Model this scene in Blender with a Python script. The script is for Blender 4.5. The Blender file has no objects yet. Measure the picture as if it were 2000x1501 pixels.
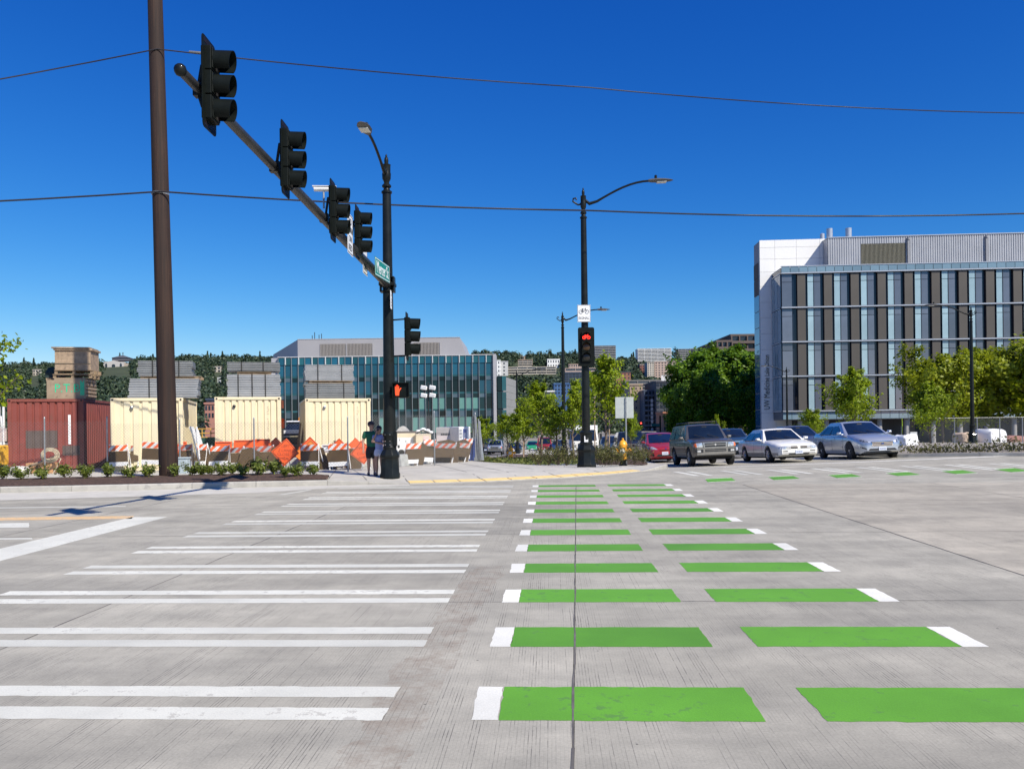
import bpy, bmesh, math, random
import numpy as np
from mathutils import Vector, Matrix
from mathutils.bvhtree import BVHTree

S = bpy.context.scene
COL = S.collection
R_ = math.radians
# ------------------------------------------------------------------ camera
CAM_H = 1.65
F_PX = 1611.0
HOR = 825.0
ROLL = R_(0.70)
CR, SR = math.cos(ROLL), math.sin(ROLL)
cd = bpy.data.cameras.new('camera')
cam = bpy.data.objects.new('camera', cd)
COL.objects.link(cam)
cd.sensor_width = 36
cd.lens = F_PX / 2000 * 36
cd.shift_y = (HOR - 750.5) / 2000
cd.clip_start = 0.1
cd.clip_end = 12000
cam.matrix_world = Matrix(((CR, SR, 0, 0), (0, 0, -1, 0), (-SR, CR, 0, CAM_H), (0, 0, 0, 1)))
S.camera = cam
# ------------------------------------------------------------------ sky, sun, exposure
SUN_EL = R_(44)
SUN_AZ = math.atan2(0.68, -0.73)          # direction of the sun, clockwise from +Y
w = bpy.data.worlds.new("World")
S.world = w
w.use_nodes = True
nt = w.node_tree
bg = nt.nodes['Background']
sky = nt.nodes.new('ShaderNodeTexSky')
sky.sky_type = 'NISHITA'
sky.sun_disc = False
sky.sun_elevation = SUN_EL
sky.sun_rotation = SUN_AZ
sky.altitude = 0
sky.air_density = 1.0
sky.dust_density = 0.15
sky.ozone_density = 2.6
hs = nt.nodes.new('ShaderNodeHueSaturation')
hs.inputs['Saturation'].default_value = 1.22
hs.inputs['Hue'].default_value = 0.506
nt.links.new(sky.outputs[0], hs.inputs['Color'])
# the deep blue of a phone camera: one fixed tone curve per channel for the whole sky
EXPO = 0.30
SKY = 0.105
def sky_math(op, a, v):
    n = nt.nodes.new('ShaderNodeMath'); n.operation = op
    nt.links.new(a, n.inputs[0]); n.inputs[1].default_value = v
    return n.outputs[0]
sep = nt.nodes.new('ShaderNodeSeparateColor'); com = nt.nodes.new('ShaderNodeCombineColor')
nt.links.new(hs.outputs[0], sep.inputs[0])
for i, (k, p) in enumerate(((1.15, 1.8), (.96, 1.2), (1.08, .79))):
    nt.links.new(sky_math('MULTIPLY', sky_math('POWER', sky_math('MULTIPLY', sep.outputs[i], SKY), p), k / SKY / 2 ** EXPO), com.inputs[i])
nt.links.new(com.outputs[0], bg.inputs[0])
bg.inputs[1].default_value = SKY
sd = bpy.data.lights.new('sun', 'SUN')
sd.energy = 5.0
sd.angle = R_(0.53)
sd.color = (1.0, 0.925, 0.80)
so = bpy.data.objects.new('sun', sd)
COL.objects.link(so)
sdir = Vector((math.sin(SUN_AZ) * math.cos(SUN_EL), math.cos(SUN_AZ) * math.cos(SUN_EL), math.sin(SUN_EL)))
so.rotation_euler = sdir.to_track_quat('Z', 'Y').to_euler()
so.location = (30, -30, 40)
S.view_settings.view_transform = 'Standard'
S.view_settings.look = 'None'
S.view_settings.gamma = 1
S.view_settings.use_curve_mapping = False
S.view_settings.exposure = EXPO
S.cycles.max_bounces = 6
S.cycles.use_denoising = True
try:
    S.cycles.denoiser = 'OPENIMAGEDENOISE'
except Exception:
    pass

# ------------------------------------------------------------------ geometry of the place
def sstep(a, b, x):
    t = min(1, max(0, (x - a) / (b - a)))
    return t * t * (3 - 2 * t)

def terr(x, y):
    """height of the road / ground: flat near the crossing, falling away beyond it"""
    y0 = 24 + 12 * (1 - sstep(-4, 3, x))
    wgt = sstep(y0, y0 + 11, y)
    xc = min(25, max(3, x))
    yc = min(110, y)
    return wgt * (-.22 + .033 * (xc - 8.3) - .027 * (yc - 34))

def pdir(px, py):
    a = (px - 1000) / F_PX
    b = -(py - HOR) / F_PX
    return Vector((a * CR + b * SR, 1.0, -a * SR + b * CR))

def P(px, py, Y):
    """world point seen at a photo pixel at distance Y in front of the viewer"""
    return Vector((0, 0, CAM_H)) + pdir(px, py) * Y

def G(px, py, h=0.0):
    """ground point seen at a photo pixel"""
    d = pdir(px, py)
    z = h
    for _ in range(30):
        Y = (z - CAM_H) / d.z
        Y = max(0.1, min(Y, 400))
        z = terr(d.x * Y, Y) + h
    return Vector((d.x * Y, Y, z))

def GX(px, Y, h=0.0):
    """ground point at depth Y under a photo column"""
    x = (px - 1000) / F_PX * Y * CR
    z = terr(x, Y) + h
    for _ in range(3):
        b = (z - CAM_H) / Y
        # solve column for given z
        a = (px - 1000) / F_PX
        bb = (b + a * SR) / CR
        x = (a * CR + bb * SR) * Y
        z = terr(x, Y) + h
    return Vector((x, Y, z))

CD = R_(2.6)                                   # the crossing runs a little clockwise of +Y
dv = Vector((math.sin(CD), math.cos(CD), 0))
sv = Vector((math.cos(CD), -math.sin(CD), 0))
def ST(s, t, z=0.0):
    v = sv * s + dv * t
    return Vector((v.x, v.y, terr(v.x, v.y) + z))

# ------------------------------------------------------------------ materials
M = {}
def nodes(name):
    m = bpy.data.materials.new(name)
    m.use_nodes = True
    return m, m.node_tree, m.node_tree.nodes['Principled BSDF']

def nn(t, typ, **kw):
    n = t.nodes.new(typ)
    for k, v in kw.items():
        setattr(n, k, v)
    return n

def noise(t, scale, detail=4, rough=.6, vec=None):
    n = nn(t, 'ShaderNodeTexNoise')
    n.inputs['Scale'].default_value = scale
    n.inputs['Detail'].default_value = detail
    n.inputs['Roughness'].default_value = rough
    if vec is not None:
        t.links.new(vec, n.inputs['Vector'])
    return n

def ramp(t, fac, stops):
    r = nn(t, 'ShaderNodeValToRGB')
    els = r.color_ramp.elements
    els[0].position, els[0].color = stops[0][0], tuple(stops[0][1]) + (1,)
    els[1].position, els[1].color = stops[-1][0], tuple(stops[-1][1]) + (1,)
    for p, c in stops[1:-1]:
        e = els.new(p)
        e.color = tuple(c) + (1,)
    t.links.new(fac, r.inputs[0])
    return r

def mixc(t, fac, a, b, mode='MIX'):
    n = nn(t, 'ShaderNodeMix', data_type='RGBA', blend_type=mode)
    for sock, v in ((n.inputs[0], fac), (n.inputs[6], a), (n.inputs[7], b)):
        if hasattr(v, 'is_linked'):
            t.links.new(v, sock)
        elif isinstance(v, (int, float)):
            sock.default_value = v
        else:
            sock.default_value = tuple(v) + (1,)
    return n.outputs[2]

def mth(t, op, a, b=None, c=None):
    n = nn(t, 'ShaderNodeMath', operation=op)
    for i, v in enumerate((a, b, c)):
        if v is None:
            continue
        if hasattr(v, 'is_linked'):
            t.links.new(v, n.inputs[i])
        else:
            n.inputs[i].default_value = v
    return n.outputs[0]

def pbr(name, col, rough=.6, metal=0, var=.12, scale=6, bump=0, bscale=60, coat=0, rnd=0, dirt=None, ior=None, world=False):
    if name in M:
        return M[name]
    m, t, b = nodes(name)
    tc = nn(t, 'ShaderNodeTexCoord')
    vec = tc.outputs['Object']
    if world:
        vec = nn(t, 'ShaderNodeNewGeometry').outputs['Position']
    lo = [max(0, c * (1 - var)) for c in col]
    hi = [min(1, c * (1 + var)) for c in col]
    n = noise(t, scale, vec=vec)
    c = ramp(t, n.outputs[0], [(.3, lo), (.7, hi)]).outputs[0]
    if rnd:
        oi = nn(t, 'ShaderNodeObjectInfo')
        k = mth(t, 'MULTIPLY_ADD', oi.outputs['Random'], 2 * rnd, 1 - rnd)
        mx = nn(t, 'ShaderNodeVectorMath', operation='SCALE')
        t.links.new(c, mx.inputs[0]); t.links.new(k, mx.inputs['Scale'])
        c = mx.outputs[0]
    if dirt:
        n2 = noise(t, dirt[1], 6, .7, vec)
        f = ramp(t, n2.outputs[0], [(dirt[2], (0, 0, 0)), (dirt[2] + .12, (1, 1, 1))]).outputs[0]
        c = mixc(t, f, c, dirt[0])
    t.links.new(c, b.inputs['Base Color'])
    b.inputs['Roughness'].default_value = rough
    b.inputs['Metallic'].default_value = metal
    b.inputs['Coat Weight'].default_value = coat
    b.inputs['Coat Roughness'].default_value = .04
    if ior:
        b.inputs['IOR'].default_value = ior
    if bump:
        bn = nn(t, 'ShaderNodeBump')
        bn.inputs['Strength'].default_value = bump
        bn.inputs['Distance'].default_value = .02
        n3 = noise(t, bscale, 5, .6, vec)
        t.links.new(n3.outputs[0], bn.inputs['Height'])
        t.links.new(bn.outputs[0], b.inputs['Normal'])
    M[name] = m
    return m

def emis(name, col, strength, base=(.02, .02, .02)):
    if name in M:
        return M[name]
    m, t, b = nodes(name)
    b.inputs['Base Color'].default_value = tuple(base) + (1,)
    b.inputs['Emission Color'].default_value = tuple(col) + (1,)
    b.inputs['Emission Strength'].default_value = strength
    M[name] = m
    return m

def leafmat(name, a, b_, rnd=.15, trans=.3):
    if name in M:
        return M[name]
    m, t, b = nodes(name)
    geo = nn(t, 'ShaderNodeNewGeometry')
    n = noise(t, 1.6, 3, .6, geo.outputs['Position'])
    rr = mth(t, 'ADD', mth(t, 'MULTIPLY', geo.outputs['Random Per Island'], .6), mth(t, 'MULTIPLY', n.outputs[0], .5))
    c = ramp(t, rr, [(.15, a), (.95, b_)]).outputs[0]
    t.links.new(c, b.inputs['Base Color'])
    b.inputs['Roughness'].default_value = .5
    b.inputs['Specular IOR Level'].default_value = .35
    tr = nn(t, 'ShaderNodeBsdfTranslucent')
    t.links.new(c, tr.inputs['Color'])
    mx = nn(t, 'ShaderNodeMixShader')
    mx.inputs[0].default_value = trans
    out = t.nodes['Material Output']
    t.links.new(b.outputs[0], mx.inputs[1])
    t.links.new(tr.outputs[0], mx.inputs[2])
    t.links.new(mx.outputs[0], out.inputs[0])
    M[name] = m
    return m

def stripes(name, a, b_, period, duty=.5, slope=1.0, axis=(0, 2), rough=.45):
    """diagonal printed stripes in the object's own coordinates"""
    if name in M:
        return M[name]
    m, t, b = nodes(name)
    tc = nn(t, 'ShaderNodeTexCoord')
    sp = nn(t, 'ShaderNodeSeparateXYZ')
    t.links.new(tc.outputs['Object'], sp.inputs[0])
    v = mth(t, 'MULTIPLY_ADD', sp.outputs[axis[1]], slope, sp.outputs[axis[0]])
    fr = mth(t, 'FRACT', mth(t, 'DIVIDE', mth(t, 'ADD', v, 50.0), period))
    f = mth(t, 'GREATER_THAN', fr, duty)
    n = noise(t, 14, 5, .7, tc.outputs['Object'])
    c = mixc(t, f, a, b_)
    d = ramp(t, n.outputs[0], [(.35, (.72, .70, .68)), (.6, (1, 1, 1))]).outputs[0]
    c = mixc(t, 1.0, c, d, 'MULTIPLY')
    t.links.new(c, b.inputs['Base Color'])
    b.inputs['Roughness'].default_value = rough
    M[name] = m
    return m

# ------------------------------------------------------------------ object helpers
def tag(o, label=None, cat=None, group=None, kind=None):
    if label: o['label'] = label
    if cat: o['category'] = cat
    if group: o['group'] = group
    if kind: o['kind'] = kind
    return o

def thing(name, loc, label, cat, group=None, rz=0, kind=None):
    o = bpy.data.objects.new(name, None)
    o.empty_display_size = .2
    COL.objects.link(o)
    o.location = loc
    o.rotation_euler = (0, 0, rz)
    return tag(o, label, cat, group, kind)

def link_mesh(name, me, mat=None, parent=None, loc=(0, 0, 0), rz=0):
    o = bpy.data.objects.new(name, me)
    COL.objects.link(o)
    o.parent = parent
    o.location = loc
    o.rotation_euler = (0, 0, rz)
    if mat is not None and not me.materials:
        me.materials.append(mat)
    return o

def copy_tree(o, parent=None):
    c = o.copy()
    COL.objects.link(c)
    if parent is not None:
        c.parent = parent
        c.matrix_parent_inverse = o.matrix_parent_inverse.copy()
    for ch in list(o.children):
        copy_tree(ch, c)
    return c

class MB:
    def __init__(s):
        s.v = []; s.f = []; s.m = []
        s.mats = []
        s.cur = 0
    def mat(s, m):
        if m not in s.mats: s.mats.append(m)
        s.cur = s.mats.index(m)
        return s
    def _add(s, vs, fs):
        n = len(s.v)
        s.v += [tuple(v) for v in vs]
        s.f += [tuple(i + n for i in f) for f in fs]
        s.m += [s.cur] * len(fs)
        return s
    def box(s, c, d, rz=0, mx=None):
        hx, hy, hz = d[0] / 2, d[1] / 2, d[2] / 2
        vs = [Vector((x, y, z)) for z in (-hz, hz) for y in (-hy, hy) for x in (-hx, hx)]
        if rz:
            q = Matrix.Rotation(rz, 3, 'Z'); vs = [q @ v for v in vs]
        if mx is not None:
            vs = [mx @ v for v in vs]
        c = Vector(c)
        return s._add([v + c for v in vs], [(0, 2, 3, 1), (4, 5, 7, 6), (0, 1, 5, 4), (2, 6, 7, 3), (0, 4, 6, 2), (1, 3, 7, 5)])
    def b2(s, lo, hi):
        return s.box([(a + b) / 2 for a, b in zip(lo, hi)], [b - a for a, b in zip(lo, hi)])
    def tube(s, pts, rad, n=8, cap=True):
        pts = [Vector(p) for p in pts]
        if not hasattr(rad, '__len__'): rad = [rad] * len(pts)
        base = len(s.v); vs = []; fs = []
        prev = None
        for i, p in enumerate(pts):
            a = pts[min(i + 1, len(pts) - 1)] - pts[max(i - 1, 0)]
            a.normalize()
            if prev is None:
                up = Vector((0, 0, 1)) if abs(a.z) < .9 else Vector((1, 0, 0))
                u = a.cross(up).normalized()
            else:
                u = (prev - a * prev.dot(a)).normalized()
            prev = u
            v2 = a.cross(u)
            for k in range(n):
                th = 2 * math.pi * k / n
                vs.append(p + (u * math.cos(th) + v2 * math.sin(th)) * rad[i])
        for i in range(len(pts) - 1):
            for k in range(n):
                k2 = (k + 1) % n
                fs.append((i * n + k, i * n + k2, (i + 1) * n + k2, (i + 1) * n + k))
        if cap:
            fs.append(tuple(range(n - 1, -1, -1)))
            fs.append(tuple((len(pts) - 1) * n + k for k in range(n)))
        return s._add(vs, fs)
    def lathe(s, prof, n=16, c=(0, 0, 0), axis='z', rot=0):
        vs = []; fs = []
        c = Vector(c)
        for r, z in prof:
            for k in range(n):
                th = 2 * math.pi * k / n + rot
                a, b = r * math.cos(th), r * math.sin(th)
                v = Vector((a, b, z)) if axis == 'z' else (Vector((z, a, b)) if axis == 'x' else Vector((a, z, b)))
                vs.append(c + v)
        for i in range(len(prof) - 1):
            for k in range(n):
                k2 = (k + 1) % n
                fs.append((i * n + k, i * n + k2, (i + 1) * n + k2, (i + 1) * n + k))
        if prof[0][0] > 1e-5: fs.append(tuple(range(n - 1, -1, -1)))
        if prof[-1][0] > 1e-5: fs.append(tuple((len(prof) - 1) * n + k for k in range(n)))
        return s._add(vs, fs)
    def prism(s, poly, a0, a1, axis='y'):
        """polygon in the plane across the axis, extruded along it"""
        def mk(p, a):
            return {'y': (p[0], a, p[1]), 'x': (a, p[0], p[1]), 'z': (p[0], p[1], a)}[axis]
        n = len(poly)
        vs = [mk(p, a0) for p in poly] + [mk(p, a1) for p in poly]
        fs = [tuple(range(n)), tuple(range(2 * n - 1, n - 1, -1))]
        fs += [(i, i + n, (i + 1) % n + n, (i + 1) % n) for i in range(n)]
        return s._add(vs, fs)
    def quad(s, a, b, c, d):
        return s._add([a, b, c, d], [(0, 1, 2, 3)])
    def slab4(s, a, b, c, d, h):
        """four ground corners raised by h into a thin slab"""
        z = Vector((0, 0, h))
        vs = [Vector(p) for p in (a, b, c, d)]
        vs = vs + [v + z for v in vs]
        return s._add(vs, [(0, 3, 2, 1), (4, 5, 6, 7), (0, 1, 5, 4), (1, 2, 6, 5), (2, 3, 7, 6), (3, 0, 4, 7)])
    def rings(s, rs, cap=True):
        n = len(rs[0]); vs = [p for r in rs for p in r]; fs = []
        for i in range(len(rs) - 1):
            for k in range(n):
                k2 = (k + 1) % n
                fs.append((i * n + k, i * n + k2, (i + 1) * n + k2, (i + 1) * n + k))
        if cap:
            fs.append(tuple(range(n - 1, -1, -1)))
            fs.append(tuple((len(rs) - 1) * n + k for k in range(n)))
        return s._add(vs, fs)
    def grid(s, rows):
        n = len(rows[0]); vs = [p for r in rows for p in r]; fs = []
        for i in range(len(rows) - 1):
            for k in range(n - 1):
                fs.append((i * n + k, i * n + k + 1, (i + 1) * n + k + 1, (i + 1) * n + k))
        return s._add(vs, fs)
    def mesh(s, name, mat=None, smooth=None, fix=True):
        me = bpy.data.meshes.new(name)
        me.from_pydata(s.v, [], s.f)
        if s.mats:
            for m in s.mats: me.materials.append(m)
            me.polygons.foreach_set('material_index', s.m)
        elif mat is not None:
            me.materials.append(mat)
        if fix:
            bm = bmesh.new(); bm.from_mesh(me)
            bmesh.ops.recalc_face_normals(bm, faces=bm.faces)
            bm.to_mesh(me); bm.free()
        if smooth is not None:
            me.polygons.foreach_set('use_smooth', [True] * len(me.polygons))
            me.set_sharp_from_angle(angle=R_(smooth))
        me.update()
        return me
    def build(s, name, mat=None, parent=None, loc=(0, 0, 0), rz=0, smooth=None, bevel=0, fix=True):
        o = link_mesh(name, s.mesh(name, mat, smooth, fix), None, parent, loc, rz)
        if bevel:
            b = o.modifiers.new('bevel', 'BEVEL')
            b.width = bevel; b.segments = 2; b.limit_method = 'ANGLE'
        return o

def text(name, body, size, mat, parent, mx, align='CENTER', sx=1.0, ext=.002, spacing=1.0):
    c = bpy.data.curves.new(name, 'FONT')
    c.body = body; c.size = size; c.align_x = align; c.align_y = 'CENTER'
    c.extrude = ext; c.space_line = spacing
    c.resolution_u = 3
    c.materials.append(mat)
    tmp = bpy.data.objects.new(name, c)
    me = bpy.data.meshes.new_from_object(tmp)
    bpy.data.objects.remove(tmp); me.name = name
    o = bpy.data.objects.new(name, me)
    COL.objects.link(o)
    o.parent = parent
    o.matrix_local = mx @ Matrix.Diagonal((sx, 1, 1, 1))
    return o

def face_mx(loc, right, up):
    r = Vector(right).normalized(); u = Vector(up).normalized(); n = r.cross(u)
    m = Matrix((r, u, n)).transposed().to_4x4()
    m.translation = Vector(loc)
    return m

def interp(tab, x):
    if x <= tab[0][0]: return tab[0][1]
    for (a, b), (c, d) in zip(tab, tab[1:]):
        if x <= c: return b + (d - b) * (x - a) / (c - a)
    return tab[-1][1]

# leaf clouds -------------------------------------------------------
def leaf_mesh(name, pts, size, seed, mat, aspect=.6, droop=.3, out=None):
    rng = np.random.default_rng(seed)
    pts = np.asarray(pts, dtype=np.float64)
    n = len(pts)
    a = rng.normal(size=(n, 3)); a[:, 2] *= .6
    a /= np.linalg.norm(a, axis=1)[:, None]
    # leaves face outwards and up, as they do on a real crown
    if out is None:
        out = pts - pts.mean(0); out = out / (np.linalg.norm(out, axis=1)[:, None] + 1e-9)
    nrm = rng.normal(size=(n, 3)) * .5 + out * .9; nrm[:, 2] += droop
    nrm /= np.linalg.norm(nrm, axis=1)[:, None] + 1e-9
    a -= nrm * (a * nrm).sum(1)[:, None]; a /= np.linalg.norm(a, axis=1)[:, None] + 1e-9
    b = np.cross(a, nrm)
    s = size * rng.uniform(.6, 1.3, n)[:, None]
    a = a * s * .5; b = b * s * .5 * aspect
    q = np.stack([pts - a, pts + b, pts + a, pts - b], axis=1).reshape(-1, 3)
    me = bpy.data.meshes.new(name)
    me.vertices.add(4 * n); me.loops.add(4 * n); me.polygons.add(n)
    me.vertices.foreach_set('co', q.ravel())
    me.loops.foreach_set('vertex_index', np.arange(4 * n, dtype=np.int32))
    me.polygons.foreach_set('loop_start', np.arange(0, 4 * n, 4, dtype=np.int32))
    me.materials.append(mat)
    me.update(calc_edges=True)
    return me

def tree_parts(h, rad, base, nl, size, seed, style='young', nb=16):
    """trunk builder and leaf points of one tree standing at the origin"""
    rng = random.Random(seed); npr = np.random.default_rng(seed)
    tb = MB()
    top = Vector((rng.uniform(-.06, .06) * h, rng.uniform(-.06, .06) * h, h * .93))
    ctrl = [Vector((0, 0, -.1)), Vector((rng.uniform(-.02, .02) * h, rng.uniform(-.02, .02) * h, h * .33)),
            Vector((top.x * .5, top.y * .5, h * .62)), top]
    r0 = .013 * h + .02
    tb.tube(ctrl, [r0, r0 * .75, r0 * .45, r0 * .12], 8)
    pts = []
    def along(p, q, n, sp, k0=.25):
        k = npr.uniform(k0, 1, n)[:, None]
        pts.append(np.array(p) + (np.array(q) - np.array(p)) * k + npr.normal(size=(n, 3)) * sp * (.5 + .6 * (1 - k)))
    for i in range(nb):
        f = (i + rng.random()) / nb
        z = base * h + (h * .88 - base * h) * f
        t = min(1, z / (h * .93))
        o = ctrl[0].lerp(ctrl[1], min(1, t / .35)) if t < .35 else ctrl[1].lerp(top, (t - .35) / .65)
        ang = i * 2.399 + rng.uniform(-.5, .5)
        if style == 'young':
            ln = rad * (1.15 - .85 * f) * rng.uniform(.7, 1.25); rise = rng.uniform(.7, 1.6)
        elif style == 'broad':
            ln = rad * (math.sin(math.pi * (.18 + .74 * f)) ** .7) * rng.uniform(.75, 1.15); rise = rng.uniform(.1, .9)
        else:
            ln = rad * (1.05 - f) * rng.uniform(.8, 1.1); rise = rng.uniform(-.25, .1)
        e = o + Vector((math.cos(ang) * ln, math.sin(ang) * ln, ln * rise))
        mid = o.lerp(e, .5) + Vector((0, 0, -.08 * ln))
        tb.tube([o, mid, e], [r0 * .32, r0 * .2, r0 * .06], 5, False)
        n = int(nl / nb * (.6 + .8 * rng.random()) * .5)
        along(o, e, n, ln * .16 + .05)
        for j in range(3):
            q = o.lerp(e, rng.uniform(.35, .85))
            e2 = q + Vector((rng.uniform(-1, 1), rng.uniform(-1, 1), rng.uniform(.1, 1))) * ln * .5
            tb.tube([q, e2], [r0 * .12, r0 * .04], 4, False)
            along(q, e2, max(3, n // 3), ln * .11 + .03)
    along(ctrl[2], top + Vector((0, 0, h * .06)), int(nl * .07), rad * .13, 0)
    return tb, np.concatenate(pts)

def plant_tree(name, loc, proto, label, cat, group=None, rz=0, sc=1.0):
    t = thing(name, loc, label, cat, group, rz)
    t.scale = (sc, sc, sc) if not hasattr(sc, '__len__') else sc
    link_mesh('trunk', proto[0], None, t)
    link_mesh('crown', proto[1], None, t)
    return t

def proto_tree(h, rad, base, nl, size, seed, lm, bark, style='young', nb=16):
    tb, pts = tree_parts(h, rad, base, nl, size, seed, style, nb)
    return tb.mesh('trunk', bark, 60), leaf_mesh('crown', pts, size, seed + 5, lm)
# ================================================================== palette
bark = pbr('bark', (.16, .12, .09), .9, var=.3, scale=9, bump=.5, bscale=30)
black_iron = pbr('black_iron', (.010, .0125, .0125), .42, var=.3, scale=5, coat=.15, bump=.05, bscale=25)
arm_iron = pbr('arm_iron', (.045, .045, .046), .4, metal=.3, var=.25, scale=4)
signal_black = pbr('signal_black', (.006, .0085, .0075), .5, var=.25, scale=6)
for m_ in (signal_black, black_iron): m_.node_tree.nodes['Principled BSDF'].inputs['Specular IOR Level'].default_value = .13
lens_dark = pbr('lens_dark', (.02, .012, .01), .2)
galv = pbr('galvanised', (.33, .345, .355), .42, metal=.6, var=.18, scale=12)
white_paint = pbr('white_paint', (.78, .78, .77), .5, var=.06, scale=9, dirt=((.5, .48, .44), 5, .68))
sign_white = pbr('sign_white', (.8, .81, .82), .4, var=.03)
sign_black = pbr('sign_black', (.015, .015, .017), .5)
sign_green = pbr('sign_green', (.0, .22, .14), .4, var=.05)
rubber = pbr('rubber', (.012, .012, .013), .8, var=.3)
alu_rim = pbr('alu_rim', (.55, .56, .58), .3, metal=.8, var=.1)
chrome = pbr('chrome', (.75, .76, .78), .12, metal=1, var=.03)
car_glass = pbr('car_glass', (.008, .014, .024), .06, coat=.6, var=.3, scale=2)
dark_plastic = pbr('dark_plastic', (.015, .016, .018), .5)
plywood = pbr('plywood_brown', (.088, .054, .022), .75, var=.25, scale=7, dirt=((.06, .04, .022), 4, .55))  # brown kept dark: the shade on the stored boards is in this colour
timber = pbr('timber', (.34, .25, .17), .8, var=.25, scale=8, dirt=((.2, .15, .11), 5, .55))
orange = pbr('sign_orange', (.95, .13, .02), .5, var=.08, scale=5)
orange_stripe = stripes('orange_stripe', (.9, .15, .03), (.78, .78, .77), .26, .5, -1.0)
orange_stripe_back = stripes('orange_stripe_greyed', (.45, .09, .04), (.36, .37, .38), .26, .5, -1.0, rough=.3)  # same stripes in darker, greyer tones
wire_m = pbr('cable_black', (.02, .02, .025), .5)

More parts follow.
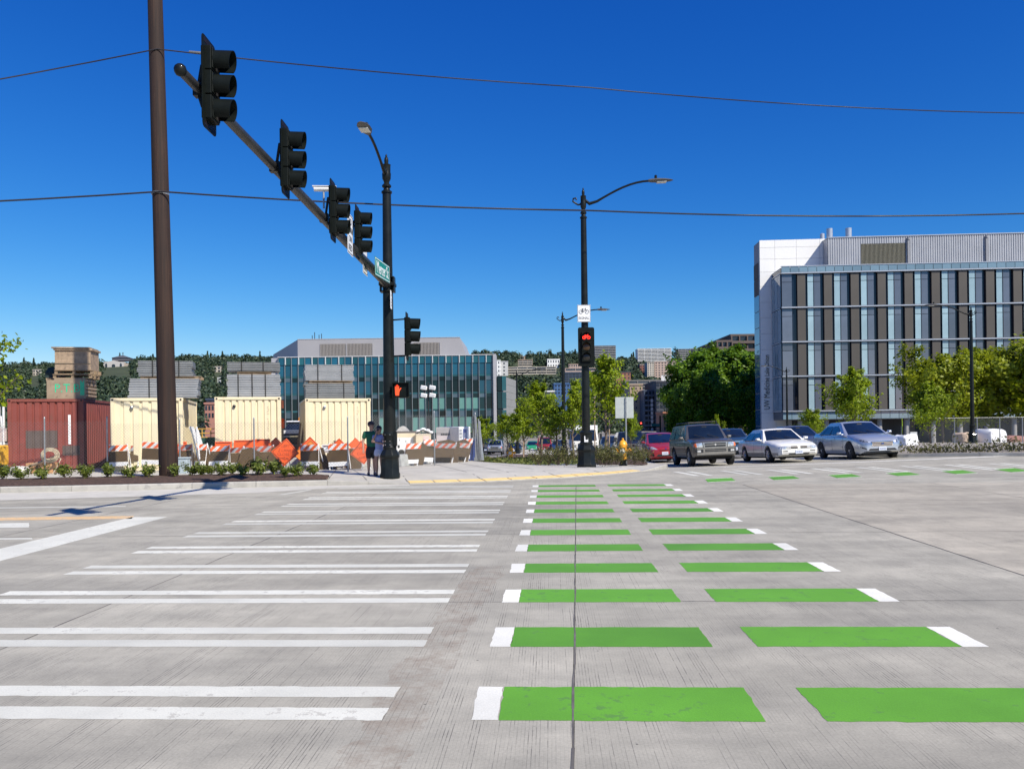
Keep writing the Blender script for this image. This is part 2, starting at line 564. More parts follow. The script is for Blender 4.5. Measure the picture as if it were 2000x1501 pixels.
# ---- concrete paving
def concrete_mat(name, tint=(.405, .388, .328), grooves=True):
    m, t, b = nodes(name)
    geo = nn(t, 'ShaderNodeNewGeometry')
    pos = geo.outputs['Position']
    mp = nn(t, 'ShaderNodeMapping'); mp.vector_type = 'POINT'
    mp.inputs['Rotation'].default_value = (0, 0, CD)
    t.links.new(pos, mp.inputs[0])
    big = noise(t, .35, 4, .6, mp.outputs[0])
    mid = noise(t, 2.2, 6, .65, mp.outputs[0])
    fine = noise(t, 60, 3, .7, mp.outputs[0])
    oi = nn(t, 'ShaderNodeObjectInfo')
    c = ramp(t, big.outputs[0], [(.3, [x * .84 for x in tint]), (.7, [x * 1.1 for x in tint])]).outputs[0]
    c = mixc(t, .7, c, ramp(t, mid.outputs[0], [(.25, (.7, .7, .7)), (.75, (1.2, 1.19, 1.17))]).outputs[0], 'MULTIPLY')
    c = mixc(t, .5, c, ramp(t, fine.outputs[0], [(.3, (.75, .75, .75)), (.7, (1.2, 1.2, 1.2))]).outputs[0], 'MULTIPLY')
    k = mth(t, 'MULTIPLY_ADD', oi.outputs['Random'], .14, .93)
    sc = nn(t, 'ShaderNodeVectorMath', operation='SCALE')
    t.links.new(c, sc.inputs[0]); t.links.new(k, sc.inputs['Scale'])
    c = sc.outputs[0]
    sp = nn(t, 'ShaderNodeSeparateXYZ'); t.links.new(mp.outputs[0], sp.inputs[0])
    # streaks along the traffic (across the picture)
    st = nn(t, 'ShaderNodeMapping'); st.inputs['Scale'].default_value = (.22, 1.0, 1); st.inputs['Rotation'].default_value = (0, 0, -.1)
    t.links.new(pos, st.inputs[0])
    sn = noise(t, 1.0, 5, .6, st.outputs[0])
    c = mixc(t, .75, c, ramp(t, sn.outputs[0], [(.32, (.76, .76, .77)), (.60, (1.10, 1.09, 1.08))]).outputs[0], 'MULTIPLY')
    # oil and rubber specks
    vs = noise(t, 7, 3, .8, mp.outputs[0])
    c = mixc(t, mth(t, 'MULTIPLY', ramp(t, vs.outputs[0], [(.70, (0, 0, 0)), (.78, (1, 1, 1))]).outputs[0], .55), c, (.13, .125, .12))
    vs2 = noise(t, 1.3, 7, .75, mp.outputs[0])
    c = mixc(t, mth(t, 'MULTIPLY', ramp(t, vs2.outputs[0], [(.62, (0, 0, 0)), (.74, (1, 1, 1))]).outputs[0], .35), c, (.2, .19, .185))
    vo = nn(t, 'ShaderNodeTexVoronoi'); vo.inputs['Scale'].default_value = 2.6; t.links.new(mp.outputs[0], vo.inputs['Vector'])
    spot = mth(t, 'LESS_THAN', mth(t, 'ADD', vo.outputs['Distance'], mth(t, 'MULTIPLY', vs.outputs[0], .05)), .052)
    c = mixc(t, mth(t, 'MULTIPLY', spot, .75), c, (.09, .085, .08))
    # rust coloured dirt trail beside the bike crossing
    xa = mth(t, 'ABSOLUTE', mth(t, 'SUBTRACT', mth(t, 'MULTIPLY_ADD', sp.outputs[1], -.03, sp.outputs[0]), -1.02))
    band = mth(t, 'LESS_THAN', mth(t, 'ADD', xa, mth(t, 'MULTIPLY', vs2.outputs[0], .5)), .42)
    dn = ramp(t, noise(t, 5, 7, .8, mp.outputs[0]).outputs[0], [(.42, (0, 0, 0)), (.66, (1, 1, 1))]).outputs[0]
    lim = mth(t, 'MULTIPLY', mth(t, 'LESS_THAN', sp.outputs[1], 9.5), mth(t, 'GREATER_THAN', sp.outputs[1], 1))
    c = mixc(t, mth(t, 'MULTIPLY', mth(t, 'MULTIPLY', mth(t, 'MULTIPLY', band, dn), lim), .75), c, (.25, .2, .155))
    h = mth(t, 'MULTIPLY', mid.outputs[0], .5)
    h = mth(t, 'ADD', h, mth(t, 'MULTIPLY', fine.outputs[0], .25))
    if grooves:
        wob = mth(t, 'MULTIPLY', noise(t, .6, 2, .5, mp.outputs[0]).outputs[0], .02)
        gx = mth(t, 'ADD', sp.outputs[0], wob)
        saw = mth(t, 'FRACT', mth(t, 'DIVIDE', mth(t, 'ADD', gx, 100), .0205))
        line = mth(t, 'LESS_THAN', saw, .24)
        gm = nn(t, 'ShaderNodeMapping'); gm.inputs['Scale'].default_value = (2.2, .55, 1)
        t.links.new(mp.outputs[0], gm.inputs[0])
        gmask = ramp(t, noise(t, 1.5, 6, .75, gm.outputs[0]).outputs[0], [(.40, (0, 0, 0)), (.58, (1, 1, 1))]).outputs[0]
        wide = ramp(t, noise(t, .55, 2, .5, mp.outputs[0]).outputs[0], [(.34, (.4,) * 3), (.50, (1, 1, 1))]).outputs[0]
        wn = nn(t, 'ShaderNodeTexWhiteNoise'); wn.noise_dimensions = '1D'
        t.links.new(mth(t, 'FLOOR', mth(t, 'DIVIDE', mth(t, 'ADD', gx, 100), .0205)), wn.inputs['W'])
        dm_ = nn(t, 'ShaderNodeMapping'); dm_.inputs['Scale'].default_value = (40, 7, 1)
        t.links.new(mp.outputs[0], dm_.inputs[0])
        dash = ramp(t, noise(t, 1.0, 2, .5, dm_.outputs[0]).outputs[0], [(.40, (.25,) * 3), (.52, (1, 1, 1))]).outputs[0]
        gl = mth(t, 'MULTIPLY', mth(t, 'MULTIPLY', line, gmask), mth(t, 'MULTIPLY', mth(t, 'MULTIPLY', wide, dash), ramp(t, wn.outputs[0], [(.2, (.1,) * 3), (.7, (1, 1, 1))]).outputs[0]))
        c = mixc(t, mth(t, 'MULTIPLY', gl, .85), c, (.10, .095, .09))
        h = mth(t, 'SUBTRACT', h, mth(t, 'MULTIPLY', line, .5))
    t.links.new(c, b.inputs['Base Color'])
    b.inputs['Roughness'].default_value = .85
    b.inputs['Specular IOR Level'].default_value = .25
    bn = nn(t, 'ShaderNodeBump'); bn.inputs['Strength'].default_value = .35; bn.inputs['Distance'].default_value = .006
    t.links.new(h, bn.inputs['Height']); t.links.new(bn.outputs[0], b.inputs['Normal'])
    M[name] = m
    return m

paving = concrete_mat('road_concrete')
paving_beige = concrete_mat('road_concrete_beige', (.435, .405, .335))
walk = pbr('walk_concrete', (.47, .45, .395), .85, var=.12, scale=1.2, bump=.2, bscale=80, dirt=((.34, .33, .31), 2.5, .6), world=True)
kerbm = pbr('kerb_concrete', (.40, .385, .345), .85, var=.15, scale=3, bump=.25, bscale=60, dirt=((.25, .24, .23), 4, .6), rnd=.06, world=True)
gutter_m = pbr('gutter_concrete', (.53, .51, .45), .85, var=.1, scale=2.5, bump=.2, bscale=60, dirt=((.36, .35, .33), 3, .62), world=True)
sealant = pbr('joint_sealant', (.13, .12, .108), .8, var=.3, scale=5, world=True)
dirtm = pbr('yard_dirt', (.30, .27, .23), .95, var=.25, scale=.8, bump=.6, bscale=9, world=True)
gravel_m = pbr('ground_gravel', (.24, .22, .19), .95, var=.25, scale=.3, bump=.4, bscale=5, world=True)
mulch_m = pbr('mulch', (.070, .040, .028), .95, var=.6, scale=14, bump=1.0, bscale=30, dirt=((.22, .14, .095), 13, .57), world=True)
asph = pbr('old_asphalt', (.16, .155, .15), .9, var=.2, scale=.5, bump=.2, bscale=20, world=True)

def paint_mat(name, col, worn, amt, scale=9):
    m, t, b = nodes(name)
    geo = nn(t, 'ShaderNodeNewGeometry'); pos = geo.outputs['Position']
    n = noise(t, scale, 7, .75, pos); n2 = noise(t, 1.2, 3, .6, pos); n3 = noise(t, 90, 2, .6, pos)
    oi = nn(t, 'ShaderNodeObjectInfo')
    c = ramp(t, n2.outputs[0], [(.3, [x * .88 for x in col]), (.7, [min(1, x * 1.1) for x in col])]).outputs[0]
    c = mixc(t, .5, c, ramp(t, n3.outputs[0], [(.3, (.8, .8, .8)), (.7, (1.15, 1.15, 1.15))]).outputs[0], 'MULTIPLY')
    k = mth(t, 'MULTIPLY_ADD', oi.outputs['Random'], .24, .86)
    sc = nn(t, 'ShaderNodeVectorMath', operation='SCALE')
    t.links.new(c, sc.inputs[0]); t.links.new(k, sc.inputs['Scale'])
    thr = mth(t, 'MULTIPLY_ADD', oi.outputs['Random'], -.06, amt + .03)
    f = mth(t, 'GREATER_THAN', mth(t, 'ADD', mth(t, 'MULTIPLY', n.outputs[0], .75), mth(t, 'MULTIPLY', n2.outputs[0], .25)), thr)
    c = mixc(t, mth(t, 'MULTIPLY', f, .7), sc.outputs[0], worn)
    t.links.new(c, b.inputs['Base Color'])
    b.inputs['Roughness'].default_value = .6
    bn = nn(t, 'ShaderNodeBump'); bn.inputs['Strength'].default_value = .3; bn.inputs['Distance'].default_value = .004
    t.links.new(n3.outputs[0], bn.inputs['Height']); t.links.new(bn.outputs[0], b.inputs['Normal'])
    M[name] = m
    return m
mk_white = paint_mat('marking_white', (.67, .665, .575), (.44, .42, .36), .588)
mk_white_new = paint_mat('marking_white_new', (.80, .79, .70), (.55, .54, .52), .66)
mk_green = paint_mat('marking_green', (.112, .325, .020), (.10, .22, .05), .60)
mk_yellow = paint_mat('marking_yellow', (.74, .50, .24), (.5, .42, .32), .54)
tactile_m = pbr('tactile_yellow', (.82, .60, .24), .7, var=.12, scale=6, bump=.6, bscale=40, world=True)

# ================================================================== ground, road, pavements
def terrain_sheet(name, xs, ys, dz, mat, parent=None):
    mb = MB()
    rows = [[(x, y, terr(x, y) + (dz(x, y) if callable(dz) else dz)) for x in xs] for y in ys]
    mb.grid(rows)
    return mb.build(name, mat, parent, smooth=30)

def lin(a, b, n): return [a + (b - a) * i / (n - 1) for i in range(n)]
gx = [-6000, -2500, -900, -300, -120] + lin(-70, 90, 33) + [140, 320, 900, 2500, 6000]
gy = [-6000, -1500, -300, -60] + lin(-10, 120, 66) + [160, 300, 900, 2500, 6000]
tag(terrain_sheet('ground', gx, gy, -.10, gravel_m), kind='structure')
road = tag(terrain_sheet('road', lin(-130, 130, 105), lin(-30, 125, 125), lambda x, y: -.015, sealant), kind='structure')

# concrete slabs of the crossing, joints open between them
s_edges = [-22.9, -17.2, -12.6, -8.45, -4.13, .16, 4.9, 9.6, 14.3, 19, 23.7]
t_edges = [-7.5, -3.3, 1.2, 7.6, 12.2, 16.8, 21.3]
for i in range(len(s_edges) - 1):
    for j in range(len(t_edges) - 1):
        g = .006
        s0, s1, t0, t1 = s_edges[i] + g, s_edges[i + 1] - g, t_edges[j] + g * .5, t_edges[j + 1] - g * .5
        if s0 < -17 and t0 < 0: pass
        mb = MB()
        sk = lambda q, t: .033 * (t - 6) if q == 5 else 0     # the middle joint runs slightly askew
        c = [ST(s0 + sk(i, t0), t0, -.03), ST(s1 + sk(i + 1, t0), t0, -.03), ST(s1 + sk(i + 1, t1), t1, -.03), ST(s0 + sk(i, t1), t1, -.03)]
        mb.slab4(*c, .03)
        mb.build('concrete_slab', paving_beige if s0 > 4.5 else paving, road)
# outer paving, one sheet each (beyond the individual slabs)
def sheet(name, s0, s1, t0, t1, dz, mat, n=30, m_=30, parent=None):
    mb = MB()
    mb.grid([[ST(s, t, dz) for s in lin(s0, s1, n)] for t in lin(t0, t1, m_)])
    return mb.build(name, mat, parent, smooth=30)
sheet('concrete_sheet', 23.71, 120, -25, 21.3, 0, paving_beige, 20, 12, road)
sheet('concrete_sheet', -120, -22.91, -25, 28, 0, paving, 20, 12, road)
sheet('concrete_sheet', -22.9, 23.7, -25, -7.51, 0, paving, 12, 6, road)
sheet('concrete_sheet', -22.9, 60, 21.31, 42, 0, paving, 150, 110, road)
sheet('side_street_sheet', -6, 60, 42.01, 118, 0, asph, 50, 60, road)
# dark sealed joint that wanders along the middle of the bike crossing
jm = MB()
rng = random.Random(4)
pts = [(.16 + .033 * (t - 6) + rng.uniform(-.006, .006), t) for t in lin(1.3, 21.2, 70)]
for (a, t0), (b, t1) in zip(pts, pts[1:]):
    wa = .004 + .0045 * rng.random()
    jm.quad(ST(a - wa, t0, .0030), ST(a + wa, t0, .0030), ST(b + wa, t1, .0030), ST(b - wa, t1, .0030))
jm.build('joint_seal', sealant, road)
thin = pbr('joint_thin', (.16, .148, .135), .9, var=.4, scale=3, world=True)
for s_, wd in ((-4.13, .007), (-8.45, .006), (9.6, .006)):
    jm = MB(); pts = [(s_ + rng.uniform(-.01, .01), t) for t in lin(3.5, 21.2, 60)]
    for (a, t0), (b, t1) in zip(pts, pts[1:]): jm.quad(ST(a - wd, t0, .0012), ST(a + wd, t0, .0012), ST(b + wd, t1, .0012), ST(b - wd, t1, .0012))
    jm.build('joint_seal', thin, road)
for t_ in (7.6, 12.2, 16.8):
    jm = MB(); pts = [(s, t_ + rng.uniform(-.012, .012)) for s in lin(-12, 14, 80)]
    for (a, t0), (b, t1) in zip(pts, pts[1:]): jm.quad(ST(a, t0 - .006, .0012), ST(b, t1 - .006, .0012), ST(b, t1 + .006, .0012), ST(a, t0 + .006, .0012))
    jm.build('joint_seal', thin, road)
jm = MB()
pts = [(4.9 + rng.uniform(-.006, .006), t) for t in lin(3, 21.2, 60)]
for (a, t0), (b, t1) in zip(pts, pts[1:]):
    wa = .006 + .008 * rng.random()
    jm.quad(ST(a - wa, t0, .0030), ST(a + wa, t0, .0030), ST(b + wa, t1, .0030), ST(b - wa, t1, .0030))
jm.build('joint_seal', sealant, road)

# ------------------------------------------------------------------ markings
def mark(name, pts, mat, z=.0016, n=1):
    """painted patch: quad subdivided along its length so it follows the road"""
    a, b, c, d = [Vector(p) for p in pts]
    mb = MB()
    rows = []
    if n == 1 and min(a.y, c.y) < 14:
        ring = []
        for p, q in ((a, b), (b, c), (c, d), (d, a)):
            m_ = max(2, min(60, int((q - p).length / .06)))
            side = Vector((-(q - p).y, (q - p).x, 0)).normalized()
            for k in range(m_):
                v = p.lerp(q, k / m_) + side * (rng.gauss(0, .0032) if k else 0)
                ring.append((v.x, v.y, terr(v.x, v.y) + z))
        mb._add(ring, [tuple(range(len(ring)))])
        return mb.build(name, mat, road)
    for k in range(n + 1):
        u = k / n
        r = []
        for v in (0, 1):
            p = a.lerp(b, u) if v == 0 else d.lerp(c, u)
            r.append((p.x, p.y, terr(p.x, p.y) + z))
        rows.append(r)
    mb.grid(rows)
    o = mb.build(name, mat, road)
    return o
def stq(s0, s1, t0, t1, j=.006):
    q = lambda: rng.uniform(-j, j)
    return [ST(s0 + q(), t0 + q()), ST(s1 + q(), t0 + q()), ST(s1 + q(), t1 + q()), ST(s0 + q(), t1 + q())]
for k in range(-1, 12):
    t1 = 5.15 + 1.5 * k
    for (a, b_) in ((t1 - .2, t1), (t1 - .585, t1 - .385)):
        mark('crosswalk_stripe', stq(-5.5, -.955, a, b_), mk_white)
    mark('white_cap', stq(-.456, -.303, t1 - .58, t1), mk_white_new)
    mark('green_patch', stq(-.3025, 1.17, t1 - .58, t1, .008), mk_green)
    mark('green_patch', stq(1.49, 2.952, t1 - .58, t1, .008), mk_green)
    mark('white_cap', stq(2.953, 3.13, t1 - .58, t1), mk_white_new)
# green squares of the second bike crossing
for k in range(-0, 9):
    c = Vector((5.72, 22.75, 0)) + Vector((1.92, .5, 0)) * k
    e = Vector((.42, .19, 0)); f = Vector((.10, .60, 0))
    mark('green_square', [c - e - f, c + e - f, c + e + f, c - e + f], mk_green, .004)
    for sg in (-1, 1):
        o_ = f * sg * 1.0; w_ = f * sg * .14
        mark('white_edge', [c - e + o_, c + e + o_, c + e + o_ + w_, c - e + o_ + w_], mk_white_new, .004)
# stop line and the far crosswalk
sl0 = G(1300, 916); sl1 = G(1700, 901.5)
sldir = (sl1 - sl0); sldir.z = 0; sldir.normalize()
perp = Vector((-sldir.y, sldir.x, 0))
mark('stop_line', [sl0, sl0 + sldir * 26, sl0 + sldir * 26 + perp * .3, sl0 + perp * .3], mk_white_new, .004, 60)
for k in range(15):
    for q in (0, .42):
        p = Vector((5.22, 27.0, 0)) + sldir * (1.56 * k + q)
        e = sldir * .2
        f = Vector((.16, -2.5, 0))
        mark('crosswalk_stripe', [p, p + f, p + f + e, p + e], mk_white, .004, 12)
# markings of the street on the left
def pq(name, pix, mat, z=.0016): return mark(name, [G(*p) for p in pix], mat, z)
def extend(p, q, f): return p + (q - p) * f
a, b_, c, d = [G(*p) for p in ((0, 1071), (257, 1009.5), (327, 1009), (84, 1073))]
mark('stop_line', [a + (a - b_) * 1.2, b_, c, d + (d - c) * 1.2], mk_white)
pq('yellow_line', [(-400, 1015), (262, 1007), (257, 1012.5), (-400, 1021)], mk_yellow)
pq('lane_line', [(-200, 1024), (57, 1020.5), (57, 1029.5), (-200, 1033)], mk_white)
pq('lane_line', [(-200, 1052), (62, 1050), (64, 1052.5), (-200, 1055)], mk_white)
pq('lane_line', [(-300, 994), (245, 987.5), (247, 988.9), (-300, 996)], mk_white)
pq('lane_line', [(543, 965.6), (600, 956.2), (611, 956.2), (556, 965.6)], mk_white)

# ------------------------------------------------------------------ far pavement with its kerbs
fr_px = [(-700, 985, .15), (-350, 973, .15), (0, 962, .15), (140, 959.5, .15), (250, 957, .15), (375, 954, .15), (500, 951, .15), (640, 947.5, .14), (720, 946.3, .09), (800, 945.3, .02),
         (950, 941, .02), (1100, 933.5, .02), (1190, 927, .02), (1255, 920.5, .02), (1290, 914.5, .12), (1314, 907.5, .15)]
front = [(G(x, y), h) for x, y, h in fr_px]
for i_, xy in ((14, (5.35, 30.0)), (15, (6.2, 33.0))): front[i_] = (Vector((*xy, terr(*xy))), .15 if i_ == 15 else .12)
last = front[-1][0]
for yy in (35, 39, 46, 60, 80, 110):
    front.append((Vector((6.35 + .045 * (yy - 38), yy, terr(6.3, yy))), .15))
back = []
nfr = len(front)
for i, (p, h) in enumerate(front):
    if i < 8: back.append(Vector((p.x - 1.6, p.y + 9.5, 0)))
    elif i < 16: back.append(Vector((-7 + (i - 8) * 1.05, 33.5 + (i - 8) * 2.0, 0)))
    else: back.append(Vector((-1.2 + (i - 16) * .6 - (p.y - 32) * .02, p.y + 22, 0)))
def inner(i, d):
    """point d metres in from the kerb at front vertex i"""
    p, h = front[i]
    b_ = back[i]
    v = Vector((b_.x - p.x, b_.y - p.y, 0)); L = v.length
    return p + v / L * d
ds = [0, .16, .35, .8, 1.3, 1.9, 3, 4.5, 6, 8, 10]
rows = []
for i, (p, h) in enumerate(front):
    r = []
    fa_, fb_ = front[max(0, i - 1)][0], front[min(nfr - 1, i + 1)][0]
    nrm_ = Vector((-(fb_.y - fa_.y), fb_.x - fa_.x, 0)).normalized()
    L = (Vector((back[i].x, back[i].y, 0)) - Vector((p.x, p.y, 0))).length
    for d in ds:
        q = p + nrm_ * d if 0 < d < .2 else inner(i, d * L / 10 if L < 10 else (d if d < 8 else (8 + (L - 8) * (d - 8) / 2)))
        hh = h + (.15 - h) * sstep(.2, 1.9, d)
        r.append((q.x, q.y, terr(q.x, q.y) + hh))
    rows.append(r)
pav = tag(MB().grid([r[1:] for r in rows]).build('pavement', walk, smooth=30), kind='structure')
for i in range(nfr - 1):
    (p0, h0), (p1, h1) = front[i], front[i + 1]
    a, b_ = rows[i][1], rows[i + 1][1]
    n = max(1, round((Vector(p1) - Vector(p0)).length / 3.0)) if h0 > .1 else 1
    for k in range(n):
        u0, u1 = k / n + (.003 if k or True else 0), (k + 1) / n - .003
        mb = MB()
        L0, L1 = Vector(p0).lerp(Vector(p1), u0), Vector(p0).lerp(Vector(p1), u1)
        I0, I1 = Vector(a).lerp(Vector(b_), u0), Vector(a).lerp(Vector(b_), u1)
        ha, hb = h0 + (h1 - h0) * u0, h0 + (h1 - h0) * u1
        z0, z1 = terr(L0.x, L0.y), terr(L1.x, L1.y)
        up = lambda v, z: Vector((v.x, v.y, z))
        ins = .03
        A0, A1 = L0, L1
        T0, T1 = L0.lerp(I0, .18), L1.lerp(I1, .18)
        mb._add([up(A0, z0 - .05), up(A1, z1 - .05), up(A1, z1 + hb * .85), up(A0, z0 + ha * .85), up(T0, z0 + ha + .003), up(T1, z1 + hb + .003),
                 up(I1, I1.z + .003), up(I0, I0.z + .003), up(I1, z1 - .05), up(I0, z0 - .05)],
                [(0, 1, 2, 3), (3, 2, 5, 4), (4, 5, 6, 7), (7, 6, 8, 9), (0, 3, 4, 7, 9), (1, 8, 6, 5, 2)])
        mb.build('kerb_stone', kerbm, pav)
# pale gutter along the left kerb
gm = MB()
gp = [(-700, 985, 1000), (-350, 973, 987), (0, 962, 976.5), (250, 957, 969.5), (500, 951, 962), (640, 947.5, 953), (800, 945.3, 947.5)]
gm.grid([[tuple(G(x, y0, .0024)), tuple(G(x, y1, .0024))] for x, y0, y1 in gp])
gm.build('gutter', gutter_m, road)
# yellow tactile strip at the dropped kerb, in plates
for i in range(9, 13):
    for k in range(3):
        u0, u1 = k / 3 + .01, (k + 1) / 3 - .01
        def pt(u, d):
            p = inner(i, d).lerp(inner(i + 1, d), u)
            return Vector((p.x, p.y, terr(p.x, p.y) + .02 + .13 * sstep(.2, 1.9, d) + .012))
        q0, q1 = .14, .66
        mb = MB()
        z_ = Vector((0, 0, -.02))
        mb.slab4(pt(u0, q0) + z_, pt(u1, q0) + z_, pt(u1, q1) + z_, pt(u0, q1) + z_, .02)
        mb.build('tactile_plate', tactile_m, pav)
# score lines of the pavement: thin recessed-looking joints built as grooves of dark sealant
jt = MB()
def groove(p, q, w_=.012, n=8):
    p, q = Vector(p), Vector(q)
    d_ = (q - p); d_.z = 0
    nrm = Vector((-d_.y, d_.x, 0)).normalized() * w_
    rows_ = []
    for k in range(n + 1):
        c_ = p.lerp(q, k / n)
        z_ = surf(c_.x, c_.y) + .004
        rows_.append([(c_.x - nrm.x, c_.y - nrm.y, z_), (c_.x + nrm.x, c_.y + nrm.y, z_)])
    jt.grid(rows_)
pav_bvh = BVHTree.FromPolygons([v.co.copy() for v in pav.data.vertices], [tuple(f.vertices) for f in pav.data.polygons])
def surf(x, y):
    h = pav_bvh.ray_cast(Vector((x, y, 5)), Vector((0, 0, -1)))
    return h[0].z if h[0] else terr(x, y) + .15
for i in (2, 3, 4, 5, 6, 7, 8, 9, 10, 11, 12, 13):
    groove(inner(i, .5), inner(i, 9))
groove(inner(8, 2.0), inner(13, 2.0)); groove(inner(8, 4.2), inner(13, 4.2)); groove(inner(9, 6.4), inner(12, 6.4))
groove(inner(10, .9).lerp(inner(11, .9), .5), inner(10, 8).lerp(inner(11, 8), .5))
jt.build('score_lines', pbr('score_dark', (.12, .115, .11), .9), pav)
tag(terrain_sheet('yard', lin(-60, 0, 30), lin(28.2, 75, 30), .125, dirtm), kind='structure')
# roadside land on the far right, behind its own kerb
vk0, vk1 = G(1752, 893), G(2000, 890.5)
vdir = (vk1 - vk0); vdir.z = 0; vdir.normalize()
def vp(u, v, z=0):
    p = vk0 + vdir * u + dv * v
    return (p.x, p.y, terr(p.x, p.y) + z)
mb = MB(); mb.grid([[vp(u, v, .13) for u in lin(0, 60, 30)] for v in lin(.15, 64, 34)])
tag(mb.build('verge', dirtm, smooth=30), kind='structure')
for k in range(18):
    mb = MB(); mb.slab4(vp(k * 3 + .01, 0, -.05), vp(k * 3 + 2.99, 0, -.05), vp(k * 3 + 2.99, .15, -.05), vp(k * 3 + .01, .15, -.05), .19)
    mb.build('kerb_stone', kerbm, bpy.data.objects['verge'])
for k in range(20):
    mb = MB(); mb.slab4(vp(0, k * 3 + .16, -.05), vp(.15, k * 3 + .16, -.05), vp(.15, k * 3 + 3.14, -.05), vp(0, k * 3 + 3.14, -.05), .19)
    mb.build('kerb_stone', kerbm, bpy.data.objects['verge'])
# ================================================================== poles and signals
def gz(p): return surf(p.x, p.y)

def ornate_top(mb, z0, r):
    """decorated capital with finial above a lamp pole"""
    mb.lathe([(r * 1.12, z0 - .05), (r * 1.12, z0), (r * .75, z0 + .03), (r * .62, z0 + .09), (r * .98, z0 + .13), (r * .98, z0 + .17),
              (r * .55, z0 + .23), (r * .6, z0 + .28), (r * .9, z0 + .36), (r * .95, z0 + .5), (r * .85, z0 + .55), (r * .88, z0 + .74), (r * .95, z0 + .76),
              (r * .4, z0 + .80), (r * .46, z0 + .88), (r * .38, z0 + .96), (r * .2, z0 + .99), (r * .22, z0 + 1.03), (0, z0 + 1.08)], 14)

def luminaire(parent, tip, direction, s=1.0):
    """flat cobra lamp head; direction points outward"""
    d = Vector(direction).normalized(); sd_ = Vector((-d.y, d.x, 0))
    mb = MB()
    rs = []
    for u, wd, h0, h1 in ((-.05, .06, -.04, .05), (.05, .10, -.06, .07), (.3, .17, -.07, .08), (.55, .17, -.06, .06), (.75, .11, -.03, .03), (.84, .03, -.01, .01)):
        c = Vector(tip) + d * u * s
        r = []
        for k in range(10):
            th = 2 * math.pi * k / 10
            hh = math.sin(th); r.append(c + sd_ * math.cos(th) * wd * s + Vector((0, 0, (h1 if hh > 0 else -h0) * hh * s)))
        rs.append(r)
    mb.rings(rs)
    o = mb.build('lamp_head', pbr('lamp_grey', (.09, .09, .088), .45, var=.1), parent, smooth=40)
    c = Vector(tip) + d * .22 * s
    MB().lathe([(.05 * s, .05), (.05 * s, .15 * s + .03), (.03 * s, .17 * s + .03), (0, .17 * s + .03)], 8, c).build('photocell', black_iron, o)
    l = Vector(tip) + d * .42 * s
    mb = MB(); mb.box(l + Vector((0, 0, -.066 * s)), (.34 * s, .24 * s, .02), math.atan2(d.y, d.x))
    mb.build('lens', pbr('lamp_lens', (.6, .6, .55), .2), o)
    return o

def lamp_arm(parent, z, ang, reach, rise, r=.04, hook=True, sh=1.0):
    d = Vector((math.cos(ang), math.sin(ang), 0))
    pts = [d * .06 + Vector((0, 0, z + .30)), d * .22 + Vector((0, 0, z + .16)), d * .5 + Vector((0, 0, z + .24))]
    for k in range(1, 9):
        u = k / 8
        pts.append(d * (.5 + (reach - .5) * u) + Vector((0, 0, z + .24 + (rise - .24) * math.sin(u * math.pi / 2))))
    mb = MB(); mb.tube(pts, [r * 1.3, r * 1.6, r * 1.2] + [r] * 8, 8)
    if hook:
        hp = [-d * (.05 + .24 * k / 7) + Vector((0, 0, z + .22 - .09 * math.sin(k / 7 * math.pi))) for k in range(6)]
        hp += [-d * .38 + Vector((0, 0, z + .26)), -d * .36 + Vector((0, 0, z + .36)), -d * .27 + Vector((0, 0, z + .38)), -d * .25 + Vector((0, 0, z + .31))]
        mb.tube(hp, r * .8, 6)
    mb.build('lamp_arm', black_iron, parent, smooth=50)
    luminaire(parent, pts[-1], d, sh)

def lamp_post(name, base, top_z, r, ang, reach, rise, label, cat='lamp post', group=None, base_k=1.0, hook=True, rz=0):
    """ornate dark lamp post standing at base; returns its root"""
    t = thing(name, base, label, cat, group, rz)
    H = top_z
    mb = MB()
    k = base_k
    mb.lathe([(.30 * k, -.02), (.30 * k, .10), (.275 * k, .16), (.26 * k, .56), (.29 * k, .60), (.29 * k, .66), (.235 * k, .76), (.18 * k, .84)], 8, rot=math.pi / 8)
    mb.build('base', black_iron, t, smooth=25, bevel=.012)
    mb = MB()
    mb.lathe([(.19 * k, .80), (.20 * k, .88), (.175 * k, .92), (.18 * k, 1.18), (.2 * k, 1.21), (.2 * k, 1.27), (r * 1.12, 1.33)], 14)
    mb.build('collar', black_iron, t, smooth=35)
    mb = MB(); mb.lathe([(r * 1.05, 1.3), (r * .72, H)], 14)
    mb.build('shaft', black_iron, t, smooth=50)
    mb = MB(); ornate_top(mb, H, r * .8)
    mb.build('finial', black_iron, t, smooth=35)
    lamp_arm(t, H + .32, ang, reach, rise, hook=hook)
    return t

# ---- main mast with its long arm
mp_ = P(762, 929, 23.7); mp_.z = gz(mp_)
mast = lamp_post('signal_mast', mp_, P(757, 374, 23.7).z - mp_.z, .17, R_(266), 2.1, .62, 'tall black mast with long signal arm at the kerb, ornate base and lamp', 'signal mast', base_k=1.0, hook=False)
loc = lambda v: Vector(v) - mp_
aj = P(757, 556, 23.7); at_ = P(352, 137, 10.9)
adir = (at_ - aj).normalized()
mb = MB(); mb.tube([loc(aj), loc(aj.lerp(at_, .35)), loc(aj.lerp(at_, .7)), loc(at_)], [.125, .105, .085, .065], 12)
mb.build('mast_arm', arm_iron, mast, smooth=50)
mb = MB(); mb.lathe([(0, -.085), (.05, -.07), (.078, -.03), (.083, .01), (.07, .05), (.04, .075), (0, .083)], 12, loc(at_))
mb.build('arm_end_cap', black_iron, mast, smooth=60)
mb = MB()
